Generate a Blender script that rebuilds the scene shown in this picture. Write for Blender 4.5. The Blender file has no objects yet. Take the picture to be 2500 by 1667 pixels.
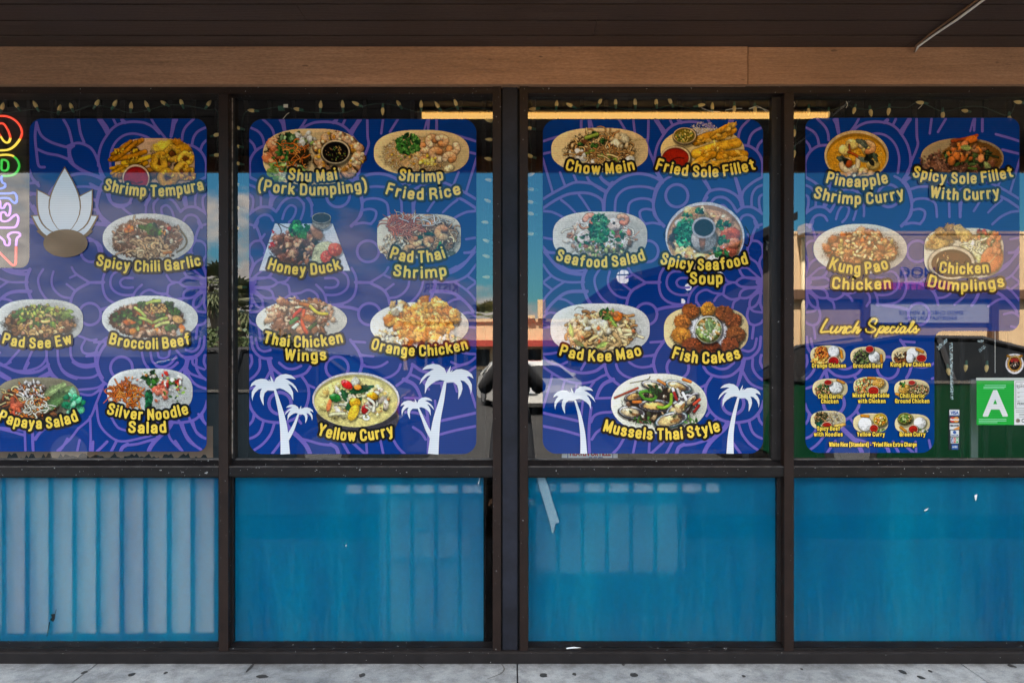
import bpy, bmesh, math, random
import numpy as np
from mathutils import Vector, Matrix
from mathutils.geometry import tessellate_polygon

S = bpy.context.scene
COL = S.collection
R = math.radians
rng = np.random.default_rng(7)
random.seed(7)

# ------------------------------------------------------------------ camera
EYE = 1.308            # camera height; it stands 3 m from the glass (y = 0) and looks along +Y
cam = bpy.data.cameras.new("camera"); cam_o = bpy.data.objects.new("camera", cam); COL.objects.link(cam_o)
cam_o.location = (0, -3.0, EYE); cam_o.rotation_euler = (R(90), 0, 0)
cam.sensor_width = 36; cam.lens = 24.41; cam.shift_y = 0.0126; cam.clip_start = 0.01; cam.clip_end = 3000
S.camera = cam_o

# ------------------------------------------------------------------ light and exposure
SUN_EL, SUN_AZ = 60, -14          # the sun stands behind the shop, high and a little to the left
S.view_settings.view_transform = 'Standard'; S.view_settings.look = 'None'
S.view_settings.exposure = 3.0; S.view_settings.gamma = 1
S.cycles.use_denoising = True
S.cycles.max_bounces = 10; S.cycles.diffuse_bounces = 5; S.cycles.transparent_max_bounces = 24
S.cycles.sample_clamp_indirect = 6
world = bpy.data.worlds.new("World"); S.world = world; world.use_nodes = True
wn = world.node_tree; wn.nodes.clear()
def N(tree, typ, **kw):
    n = tree.nodes.new(typ)
    for k, v in kw.items():
        if hasattr(n, k): setattr(n, k, v)
        else: n.inputs[k.replace('_', ' ')].default_value = v
    return n
def build_world():
    L = wn.links.new
    out = N(wn, 'ShaderNodeOutputWorld'); bg = N(wn, 'ShaderNodeBackground'); bg.inputs[1].default_value = 0.05
    sky = N(wn, 'ShaderNodeTexSky', sky_type='NISHITA', sun_disc=False, sun_elevation=R(SUN_EL), sun_rotation=R(SUN_AZ))
    sky.air_density = 1.6; sky.dust_density = 0.4; sky.ozone_density = 3.0
    tc = N(wn, 'ShaderNodeTexCoord'); sep = N(wn, 'ShaderNodeSeparateXYZ'); L(tc.outputs['Generated'], sep.inputs[0])
    # clouds: soft noise on the dome, thick banks low down, clear higher up, unseen bright cloud added overhead as fill
    mp = N(wn, 'ShaderNodeMapping'); mp.inputs['Scale'].default_value = (1, 1, 2.1); mp.inputs['Location'].default_value = (0.31, 0.2, 0.02)
    L(tc.outputs['Generated'], mp.inputs[0])
    n1 = N(wn, 'ShaderNodeTexNoise', Scale=4.2, Detail=9.0, Roughness=0.57); L(mp.outputs[0], n1.inputs[0])
    el = N(wn, 'ShaderNodeMapRange'); el.inputs[1].default_value = 0.05; el.inputs[2].default_value = 0.24
    el.inputs[3].default_value = 0.17; el.inputs[4].default_value = -0.13; L(sep.outputs[2], el.inputs[0])
    west = N(wn, 'ShaderNodeMapRange'); west.inputs[1].default_value = -0.44; west.inputs[2].default_value = -0.18
    west.inputs[3].default_value = 0.17; west.inputs[4].default_value = -0.03; L(sep.outputs[0], west.inputs[0])
    el2 = N(wn, 'ShaderNodeMapRange'); el2.inputs[1].default_value = 0.28; el2.inputs[2].default_value = 0.46; el2.inputs[3].default_value = 0.0; el2.inputs[4].default_value = 0.30; L(sep.outputs[2], el2.inputs[0])  # cloud cover added above the mirrored sky, unseen, to fill the shaded front
    e3 = N(wn, 'ShaderNodeMath', operation='ADD'); L(el.outputs[0], e3.inputs[0]); L(el2.outputs[0], e3.inputs[1])
    a = N(wn, 'ShaderNodeMath', operation='ADD'); L(n1.outputs[0], a.inputs[0]); L(e3.outputs[0], a.inputs[1])
    b = N(wn, 'ShaderNodeMath', operation='ADD'); L(a.outputs[0], b.inputs[0]); L(west.outputs[0], b.inputs[1])
    m = N(wn, 'ShaderNodeMapRange', interpolation_type='SMOOTHSTEP'); m.inputs[1].default_value = 0.52; m.inputs[2].default_value = 0.63; L(b.outputs[0], m.inputs[0])
    n2 = N(wn, 'ShaderNodeTexNoise', Scale=9.0, Detail=7.0, Roughness=0.6); L(mp.outputs[0], n2.inputs[0])
    cr = N(wn, 'ShaderNodeValToRGB'); L(n2.outputs[0], cr.inputs[0])
    cr.color_ramp.elements[0].position = 0.36; cr.color_ramp.elements[0].color = (2.6, 2.7, 2.9, 1)
    cr.color_ramp.elements[1].position = 0.60; cr.color_ramp.elements[1].color = (8.2, 7.4, 6.6, 1)
    tint = N(wn, 'ShaderNodeMix', data_type='RGBA', blend_type='MULTIPLY'); tint.inputs[0].default_value = 1
    L(sky.outputs[0], tint.inputs[6]); tint.inputs[7].default_value = (0.27, 0.76, 1.05, 1)
    hi = N(wn, 'ShaderNodeMapRange'); hi.inputs[1].default_value = 0.27; hi.inputs[2].default_value = 0.5; hi.inputs[3].default_value = 1.0; hi.inputs[4].default_value = 2.4; L(sep.outputs[2], hi.inputs[0])  # brightens the added overhead cloud for more fill
    sc = N(wn, 'ShaderNodeVectorMath', operation='SCALE'); L(cr.outputs[0], sc.inputs[0]); L(hi.outputs[0], sc.inputs['Scale'])
    mx = N(wn, 'ShaderNodeMix', data_type='RGBA'); L(m.outputs[0], mx.inputs[0]); L(tint.outputs[2], mx.inputs[6]); L(sc.outputs[0], mx.inputs[7])
    L(mx.outputs[2], bg.inputs[0]); L(bg.outputs[0], out.inputs[0])
build_world()
sun = bpy.data.lights.new("sun", 'SUN'); sun.energy = 5.0; sun.angle = R(0.5); sun.color = (1.0, 0.93, 0.82)
sun_o = bpy.data.objects.new("sun", sun); COL.objects.link(sun_o); sun_o.location = (0, 20, 30)
sd = Vector((math.sin(R(SUN_AZ)) * math.cos(R(SUN_EL)), math.cos(R(SUN_AZ)) * math.cos(R(SUN_EL)), math.sin(R(SUN_EL))))
sun_o.rotation_euler = (-sd).to_track_quat('-Z', 'Y').to_euler()

# ------------------------------------------------------------------ object helpers
WL = {}
def tag(o, label=None, cat=None, group=None, kind=None):
    for k, v in (('label', label), ('category', cat), ('group', group), ('kind', kind)):
        if v: o[k] = v
    return o
def thing(name, loc, label, cat, group=None):
    o = bpy.data.objects.new(name, None); COL.objects.link(o); o.location = loc; o.empty_display_size = 0.1
    WL[o] = Vector(loc); return tag(o, label, cat, group)
def link(o, parent):
    COL.objects.link(o); WL[o] = Vector((0, 0, 0))
    if parent is not None:
        o.parent = parent; o.location = -WL[parent]
    return o
def mobj(name, verts, faces, m, parent=None, smooth=False, colors=None):
    me = bpy.data.meshes.new(name); me.from_pydata([tuple(v) for v in verts], [], faces); me.update()
    if smooth: me.polygons.foreach_set('use_smooth', [True] * len(me.polygons))
    if colors is not None:
        at = me.color_attributes.new('Col', 'FLOAT_COLOR', 'POINT'); c = np.ones((len(verts), 4), np.float32); c[:, :3] = colors
        at.data.foreach_set('color', c.ravel())
    if m is not None: me.materials.append(m)
    return link(bpy.data.objects.new(name, me), parent)
def bmobj(name, bm, m, parent=None, smooth=False, bevel=0, seg=1):
    if bevel:
        bmesh.ops.bevel(bm, geom=[e for e in bm.edges if len(e.link_faces) == 2 and e.calc_face_angle(0) > 0.5], offset=bevel, segments=seg, affect='EDGES', clamp_overlap=True)
    bmesh.ops.recalc_face_normals(bm, faces=bm.faces)
    me = bpy.data.meshes.new(name); bm.to_mesh(me); bm.free()
    if smooth: me.polygons.foreach_set('use_smooth', [True] * len(me.polygons))
    for mm in (m if isinstance(m, (list, tuple)) else [m]): me.materials.append(mm)
    return link(bpy.data.objects.new(name, me), parent)
def box(bm, x0, x1, y0, y1, z0, z1, mi=0):
    v = [bm.verts.new(p) for p in ((x0,y0,z0),(x1,y0,z0),(x1,y1,z0),(x0,y1,z0),(x0,y0,z1),(x1,y0,z1),(x1,y1,z1),(x0,y1,z1))]
    for f in ((0,3,2,1),(4,5,6,7),(0,1,5,4),(1,2,6,5),(2,3,7,6),(3,0,4,7)):
        bm.faces.new([v[i] for i in f]).material_index = mi
def boxo(name, x0, x1, y0, y1, z0, z1, m, parent=None, bevel=0):
    bm = bmesh.new(); box(bm, x0, x1, y0, y1, z0, z1); return bmobj(name, bm, m, parent, bevel=bevel)
def prism(bm, pts, axis, a, b, mi=0):
    """extrude a 2D outline: axis 'x' -> pts are (y,z); axis 'y' -> pts are (x,z)"""
    f = (lambda p, t: (t, p[0], p[1])) if axis == 'x' else (lambda p, t: (p[0], t, p[1]))
    A = [bm.verts.new(f(p, a)) for p in pts]; B = [bm.verts.new(f(p, b)) for p in pts]
    n = len(pts)
    bm.faces.new(A).material_index = mi; bm.faces.new(B[::-1]).material_index = mi
    for i in range(n): bm.faces.new((A[i], B[i], B[(i+1) % n], A[(i+1) % n])).material_index = mi
def tube(bm, pts, r, n=8, cap=True, mi=0):
    pts = [Vector(p) for p in pts]; rs = r if isinstance(r, (list, tuple)) else [r] * len(pts)
    rings = []; up = Vector((0.03, 0.02, 1))
    for i, p in enumerate(pts):
        t = (pts[min(i+1, len(pts)-1)] - pts[max(i-1, 0)]).normalized()
        a = t.cross(up)
        if a.length < 1e-3: a = t.cross(Vector((1, 0, 0)))
        a.normalize(); b = t.cross(a)
        rings.append([bm.verts.new(p + (a * math.cos(k*2*math.pi/n) + b * math.sin(k*2*math.pi/n)) * rs[i]) for k in range(n)])
    for i in range(len(pts)-1):
        for k in range(n):
            bm.faces.new((rings[i][k], rings[i][(k+1) % n], rings[i+1][(k+1) % n], rings[i+1][k])).material_index = mi
    if cap:
        bm.faces.new(rings[0][::-1]).material_index = mi; bm.faces.new(rings[-1]).material_index = mi
def catmull(pts, sub=6):
    P = [np.array(p, float) for p in pts]
    if len(P) < 3: return P
    out = []
    for i in range(len(P)-1):
        p0, p1, p2, p3 = P[max(i-1, 0)], P[i], P[i+1], P[min(i+2, len(P)-1)]
        for k in range(sub):
            t = k / sub
            out.append(0.5*((2*p1)+(-p0+p2)*t+(2*p0-5*p1+4*p2-p3)*t*t+(-p0+3*p1-3*p2+p3)*t**3))
    return out + [P[-1]]
# the facade was measured on the photograph in its own 2500 px grid: 565 px = 1 m on the glass plane
def P(px, py, y=0.0):
    s = (3.0 + y) / 3.0
    return ((px - 1250) / 565 * s, y, EYE + (865 - py) / 565 * s)
def pbox(bm, px0, px1, py0, py1, yf, yb, mi=0):
    a = P(px0, py1, yf); b = P(px1, py0, yf); box(bm, a[0], b[0], yf, yb, a[2], b[2], mi)
def pboxo(name, px0, px1, py0, py1, yf, yb, m, parent=None, bevel=0.002):
    bm = bmesh.new(); pbox(bm, px0, px1, py0, py1, yf, yb); return bmobj(name, bm, m, parent, bevel=bevel)

# ------------------------------------------------------------------ materials
def mat(name):
    m = bpy.data.materials.new(name); m.use_nodes = True; t = m.node_tree; t.nodes.clear()
    out = N(t, 'ShaderNodeOutputMaterial'); return m, t, out
def principled(name, col, rough=0.5, spec=0.5, metal=0, coat=0, noise=None, bump=None, stretch=(1, 1, 1), emis=None, chips=None):
    m, t, out = mat(name); L = t.links.new
    p = N(t, 'ShaderNodeBsdfPrincipled'); p.inputs['Base Color'].default_value = (*col, 1); p.inputs['Roughness'].default_value = rough
    p.inputs['Specular IOR Level'].default_value = spec; p.inputs['Metallic'].default_value = metal; p.inputs['Coat Weight'].default_value = coat
    if emis: p.inputs['Emission Color'].default_value = (*emis[:3], 1); p.inputs['Emission Strength'].default_value = emis[3]
    if noise or bump:
        tc = N(t, 'ShaderNodeTexCoord'); mp = N(t, 'ShaderNodeMapping'); mp.inputs['Scale'].default_value = stretch; L(tc.outputs['Object'], mp.inputs[0])
    if noise:
        sc, amt, c2 = noise
        n = N(t, 'ShaderNodeTexNoise', Scale=sc, Detail=8.0, Roughness=0.65); L(mp.outputs[0], n.inputs[0])
        r = N(t, 'ShaderNodeMapRange'); r.inputs[1].default_value = 0.5 - 0.22/amt; r.inputs[2].default_value = 0.5 + 0.22/amt; L(n.outputs[0], r.inputs[0])
        x = N(t, 'ShaderNodeMix', data_type='RGBA'); L(r.outputs[0], x.inputs[0]); x.inputs[6].default_value = (*col, 1); x.inputs[7].default_value = (*c2, 1)
        L(x.outputs[2], p.inputs['Base Color'])
        rr = N(t, 'ShaderNodeMapRange'); rr.inputs[3].default_value = max(rough-0.1, 0.03); rr.inputs[4].default_value = min(rough+0.15, 1); L(n.outputs[0], rr.inputs[0]); L(rr.outputs[0], p.inputs['Roughness'])
    if chips:
        n = N(t, 'ShaderNodeTexNoise', Scale=95.0, Detail=2.0); L(tc.outputs['Object'], n.inputs[0]); g = N(t, 'ShaderNodeMath', operation='GREATER_THAN'); g.inputs[1].default_value = chips; L(n.outputs[0], g.inputs[0])
        x2 = N(t, 'ShaderNodeMix', data_type='RGBA'); L(g.outputs[0], x2.inputs[0]); L(x.outputs[2], x2.inputs[6]); x2.inputs[7].default_value = (0.30, 0.31, 0.32, 1); L(x2.outputs[2], p.inputs['Base Color'])
    if bump:
        bs, bd = bump
        n = N(t, 'ShaderNodeTexNoise', Scale=bs, Detail=6.0); L(mp.outputs[0], n.inputs[0])
        b = N(t, 'ShaderNodeBump'); b.inputs['Distance'].default_value = bd; b.inputs['Strength'].default_value = 0.8; L(n.outputs[0], b.inputs['Height']); L(b.outputs[0], p.inputs['Normal'])
    L(p.outputs[0], out.inputs[0]); return m
def glossmix(name, base, ior, see=0.0):
    """thin sheet: base shader under a clear mirror-like surface; see = share of light let straight through"""
    m, t, out = mat(name); L = t.links.new
    b = base(t)
    if see:
        tr = N(t, 'ShaderNodeBsdfTransparent'); x = N(t, 'ShaderNodeMixShader'); x.inputs[0].default_value = see; L(b.outputs[0], x.inputs[1]); L(tr.outputs[0], x.inputs[2]); b = x
    g = N(t, 'ShaderNodeBsdfGlossy'); g.inputs['Roughness'].default_value = 0.0
    f = N(t, 'ShaderNodeLayerWeight'); f.inputs['Blend'].default_value = 0.5
    pw = N(t, 'ShaderNodeMath', operation='POWER'); pw.inputs[1].default_value = 4.0; L(f.outputs['Facing'], pw.inputs[0])
    f0 = ((ior-1)/(ior+1))**2
    ma = N(t, 'ShaderNodeMapRange'); ma.inputs[3].default_value = f0; ma.inputs[4].default_value = 0.95; L(pw.outputs[0], ma.inputs[0])
    x = N(t, 'ShaderNodeMixShader'); L(ma.outputs[0], x.inputs[0]); L(b.outputs[0], x.inputs[1]); L(g.outputs[0], x.inputs[2])
    L(x.outputs[0], out.inputs[0]); return m
def glass_base(t):
    n = N(t, 'ShaderNodeBsdfTransparent'); n.inputs[0].default_value = (0.92, 0.94, 0.94, 1); return n
M = {}
M['glass'] = glossmix('window_glass', glass_base, 2.3); M['lower_glass'] = glossmix('lower_glass', glass_base, 1.205)
def print_base(attr=True, col=None):
    def f(t):
        L = t.links.new; d = N(t, 'ShaderNodeBsdfDiffuse')
        tc = N(t, 'ShaderNodeTexCoord'); sx = N(t, 'ShaderNodeSeparateXYZ'); L(tc.outputs['Object'], sx.inputs[0])
        w = N(t, 'ShaderNodeMath', operation='MULTIPLY'); w.inputs[1].default_value = 2*math.pi/0.0098; L(sx.outputs[2], w.inputs[0])
        s = N(t, 'ShaderNodeMath', operation='SINE'); L(w.outputs[0], s.inputs[0])
        nz = N(t, 'ShaderNodeTexNoise', Scale=3.0, Detail=3.0); L(tc.outputs['Object'], nz.inputs[0])
        r = N(t, 'ShaderNodeMapRange'); r.inputs[1].default_value = -1; r.inputs[2].default_value = 1; r.inputs[3].default_value = 0.90; r.inputs[4].default_value = 1.0; L(s.outputs[0], r.inputs[0])
        r2 = N(t, 'ShaderNodeMapRange'); r2.inputs[1].default_value = 0.3; r2.inputs[2].default_value = 0.7; r2.inputs[3].default_value = 0.9; r2.inputs[4].default_value = 1.08; L(nz.outputs[0], r2.inputs[0])
        mm = N(t, 'ShaderNodeMath', operation='MULTIPLY'); L(r.outputs[0], mm.inputs[0]); L(r2.outputs[0], mm.inputs[1])
        x = N(t, 'ShaderNodeMix', data_type='RGBA', blend_type='MULTIPLY'); x.inputs[0].default_value = 1; L(mm.outputs[0], x.inputs[7])
        if attr:
            a = N(t, 'ShaderNodeVertexColor', layer_name='Col'); L(a.outputs[0], x.inputs[6])
        else: x.inputs[6].default_value = (*col, 1)
        L(x.outputs[2], d.inputs[0]); return d
    return f
PRINT_IOR = 1.53
M['print'] = glossmix('printed_picture', print_base(), PRINT_IOR)
M['poster_blue'] = glossmix('poster_blue', print_base(False, (0.0010, 0.038, 0.235)), PRINT_IOR, see=0.07)
M['poster_violet'] = glossmix('poster_violet', print_base(False, (0.155, 0.120, 0.47)), PRINT_IOR, see=0.04)
M['letter_yellow'] = glossmix('letter_yellow', print_base(False, (0.90, 0.64, 0.08)), PRINT_IOR)
M['letter_edge'] = glossmix('letter_edge', print_base(False, (0.012, 0.011, 0.010)), PRINT_IOR)
M['palm_white'] = glossmix('palm_white', print_base(False, (0.74, 0.80, 0.86)), PRINT_IOR)
def wood(name, c1, c2, rough, scale):
    m = principled(name, c1, rough, 0.35, noise=(scale, 1.0, c2), bump=(scale*2.6, 0.0022), stretch=(0.06, 1, 1))
    t = m.node_tree; L = t.links.new; p = next(n for n in t.nodes if n.type == 'BSDF_PRINCIPLED'); src = p.inputs['Base Color'].links[0].from_socket
    tc = next(n for n in t.nodes if n.type == 'TEX_COORD'); n1 = N(t, 'ShaderNodeTexNoise', Scale=1.3, Detail=3.0); L(tc.outputs['Object'], n1.inputs[0]); n2 = N(t, 'ShaderNodeTexNoise', Scale=170.0, Detail=4.0, Roughness=0.7)
    mp = N(t, 'ShaderNodeMapping'); mp.inputs['Scale'].default_value = (0.3, 1, 1); L(tc.outputs['Object'], mp.inputs[0]); L(mp.outputs[0], n2.inputs[0])
    r1 = N(t, 'ShaderNodeMapRange'); r1.inputs[1].default_value = 0.3; r1.inputs[2].default_value = 0.7; r1.inputs[3].default_value = 0.70; r1.inputs[4].default_value = 1.12; L(n1.outputs[0], r1.inputs[0])
    r2 = N(t, 'ShaderNodeMapRange'); r2.inputs[1].default_value = 0.32; r2.inputs[2].default_value = 0.68; r2.inputs[3].default_value = 0.80; r2.inputs[4].default_value = 1.22; L(n2.outputs[0], r2.inputs[0])
    n3 = N(t, 'ShaderNodeTexNoise', Scale=48.0, Detail=2.0); L(mp.outputs[0], n3.inputs[0]); r3 = N(t, 'ShaderNodeMapRange'); r3.inputs[1].default_value = 0.72; r3.inputs[2].default_value = 0.76; r3.inputs[3].default_value = 1.0; r3.inputs[4].default_value = 0.45; L(n3.outputs[0], r3.inputs[0])
    k0 = N(t, 'ShaderNodeMath', operation='MULTIPLY'); L(r3.outputs[0], k0.inputs[0]); L(r2.outputs[0], k0.inputs[1]); r2 = k0
    k = N(t, 'ShaderNodeMath', operation='MULTIPLY'); L(r1.outputs[0], k.inputs[0]); L(r2.outputs[0], k.inputs[1])
    x = N(t, 'ShaderNodeMix', data_type='RGBA', blend_type='MULTIPLY'); x.inputs[0].default_value = 1; L(src, x.inputs[6]); L(k.outputs[0], x.inputs[7]); L(x.outputs[2], p.inputs['Base Color']); return m
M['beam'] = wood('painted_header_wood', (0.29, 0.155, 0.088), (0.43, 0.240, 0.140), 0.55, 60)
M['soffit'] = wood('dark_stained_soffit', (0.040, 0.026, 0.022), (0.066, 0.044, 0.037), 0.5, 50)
M['frame'] = principled('bronze_frame', (0.013, 0.0078, 0.0065), 0.46, 0.2, noise=(9, 1.3, (0.022, 0.013, 0.0105)), bump=(60, 0.0002), chips=0.735)
M['frame_dark'] = principled('dark_bronze_frame', (0.010, 0.009, 0.0095), 0.45, 0.25, noise=(14, 1.2, (0.017, 0.015, 0.016)), bump=(60, 0.0002), chips=0.75)
M['rail'] = principled('shaded_bronze_rail', (0.0065, 0.006, 0.0068), 0.38, 0.25, noise=(11, 1.3, (0.012, 0.0108, 0.0118)), bump=(50, 0.0003), chips=0.725)  # same bronze as the frame, darker: shade on the low rails put into colour
M['pillar'] = principled('navy_pillar_paint', (0.010, 0.011, 0.016), 0.48, 0.2, noise=(7, 1.5, (0.020, 0.023, 0.036)))
M['black'] = principled('black_gasket', (0.006, 0.006, 0.007), 0.6, 0.3)
M['edge'] = principled('worn_metal_edge', (0.60, 0.50, 0.42), 0.4, 0.5, metal=0.4, noise=(30, 2, (0.10, 0.085, 0.075)))
M['bead'] = principled('dull_glazing_bead', (0.13, 0.12, 0.115), 0.5, 0.3, noise=(25, 1.5, (0.04, 0.037, 0.036)))
M['white_metal'] = principled('white_painted_metal', (0.72, 0.71, 0.68), 0.5)
M['cream'] = principled('cream_board', (0.80, 0.78, 0.74), 0.7, noise=(2.2, 1.2, (0.66, 0.64, 0.62)))
M['grey_board'] = principled('grey_board', (0.19, 0.20, 0.215), 0.7, noise=(3, 1, (0.13, 0.14, 0.155)))
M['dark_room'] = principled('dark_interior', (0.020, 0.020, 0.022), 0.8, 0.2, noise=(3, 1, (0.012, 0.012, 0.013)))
M['bar'] = principled('black_security_bar', (0.008, 0.008, 0.009), 0.7, 0.1)
# ------------------------------------------------------------------ flat print tools: distance fields, marching squares
def march(f, x0, y0, st, y, level=0.0):
    """filled outline of f < level on a pixel grid -> verts, faces on the plane y"""
    f = f - level; H, W = f.shape; ins = f < 0
    V = []; F = []
    full = ins[:-1, :-1] & ins[1:, :-1] & ins[:-1, 1:] & ins[1:, 1:]
    any_ = ins[:-1, :-1] | ins[1:, :-1] | ins[:-1, 1:] | ins[1:, 1:]
    def addp(pts):
        n = len(V); V.extend(P(x0 + a*st, y0 + b*st, y) for a, b in pts); F.append(tuple(range(n, n+len(pts)))[::-1])
    for j in range(H-1):
        row = full[j]
        d = np.flatnonzero(np.diff(np.concatenate(([0], row.astype(np.int8), [0]))))
        for a, b in zip(d[::2], d[1::2]): addp(((a, j), (b, j), (b, j+1), (a, j+1)))
    for j, i in zip(*np.nonzero(any_ & ~full)):
        c = ((i, j), (i+1, j), (i+1, j+1), (i, j+1)); v = (f[j, i], f[j, i+1], f[j+1, i+1], f[j+1, i]); pts = []
        for k in range(4):
            a, b = v[k], v[(k+1) % 4]
            if a < 0: pts.append(c[k])
            if (a < 0) != (b < 0):
                t = a / (a - b); p, q = c[k], c[(k+1) % 4]; pts.append((p[0]+(q[0]-p[0])*t, p[1]+(q[1]-p[1])*t))
        if len(pts) > 2: addp(pts)
    return V, F
def grid(x0, y0, x1, y1, st):
    W = int(math.ceil((x1-x0)/st))+1; H = int(math.ceil((y1-y0)/st))+1
    return np.full((H, W), 1e3), x0 + np.arange(W)*st, y0 + np.arange(H)*st
def cap_field(f, gx, gy, p, q, ra, rb, pad=4.0):
    """union with a tapered capsule p-q"""
    st = gx[1]-gx[0]; m = max(ra, rb)+pad
    i0 = max(int((min(p[0], q[0])-m-gx[0])/st), 0); i1 = min(int((max(p[0], q[0])+m-gx[0])/st)+2, len(gx))
    j0 = max(int((min(p[1], q[1])-m-gy[0])/st), 0); j1 = min(int((max(p[1], q[1])+m-gy[0])/st)+2, len(gy))
    if i1 <= i0 or j1 <= j0: return
    X = gx[None, i0:i1]; Y = gy[j0:j1, None]; dx, dy = q[0]-p[0], q[1]-p[1]; l2 = dx*dx+dy*dy+1e-9
    t = np.clip(((X-p[0])*dx+(Y-p[1])*dy)/l2, 0, 1)
    d = np.hypot(X-p[0]-t*dx, Y-p[1]-t*dy) - (ra+(rb-ra)*t)
    f[j0:j1, i0:i1] = np.minimum(f[j0:j1, i0:i1], d)
def strokes_field(strokes, box_, st):
    f, gx, gy = grid(*box_, st)
    for w, pts in strokes:
        pts = catmull(pts, 5); n = len(pts)
        ws = w if isinstance(w, (tuple, list)) else (w, w)
        for k in range(n-1):
            cap_field(f, gx, gy, pts[k], pts[k+1], 0.5*(ws[0]+(ws[1]-ws[0])*k/(n-1)), 0.5*(ws[0]+(ws[1]-ws[0])*(k+1)/(n-1)))
    return f
_tc = {}
def text_mesh(s):
    if s in _tc: return _tc[s]
    c = bpy.data.curves.new('t', 'FONT'); c.body = s; c.resolution_u = 4; o = bpy.data.objects.new('t', c); COL.objects.link(o)
    me = o.evaluated_get(bpy.context.evaluated_depsgraph_get()).to_mesh()
    v = np.array([p.co[:2] for p in me.vertices]); tr = []; cnt = {}
    for p in me.polygons:
        vs = list(p.vertices)
        for k in range(1, len(vs)-1): tr.append((vs[0], vs[k], vs[k+1]))
        for k in range(len(vs)):
            e = tuple(sorted((vs[k], vs[(k+1) % len(vs)]))); cnt[e] = cnt.get(e, 0)+1
    o.to_mesh_clear(); bpy.data.objects.remove(o); bpy.data.curves.remove(c)
    _tc[s] = (v, tr, [e for e, n in cnt.items() if n == 1]); return _tc[s]
CAPH = float(text_mesh('H')[0][:, 1].max())
def text_field(v, tr, ed, Rm, st):
    x0, y0 = v.min(0)-Rm-2; x1, y1 = v.max(0)+Rm+2
    f, gx, gy = grid(x0, y0, x1, y1, st); ins = np.zeros(f.shape, bool)
    for a, b in ed: cap_field(f, gx, gy, v[a], v[b], 0, 0, Rm+1)
    for t in tr:
        a, b, c = v[list(t)]
        i0 = int((min(a[0], b[0], c[0])-gx[0])/st); i1 = int((max(a[0], b[0], c[0])-gx[0])/st)+2
        j0 = int((min(a[1], b[1], c[1])-gy[0])/st); j1 = int((max(a[1], b[1], c[1])-gy[0])/st)+2
        X = gx[None, i0:i1]; Y = gy[j0:j1, None]
        e = lambda p, q: (q[0]-p[0])*(Y-p[1])-(q[1]-p[1])*(X-p[0])
        A, B, C = e(a, b), e(b, c), e(c, a)
        ins[j0:j1, i0:i1] |= ((A >= 0) & (B >= 0) & (C >= 0)) | ((A <= 0) & (B <= 0) & (C <= 0))
    f[ins] *= -1; return f, x0, y0
def layout(s, xl, xr, base, cap, sag):
    v, tr, ed = text_mesh(s); v = v.copy(); w0, w1 = v[:, 0].min(), v[:, 0].max()
    cx, hw = (xl+xr)/2, (xr-xl)/2
    t = (v[:, 0]-w0)/(w1-w0)*2-1; h = v[:, 1]/CAPH*cap
    return np.stack([cx+t*hw-h*(2*sag*t/hw), base-sag*t*t-h], 1), tr, ed
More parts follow.
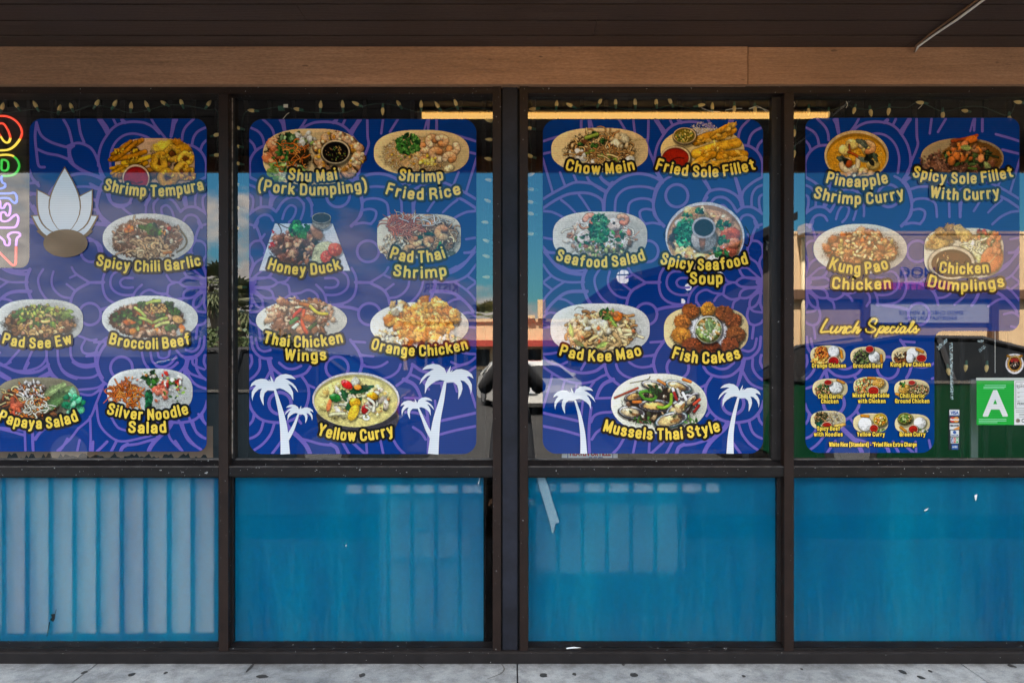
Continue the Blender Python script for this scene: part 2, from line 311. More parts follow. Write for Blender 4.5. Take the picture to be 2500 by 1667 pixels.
# a narrow bold poster alphabet drawn as pen strokes: c = curve, l = straight; units of cap height
GL = {}
def _gl():
    ring = lambda x0, y0, x1, y1: 'c ' + ' '.join('%.3f,%.3f' % q for q in [(x0, (y0+y1)/2), (x0, y1-0.17), (x0+0.035, y1-0.05), ((x0+x1)/2, y1), (x1-0.035, y1-0.05), (x1, y1-0.17), (x1, (y0+y1)/2), (x1, y0+0.17), (x1-0.035, y0+0.05), ((x0+x1)/2, y0), (x0+0.035, y0+0.05), (x0, y0+0.17), (x0, (y0+y1)/2)])
    arch = lambda x: 'c %.2f,0.44 %.2f,0.57 %.2f,0.645 %.2f,0.64 %.2f,0.57 %.2f,0.44 %.2f,0.27 %.2f,0.095' % (x, x+.04, x+.13, x+.22, x+.28, x+.29, x+.29, x+.29)
    D = {'a': 'c 0.015,0.50 0.04,0.61 0.15,0.655 0.25,0.62 0.29,0.52 0.29,0.30 0.29,0.095|c 0.29,0.40 0.13,0.36 0.01,0.28 0.00,0.18 0.06,0.10 0.15,0.095 0.24,0.14 0.29,0.25', 'b': 'l 0,0.905 0,0.095|'+ring(0, .095, .29, .655), 'c': 'c 0.285,0.52 0.25,0.615 0.15,0.655 0.035,0.605 0,0.48 0,0.375 0,0.27 0.035,0.145 0.15,0.095 0.25,0.135 0.285,0.23', 'd': 'l 0.29,0.905 0.29,0.095|'+ring(0, .095, .29, .655),
     'e': 'l 0.02,0.385 0.29,0.385|c 0.29,0.385 0.29,0.49 0.26,0.605 0.15,0.655 0.035,0.605 0,0.48 0,0.375 0,0.27 0.035,0.145 0.15,0.095 0.24,0.12 0.28,0.18', 'f': 'c 0.24,0.90 0.14,0.885 0.10,0.80 0.10,0.60 0.10,0.095|l 0,0.640 0.22,0.640', 'g': ring(0, .095, .29, .655)+'|c 0.29,0.655 0.29,0.30 0.29,0.0 0.25,-0.11 0.14,-0.15 0.02,-0.10', 'h': 'l 0,0.905 0,0.095|'+arch(0), 'i': 'l 0,0.655 0,0.095|l 0,0.895 0,0.900', 'k': 'l 0,0.905 0,0.095|l 0.28,0.655 0.02,0.33|l 0.11,0.44 0.30,0.095', 'l': 'l 0,0.905 0,0.095',
     'm': 'l 0,0.655 0,0.095|'+arch(0)+'|'+arch(.29), 'n': 'l 0,0.655 0,0.095|'+arch(0), 'o': ring(0, .095, .29, .655), 'p': 'l 0,0.655 0,-0.16|'+ring(0, .095, .29, .655), 'r': 'l 0,0.655 0,0.095|c 0,0.44 0.04,0.58 0.11,0.635 0.19,0.64', 's': 'c 0.26,0.53 0.24,0.615 0.14,0.655 0.035,0.61 0.015,0.50 0.08,0.42 0.19,0.36 0.27,0.28 0.265,0.17 0.20,0.105 0.13,0.095 0.04,0.13 0.005,0.215', 't': 'c 0.10,0.82 0.10,0.55 0.10,0.23 0.13,0.115 0.22,0.105|l 0,0.640 0.22,0.640', 'u': 'c 0,0.655 0,0.45 0,0.28 0.03,0.15 0.12,0.095 0.22,0.13 0.29,0.28|l 0.29,0.655 0.29,0.095',
     'v': 'l 0,0.655 0.155,0.095 0.31,0.655', 'w': 'l 0,0.655 0.12,0.095 0.24,0.655 0.36,0.095 0.48,0.655', 'x': 'l 0,0.655 0.29,0.095|l 0.29,0.655 0,0.095', 'y': 'l 0,0.655 0.155,0.12|l 0.31,0.655 0.155,0.12 0.11,-0.09 0.01,-0.15',
     'A': 'l 0,0.095 0.19,0.905 0.38,0.095|l 0.07,0.32 0.31,0.32', 'B': 'l 0,0.905 0,0.095|c 0,0.905 0.19,0.905 0.31,0.85 0.33,0.71 0.29,0.57 0.17,0.52 0,0.52|c 0.17,0.52 0.32,0.46 0.36,0.31 0.32,0.15 0.19,0.095 0,0.095', 'C': 'c 0.36,0.69 0.345,0.81 0.28,0.88 0.18,0.905 0.08,0.88 0.015,0.79 0,0.66 0,0.50 0,0.34 0.015,0.21 0.08,0.12 0.18,0.095 0.28,0.12 0.345,0.19 0.36,0.31', 'D': 'l 0,0.905 0,0.095|c 0,0.905 0.17,0.905 0.29,0.87 0.35,0.76 0.36,0.50 0.35,0.24 0.29,0.13 0.17,0.095 0,0.095', 'E': 'l 0.30,0.905 0,0.905 0,0.095 0.31,0.095|l 0,0.52 0.27,0.52', 'F': 'l 0.30,0.905 0,0.905 0,0.095|l 0,0.50 0.26,0.50', 'G': 'c 0.36,0.68 0.34,0.81 0.28,0.88 0.18,0.905 0.08,0.88 0.015,0.79 0,0.66 0,0.50 0,0.34 0.015,0.21 0.08,0.12 0.18,0.095 0.28,0.14 0.36,0.30|l 0.20,0.46 0.37,0.46 0.37,0.095', 'H': 'l 0,0.905 0,0.095|l 0.36,0.905 0.36,0.095|l 0,0.51 0.36,0.51', 'K': 'l 0,0.905 0,0.095|l 0.34,0.905 0.02,0.40|l 0.13,0.56 0.36,0.095', 'L': 'l 0,0.905 0,0.095 0.30,0.095', 'M': 'l 0,0.095 0,0.905|l 0,0.905 0.22,0.16 0.44,0.905|l 0.44,0.905 0.44,0.095', 'N': 'l 0,0.095 0,0.905|l 0,0.905 0.35,0.095|l 0.35,0.095 0.35,0.905', 'O': 'c '+' '.join('%.3f,%.3f' % (0.18+0.18*abs(math.cos(t))**0.7*math.copysign(1, math.cos(t)), 0.5+0.405*abs(math.sin(t))**0.85*math.copysign(1, math.sin(t))) for t in np.linspace(0, 2*math.pi, 17)),
     'P': 'l 0,0.905 0,0.095|c 0,0.905 0.19,0.905 0.32,0.85 0.35,0.69 0.32,0.53 0.19,0.46 0,0.46', 'R': 'l 0,0.905 0,0.095|c 0,0.905 0.19,0.905 0.32,0.85 0.35,0.70 0.32,0.56 0.19,0.49 0,0.49|l 0.19,0.48 0.35,0.30 0.37,0.095', 'S': 'c 0.335,0.72 0.30,0.85 0.18,0.905 0.05,0.85 0.015,0.71 0.07,0.60 0.20,0.51 0.32,0.41 0.35,0.28 0.30,0.15 0.17,0.095 0.05,0.14 0.005,0.28', 'T': 'l 0,0.905 0.36,0.905|l 0.18,0.905 0.18,0.095', 'V': 'l 0,0.905 0.18,0.095 0.36,0.905', 'W': 'l 0,0.905 0.14,0.095 0.28,0.86 0.42,0.095 0.56,0.905', 'X': 'l 0,0.905 0.36,0.095|l 0.36,0.905 0,0.095', 'Y': 'l 0,0.905 0.18,0.45 0.36,0.905|l 0.18,0.45 0.18,0.095',
     '(': 'c 0.13,1.02 0.03,0.80 0,0.45 0.03,0.10 0.13,-0.14', ')': 'c 0,1.02 0.10,0.80 0.13,0.45 0.10,0.10 0,-0.14', '-': 'l 0,0.38 0.14,0.38', '*': 'l 0,0.85 0.16,0.75|l 0.16,0.85 0,0.75|l 0.08,0.90 0.08,0.70'}
    for ch, d in D.items():
        st = []
        for q in d.split('|'):
            k, r = q.split(' ', 1); pts = [tuple(map(float, z.split(','))) for z in r.split()]
            if k == 'c': st.append([tuple(z) for z in catmull(pts, 4)])
            else: st.append([p for a, b in zip(pts[:-1], pts[1:]) for p in (a, ((a[0]+b[0])/2, (a[1]+b[1])/2))]+[pts[-1]])
        GL[ch] = (st, max(p[0] for q in st for p in q))
_gl()
def caption(par, s, xl, xr, base, cap, sag, bold=None, edge=5.6, y=-0.0062, st=None, name='caption'):
    st = st or (0.9 if cap > 15 else 0.45); cap = cap*1.10; x = 0.0; out = []
    for ch in s:
        if ch == ' ': x += 0.22; continue
        g, w = GL[ch]; out.append((x, g)); x += w+0.275
    tw = x-0.275; wd = 0.188*cap; hw = (xr-xl)/2-wd/2; cx = (xl+xr)/2
    def T(a, b):
        t = a/tw*2-1; h = b*cap; return (cx+t*hw-h*(2*sag*t/hw), base-sag*t*t-h)
    Rm = wd/2+edge+3; bx = (xl-Rm-6, base-cap*1.2-abs(sag)-Rm, xr+Rm+6, base+cap*0.28+Rm)
    f, gx, gy = grid(*bx, st)
    for x0, g in out:
        for q in g:
            pts = [T(x0+a, b) for a, b in q]
            for a, b in zip(pts[:-1], pts[1:]): cap_field(f, gx, gy, a, b, wd/2, wd/2, edge+2)
    V, F = march(f, bx[0], bx[1], st, y, edge); c = mobj(name, V, F, M['letter_edge'], par)
    V, F = march(f, bx[0], bx[1], st, y-0.0005, 0.0); mobj('lettering', V, F, M['letter_yellow'], c); return c
def flat_text(name, s, xl, xr, base, cap, y, m, par, bold=0.3, sag=0, st=0.5):
    v, tr, ed = layout(s, xl, xr, base, cap, sag); f, x0, y0 = text_field(v, tr, ed, bold+1, st)
    V, F = march(f, x0, y0, st, y, bold); return mobj(name, V, F, m, par)
def poly_flat(name, outline, y, m, par):
    v = [P(a, b, y) for a, b in outline]
    tr = tessellate_polygon([[Vector((a, b, 0)) for a, b in outline]])
    F = []
    for a, b, c in tr:
        u, w, q = outline[a], outline[b], outline[c]
        F.append((a, b, c) if (w[0]-u[0])*(q[1]-u[1])-(w[1]-u[1])*(q[0]-u[0]) < 0 else (a, c, b))
    return mobj(name, v, F, m, par)
def rrect(x0, y0, x1, y1, r, n=8):
    o = []
    for cx, cy, a in ((x1-r, y0+r, -90), (x1-r, y1-r, 0), (x0+r, y1-r, 90), (x0+r, y0+r, 180)):
        for k in range(n+1):
            t = R(a+90*k/n); o.append((cx+r*math.cos(t), cy+r*math.sin(t)))
    return o

# ------------------------------------------------------------------ the flower line pattern, traced once (on the third poster)
Z = {'A': (1310, 280, 5.6), 'B': (1590, 280, 5.6), 'C': (1310, 540, 5.6), 'D': (1590, 540, 5.6), 'E': (1310, 830, 5.407), 'F': (1590, 830, 5.407)}
PAT = """
A 32 80,370 200,330 420,270
A 32 80,540 230,505 330,480
A 30 80,590 130,760 220,1060
A 30 320,790 385,960
A 30 510,830 545,910
A 34 80,1160 230,1070 400,980 520,930 650,930 760,950 850,990 950,1050
A 30,50 690,850 730,920 850,1000 940,1050
A 34,60 860,820 900,890 1000,960 1040,940
A 36 90,1280 240,1180 400,1100 520,1075 650,1070 760,1090 860,1140 905,1200 915,1320
A 34,26 340,1170 430,1240 530,1340
A 30 580,1100 640,1180 730,1320
A 32 90,1320 200,1330 300,1370 380,1420 470,1500
A 38 920,1400 930,1150 970,1040 1060,940 1200,850 1350,810 1500,820 1640,870 1720,930
A 32 1070,1400 1080,1180 1130,1080 1230,1010 1370,985 1500,990 1620,1020
A 32 1245,1400 1260,1240 1310,1180 1400,1150 1500,1150 1600,1175
A 32 1600,1310 1500,1290 1430,1310 1410,1350 1430,1430 1480,1490
A 32 1480,1495 1590,1480 1690,1500
A 34 1700,920 1660,960 1620,1050 1595,1180 1605,1300 1650,1420 1740,1530
A 34 610,60 610,230
A 44,30 720,60 725,220
A 22 740,80 780,230
A 30 1120,60 1170,140 1230,240
A 30 1320,60 1345,260
A 32 1530,60 1525,300 1510,400 1540,500 1600,640 1640,760
A 45 1640,760 1700,900
A 40,70 1620,70 1690,160 1740,240
B 32 45,700 50,560 90,410 160,290 240,190 350,125 500,100 620,105 690,120 790,170 880,260
B 55,30 60,60 120,150 170,240
B 30 250,60 290,140
B 44 370,75 410,110
B 60,40 1085,60 1065,180 1040,300
B 24 1125,70 1085,140
B 30 770,60 830,160 960,320
B 32 1350,60 1240,170 1200,260 1190,350
B 32 1510,180 1410,230 1350,310 1325,420
B 32 1530,345 1470,410 1440,490
B 34 1200,420 1330,430 1430,490 1490,570 1520,660 1520,760 1520,850
B 34 1520,855 1400,920 1300,1000 1255,1060 1240,1120
B 34 0,840 80,870 150,910
B 45 75,790 145,890
B 32 270,845 200,880 130,950 70,1060 35,1200 30,1310 60,1400 180,1520
B 32 0,1010 60,1020
B 30 0,1180 30,1195
B 50,36 720,890 770,970 810,1040
B 40,62 1150,860 1180,960 1220,1100 1240,1230
B 36 690,1240 760,1090 820,1040 930,1020 1040,1040 1140,1090 1200,1150 1250,1260
B 32 800,1220 880,1140 960,1130 1040,1160 1110,1230 1170,1330
B 32 1530,960 1440,1000 1385,1080 1370,1180 1375,1270
B 32 1530,1090 1480,1130 1475,1230 1500,1340
B 34 1170,1330 1250,1270 1370,1265 1460,1310 1535,1370
B 32 1210,1450 1250,1390 1320,1370 1390,1400 1440,1480 1460,1545
D 34 1410,0 1440,60 1530,40
D 34 1440,60 1400,150 1370,255
D 30 1320,180 1370,250
D 32 1370,265 1460,280 1520,350 1525,450
D 32 1370,270 1320,360 1320,470 1360,510
D 32 1530,460 1490,520 1480,600 1520,720
D 30 1350,510 1430,560 1480,640 1530,770
D 30 1240,405 1330,440
D 32 1200,640 1230,720 1290,770 1420,790 1540,800
D 28 1210,640 1310,640 1400,710 1490,790
D 32 1540,790 1300,770 1220,785 1160,840 1220,890 1320,905 1430,900 1540,870
D 80,110 1470,832 1540,835
D 32 1430,910 1310,920 1230,960 1210,1040 1300,1050 1380,1010 1480,910
D 32 1490,960 1400,1020 1350,1090 1350,1180 1420,1160 1470,1090 1505,980
D 34 1505,900 1490,1120 1540,1240
D 30 1090,845 1010,880 990,980
D 30 980,740 1040,820 1150,840
D 32 970,990 1030,1040 1110,1070 1210,1050
D 30 860,1090 900,1030 970,990
D 30 1110,1190 1130,1110 1200,1060
D 30 615,1110 620,1020 680,960 760,940 850,980 970,995
D 30 620,1100 660,1160
D 32 170,640 120,740 105,850 120,970 170,1060 270,1120 400,1140 520,1140
D 30 400,690 300,690 230,750 210,850 240,930 320,990 420,1010 530,1005
D 30 520,780 400,780 345,830 370,890 440,910 520,905
D 30 640,870 560,950 515,1040 500,1150
D 36 0,840 105,840
D 40 80,1210 200,1180 430,1150
D 34 1330,1190 1310,1290 1340,1390 1400,1420
D 30 1350,1180 1400,1230 1540,1250
D 32 1545,1310 1500,1390 1410,1425
D 34 1400,1430 1380,1600
F 36 180,0 150,40 70,160 30,300 60,430 100,500
F 30 -10,30 150,20
F 30 0,210 50,190
F 30 0,330 40,340
F 34 690,350 760,440 900,485 1040,470 1130,410 1190,340 1210,250
F 32 810,340 900,380 1000,370 1090,300
F 34 1190,240 1290,240 1370,190 1430,100 1445,-40
F 30 1200,130 1290,150 1360,100 1390,-20
F 32 1450,200 1440,300 1500,410
F 32 1340,250 1340,370 1400,470 1500,545
F 34,58 1140,600 1190,420 1220,260
F 32 1210,420 1280,540 1370,610 1500,650
F 28 1500,180 1450,210
F 34 800,480 730,590 710,720 740,860 800,960 900,1040 1040,1085 1200,1080 1330,1040 1430,940 1480,800 1490,660
F 30 640,630 740,580
F 32 740,880 770,930 730,1000
F 30 860,1030 810,1100
F 32 1150,1090 1200,1240 1300,1370 1410,1450
F 32 1290,1070 1330,1200 1400,1270 1500,1310
F 32 1410,960 1430,1060 1500,1145
F 60,50 1010,1090 960,1170 830,1290 740,1400 690,1510
F 32 850,1290 700,1330 560,1370 430,1385
F 44 330,1510 360,1420 430,1375
F 34 -20,1510 80,1420 160,1340
F 34 190,1510 240,1420 280,1340
F 32 1060,1330 1130,1430 1190,1510
E 30 85,185 180,180 260,165
E 30 85,225 180,300 300,330 400,290
E 30 85,350 200,430 320,500 440,550 600,570 750,540 860,480 940,450
E 32,40 180,300 330,350 470,410 620,435 770,410 850,360 900,320
E 30 640,300 590,390
E 30 210,440 160,640 85,890
E 28 370,540 330,680
E 28 530,580 500,720
E 30 760,550 690,650
E 34 900,340 940,460 1020,540 1100,600
E 50,34 1010,520 900,570 840,640 790,760
E 30 1050,320 1080,400 1160,470 1270,510
E 30 1220,290 1300,340 1400,360 1540,340
E 28 1400,215 1500,205 1560,190
E 30 780,770 900,765 1000,760
E 28 610,800 590,1000
E 34 720,890 700,1060 690,1250 700,1510
E 32 990,950 850,960 760,1000 720,1080
E 34 85,960 300,1010 550,1068
E 32 85,1135 350,1190 570,1252
E 32 890,1150 790,1220 730,1310
E 32 1150,1300 1080,1420 990,1510
E 30 1310,1320 1270,1510
E 30 1490,1340 1480,1510
C 30 85,225 220,248
C 36 85,350 150,420 240,432
C 30 100,420 200,530 330,620 420,660
C 36,44 130,440 250,590 370,680 520,720 640,725
C 30 350,620 450,670 560,680 680,665
C 30 85,590 200,740 330,810 450,835 650,832
C 30 85,835 200,750
C 30 85,840 220,940
C 30 370,835 230,930 140,1020 85,1095
C 44,40 680,660 640,760 630,870 660,970 700,1070 760,1150
C 46,36 690,960 500,960 380,990 270,1070 180,1160 125,1240
C 30 300,1060 400,1080 530,1165
C 30 85,1310 180,1250 310,1272
C 30 85,1460 210,1438
C 30 860,660 800,760 795,850 830,960 900,1060 1000,1140
C 30 1000,690 975,800 990,900 1060,990 1150,1040 1250,1050
C 30 1250,630 1310,720 1480,830
C 36 1480,850 1330,930 1260,1020 1230,1140
C 36 1470,840 1690,835
C 28 1225,775 1300,740
C 28 1180,860 1290,945
"""
def _circ(z, cx, cy, r, w): return (z, str(w), ' '.join(f'{cx+r*math.cos(a)},{cy+r*math.sin(a)}' for a in np.linspace(0, 2*math.pi, 15)))
PATS = [tuple(l.split(' ', 2)) for l in PAT.strip().split('\n')]
PATS += [_circ('B', 350, 1110, 153, 36), _circ('C', 1520, 413, 145, 34), _circ('C', 1500, 1270, 148, 34), _circ('F', 350, 365, 145, 34), _circ('F', 1080, 835, 142, 40)]
STROKES = []                       # in px of poster three
for z, w, pts in PATS:
    ox, oy, s = Z[z]
    ww = tuple(float(q)/s for q in w.split(',')); ww = ww*2 if len(ww) == 1 else ww
    STROKES.append((tuple(1.08*q for q in ww), [(ox+float(p.split(',')[0])/s, oy+float(p.split(',')[1])/s) for p in pts.split()]))
def _more(scale, ox, oy, tox3, rows, w=5.8): return [((w, w), [(tox3(ox+x/scale), oy+y/scale) for x, y in r]) for r in rows]
STROKES += _more(5.6, 600, 280, lambda x: 1325+(1163-x)*538/555, [[(440,1300),(500,1200),(600,1130),(720,1140),(790,1230),(790,1320),(750,1440)], [(500,1430),(540,1310),(610,1240),(680,1270),(680,1340),(640,1420),(590,1470)], [(830,1130),(890,1220),(905,1330),(900,1390)]])
STROKES += _more(5.6, 230, 280, lambda x: x+1358, [[(235,800),(215,620),(240,480),(300,370),(400,290),(520,260),(640,280),(760,330),(850,420)]])
P1ROWS = [[(150,640),(60,740)], [(250,640),(185,785)], [(0,740),(90,790),(190,800),(300,770),(355,700),(355,600)], [(0,810),(80,860)], [(380,810),(300,850)], [(355,640),(365,740),(400,820),(440,860)], [(440,600),(450,740),(500,810),(590,850),(700,850),(760,820)], [(540,580),(545,690),(590,740),(660,755),(730,745)], [(650,570),(625,620),(640,660),(690,670),(745,655)], [(740,560),(690,565),(600,530)], [(820,545),(760,600),(730,680),(740,780),(780,870),(830,910)], [(1080,620),(1100,720),(1135,785)], [(1150,640),(1170,730),(1230,770),(1300,750),(1350,690)], [(1210,640),(1215,690),(1250,705),(1290,690),(1300,640)], [(1350,640),(1400,690),(1480,690),(1530,660),(1565,600)], [(1420,760),(1460,820),(1565,860)], [(1480,690),(1480,750),(1565,790)], [(600,945),(740,930),(800,890)], [(560,960),(700,985),(800,905)], [(800,890),(740,1040),(690,1160),(600,1240)], [(740,1060),(760,1200),(830,1290),(930,1340),(1100,1310),(1170,1290)], [(690,1150),(695,1300),(690,1410)], [(600,1240),(530,1330),(440,1410)], [(850,1150),(900,1230),(960,1255)], [(1280,1190),(1300,1310),(1380,1400)], [(1370,1180),(1440,1330),(1540,1400)], [(1450,1160),(1500,1260),(1560,1310)], [(1520,1130),(1560,1190)], [(0,1235),(180,1255)], [(190,1260),(195,1410)], [(250,1270),(255,1410)], [(255,1330),(300,1275)]]
P1EXTRA = _more(3.137, 0, 650, lambda x: x, P1ROWS)
def pattern(par, outline_field, bx, mapx, drop=None, extra=()):
    st = 1.6
    ss = [(w, [(mapx(x), y) for x, y in pts]) for w, pts in STROKES if not (drop and drop(pts))] + list(extra)
    f = strokes_field(ss, bx, st); g, gx, gy = grid(*bx, st)
    f = np.maximum(f, outline_field(gx[None, :], gy[:, None]))
    V, F = march(f, bx[0], bx[1], st, -0.0030); return mobj('flower_pattern', V, F, M['poster_violet'], par)
def sd_rr(x0, y0, x1, y1, r):
    return lambda X, Y: np.hypot(np.maximum(np.abs(X-(x0+x1)/2)-(x1-x0)/2+r, 0), np.maximum(np.abs(Y-(y0+y1)/2)-(y1-y0)/2+r, 0)) - r + np.minimum(np.maximum(np.abs(X-(x0+x1)/2)-(x1-x0)/2+r, np.abs(Y-(y0+y1)/2)-(y1-y0)/2+r), 0)
def shape_mesh(name, sd, bx, st, y, m, par):
    g, gx, gy = grid(*bx, st); f = sd(gx[None, :], gy[:, None]) + 0*g
    V, F = march(f, bx[0], bx[1], st, y); return mobj(name, V, F, m, par)

# ------------------------------------------------------------------ printed food pictures: painted dot by dot in code, kept as a coloured mesh
def _noise(n=256, p=1.1, seed=1):
    r = np.random.default_rng(seed); F = np.fft.fft2(r.standard_normal((n, n)))
    k = np.hypot(*np.meshgrid(np.fft.fftfreq(n), np.fft.fftfreq(n))); k[0, 0] = 1
    x = np.real(np.fft.ifft2(F/k**p)); x -= x.mean(); return x/x.std()
NZ = _noise(); NF = _noise(p=0.55, seed=3); NM_ = _noise(p=0.8, seed=5)
def lin(c): c = np.clip(np.asarray(c, float), 0, 1); return np.where(c <= 0.04045, c/12.92, ((c+0.055)/1.055)**2.4)
class Pic:
    def __init__(s, x0, y0, x1, y1, ss=1.0):
        s.x0, s.y0, s.ss = x0, y0, ss; s.w = int((x1-x0)*ss)+1; s.h = int((y1-y0)*ss)+1
        s.C = np.zeros((s.h, s.w, 3)); s.A = np.zeros((s.h, s.w))
        s.gx = x0+np.arange(s.w)/ss; s.gy = y0+np.arange(s.h)/ss
    def win(s, xa, ya, xb, yb):
        i0 = max(int((xa-s.x0)*s.ss), 0); i1 = min(int((xb-s.x0)*s.ss)+2, s.w); j0 = max(int((ya-s.y0)*s.ss), 0); j1 = min(int((yb-s.y0)*s.ss)+2, s.h)
        return None if i1 <= i0 or j1 <= j0 else (slice(j0, j1), slice(i0, i1))
    def nz(s, sl, src=None):
        src = NZ if src is None else src
        h, w = sl[0].stop-sl[0].start, sl[1].stop-sl[1].start; a, b = rng.integers(0, 256, 2)
        return src[np.ix_((a+np.arange(h)) % 256, (b+np.arange(w)) % 256)]
    def put(s, sl, m, col):
        m = m[..., None]; s.C[sl] = s.C[sl]*(1-m)+np.clip(col, 0, 1)*m; s.A[sl] = np.maximum(s.A[sl], m[..., 0])
    def blob(s, cx, cy, rx, ry, ang, col, rough=0.15, sh=0.4, gloss=0.0, flat=0.0, only=False):
        q = max(rx, ry)*1.25+3; sl = s.win(cx-q, cy-q, cx+q, cy+q)
        if sl is None: return
        X = s.gx[None, sl[1]]-cx; Y = s.gy[sl[0], None]-cy; c, d = math.cos(ang), math.sin(ang); n = 0.55*s.nz(sl)+0.55*s.nz(sl, NM_)
        r = np.hypot((X*c+Y*d)/rx, (-X*d+Y*c)/ry)+n*rough*0.5
        mn = min(rx, ry)*s.ss
        if sh:
            r2 = np.hypot(((X-1.6)*c+(Y-2.4)*d)/(rx+1), (-(X-1.6)*d+(Y-2.4)*c)/(ry+1))+n*rough*0.5
            m2 = np.clip((1.1-r2)*mn*0.5+0.3, 0, 1)*sh*(s.A[sl] if not only else 1); s.C[sl] *= (1-m2)[..., None]
        m = np.clip((1-r)*mn+0.5, 0, 1)
        if only: m = m*(s.A[sl] > 0.5)
        z = np.sqrt(np.clip(1-r*r, 0, 1)); l = -(X/rx*0.35+Y/ry*0.6)
        k = 1+(1-flat)*(-0.24+0.26*z+0.24*l)+(0.06+0.14*(1-flat))*n
        cc = np.asarray(col)[None, None, :]*k[..., None]
        if gloss: cc = cc+(np.clip((l*1.2+z*0.5-0.75)*4, 0, 1)*gloss*np.clip(1+n, 0, 1))[..., None]
        s.put(sl, m, cc)
    def strand(s, pts, w, col, sh=0.35, col2=None, gloss=0.0, only=False):
        pts = catmull(pts, 5); a = np.array(pts); sl = s.win(a[:, 0].min()-w-3, a[:, 1].min()-w-3, a[:, 0].max()+w+3, a[:, 1].max()+w+3)
        if sl is None: return
        X = s.gx[None, sl[1]]; Y = s.gy[sl[0], None]; best = np.full((sl[0].stop-sl[0].start, sl[1].stop-sl[1].start), 1e3); bt = best*0; n = len(pts); by = best*0
        for k in range(n-1):
            p, q = pts[k], pts[k+1]; dx, dy = q-p; t = np.clip(((X-p[0])*dx+(Y-p[1])*dy)/(dx*dx+dy*dy+1e-9), 0, 1)
            ey = Y-p[1]-t*dy; d = np.hypot(X-p[0]-t*dx, ey); u = d < best; best = np.where(u, d, best); bt = np.where(u, (k+t)/n, bt); by = np.where(u, ey, by)
        hw = w/2
        if sh:
            m2 = np.clip((hw+1.8-best)/1.8, 0, 1)*sh*s.A[sl]; s.C[sl] *= (1-m2)[..., None]
        m = np.clip((hw-best)*s.ss+0.5, 0, 1)
        if only: m = m*(s.A[sl] > 0.5)
        c = np.asarray(col)[None, None, :]
        if col2 is not None: c = c*(1-bt[..., None])+np.asarray(col2)*bt[..., None]
        k = 1-0.35*(best/hw)**2-0.22*by/hw+0.10*s.nz(sl)
        cc = c*k[..., None]
        if gloss: cc = cc+(np.clip(0.5-np.abs(by/hw+0.45)*2, 0, 1)*gloss)[..., None]
        s.put(sl, m, cc)
    def leaf(s, cx, cy, ln, wd, ang, col):
        q = ln+3; sl = s.win(cx-q, cy-q, cx+q, cy+q)
        if sl is None: return
        X = s.gx[None, sl[1]]-cx; Y = s.gy[sl[0], None]-cy; c, d = math.cos(ang), math.sin(ang); u = (X*c+Y*d)/ln; v = (-X*d+Y*c)/wd; n = s.nz(sl)
        m = np.clip((1-u*u-np.abs(v)-0.18*n)*wd*s.ss*0.8+0.4, 0, 1)*(np.abs(u) < 1)
        s.C[sl] *= (1-0.3*np.clip(m*1.2, 0, 1)*s.A[sl])[..., None]
        k = 0.85+0.3*v*0.5+0.2*(np.abs(v) < 0.12)+0.16*n-0.25*Y/(ln+1)
        s.put(sl, m, np.asarray(col)[None, None, :]*k[..., None])
    def plate(s, cx, cy, rx, ry, col=(0.86, 0.85, 0.82), n=2.4, rim=0.13, well=0.05, rot=0):
        sl = s.win(cx-rx-2, cy-ry-2, cx+rx+2, cy+ry+2); X = (s.gx[None, sl[1]]-cx)/rx; Y = (s.gy[sl[0], None]-cy)/ry
        r = (np.abs(X)**n+np.abs(Y)**n)**(1/n); m = np.clip((1-r)*ry*s.ss+0.5, 0, 1)
        k = 1-0.10*X-0.05*Y+0.05*np.clip((r-0.96)*30, 0, 1)-well*np.clip((1-rim-r)*12, 0, 1)*(0.8-0.9*Y)+0.015*s.nz(sl)
        s.put(sl, m, np.asarray(col)[None, None, :]*k[..., None])
    def bowl(s, cx, cy, rx, ry, rimc, liq, depth=0.0, t=0.10):
        if depth: s.blob(cx, cy+depth*0.6, rx*0.96, ry+depth*0.55, 0, np.asarray(rimc)*0.78, 0.02, 0.35)
        s.blob(cx, cy, rx, ry, 0, rimc, 0.0, 0.3, flat=0.8)
        s.blob(cx, cy+ry*0.03, rx*(1-t), ry*(1-t*1.25), 0, np.asarray(liq)*0.72, 0.0, 0, flat=0.9)
        s.blob(cx, cy+ry*0.10, rx*(1-t*1.25), ry*(1-t*2.1), 0, liq, 0.02, 0, flat=0.75)
    def grain(s, a=0.05):
        n = NF[np.ix_(np.arange(s.h) % 256, np.arange(s.w) % 256)]; s.C *= (1+a*n)[..., None]
    def build(s, par, y, gain=1.1, name='dish_picture', lab=None):
        s.grain(); m = s.A > 0.5; q = m[:-1, :-1] & m[1:, :-1] & m[:-1, 1:] & m[1:, 1:]
        idx = -np.ones((s.h, s.w), int); use = np.zeros((s.h, s.w), bool)
        for dj in (0, 1):
            for di in (0, 1): use[dj:s.h-1+dj, di:s.w-1+di] |= q
        idx[use] = np.arange(use.sum()); jj, ii = np.nonzero(use); k = (3+y)/3
        V = np.stack([(s.gx[ii]-1250)/565*k, np.full(len(ii), y), EYE+(865-s.gy[jj])/565*k], 1)
        F = np.stack([idx[:-1, :-1][q], idx[1:, :-1][q], idx[1:, 1:][q], idx[:-1, 1:][q]], 1)
        C = np.clip(lin(s.C[jj, ii])*gain, 0, 0.9)
        me = bpy.data.meshes.new(name); me.vertices.add(len(V)); me.vertices.foreach_set('co', V.astype(np.float32).ravel())
        me.loops.add(F.size); me.loops.foreach_set('vertex_index', F.astype(np.int32).ravel()); me.polygons.add(len(F))
        me.polygons.foreach_set('loop_start', np.arange(0, F.size, 4, dtype=np.int32)); me.update(calc_edges=True)
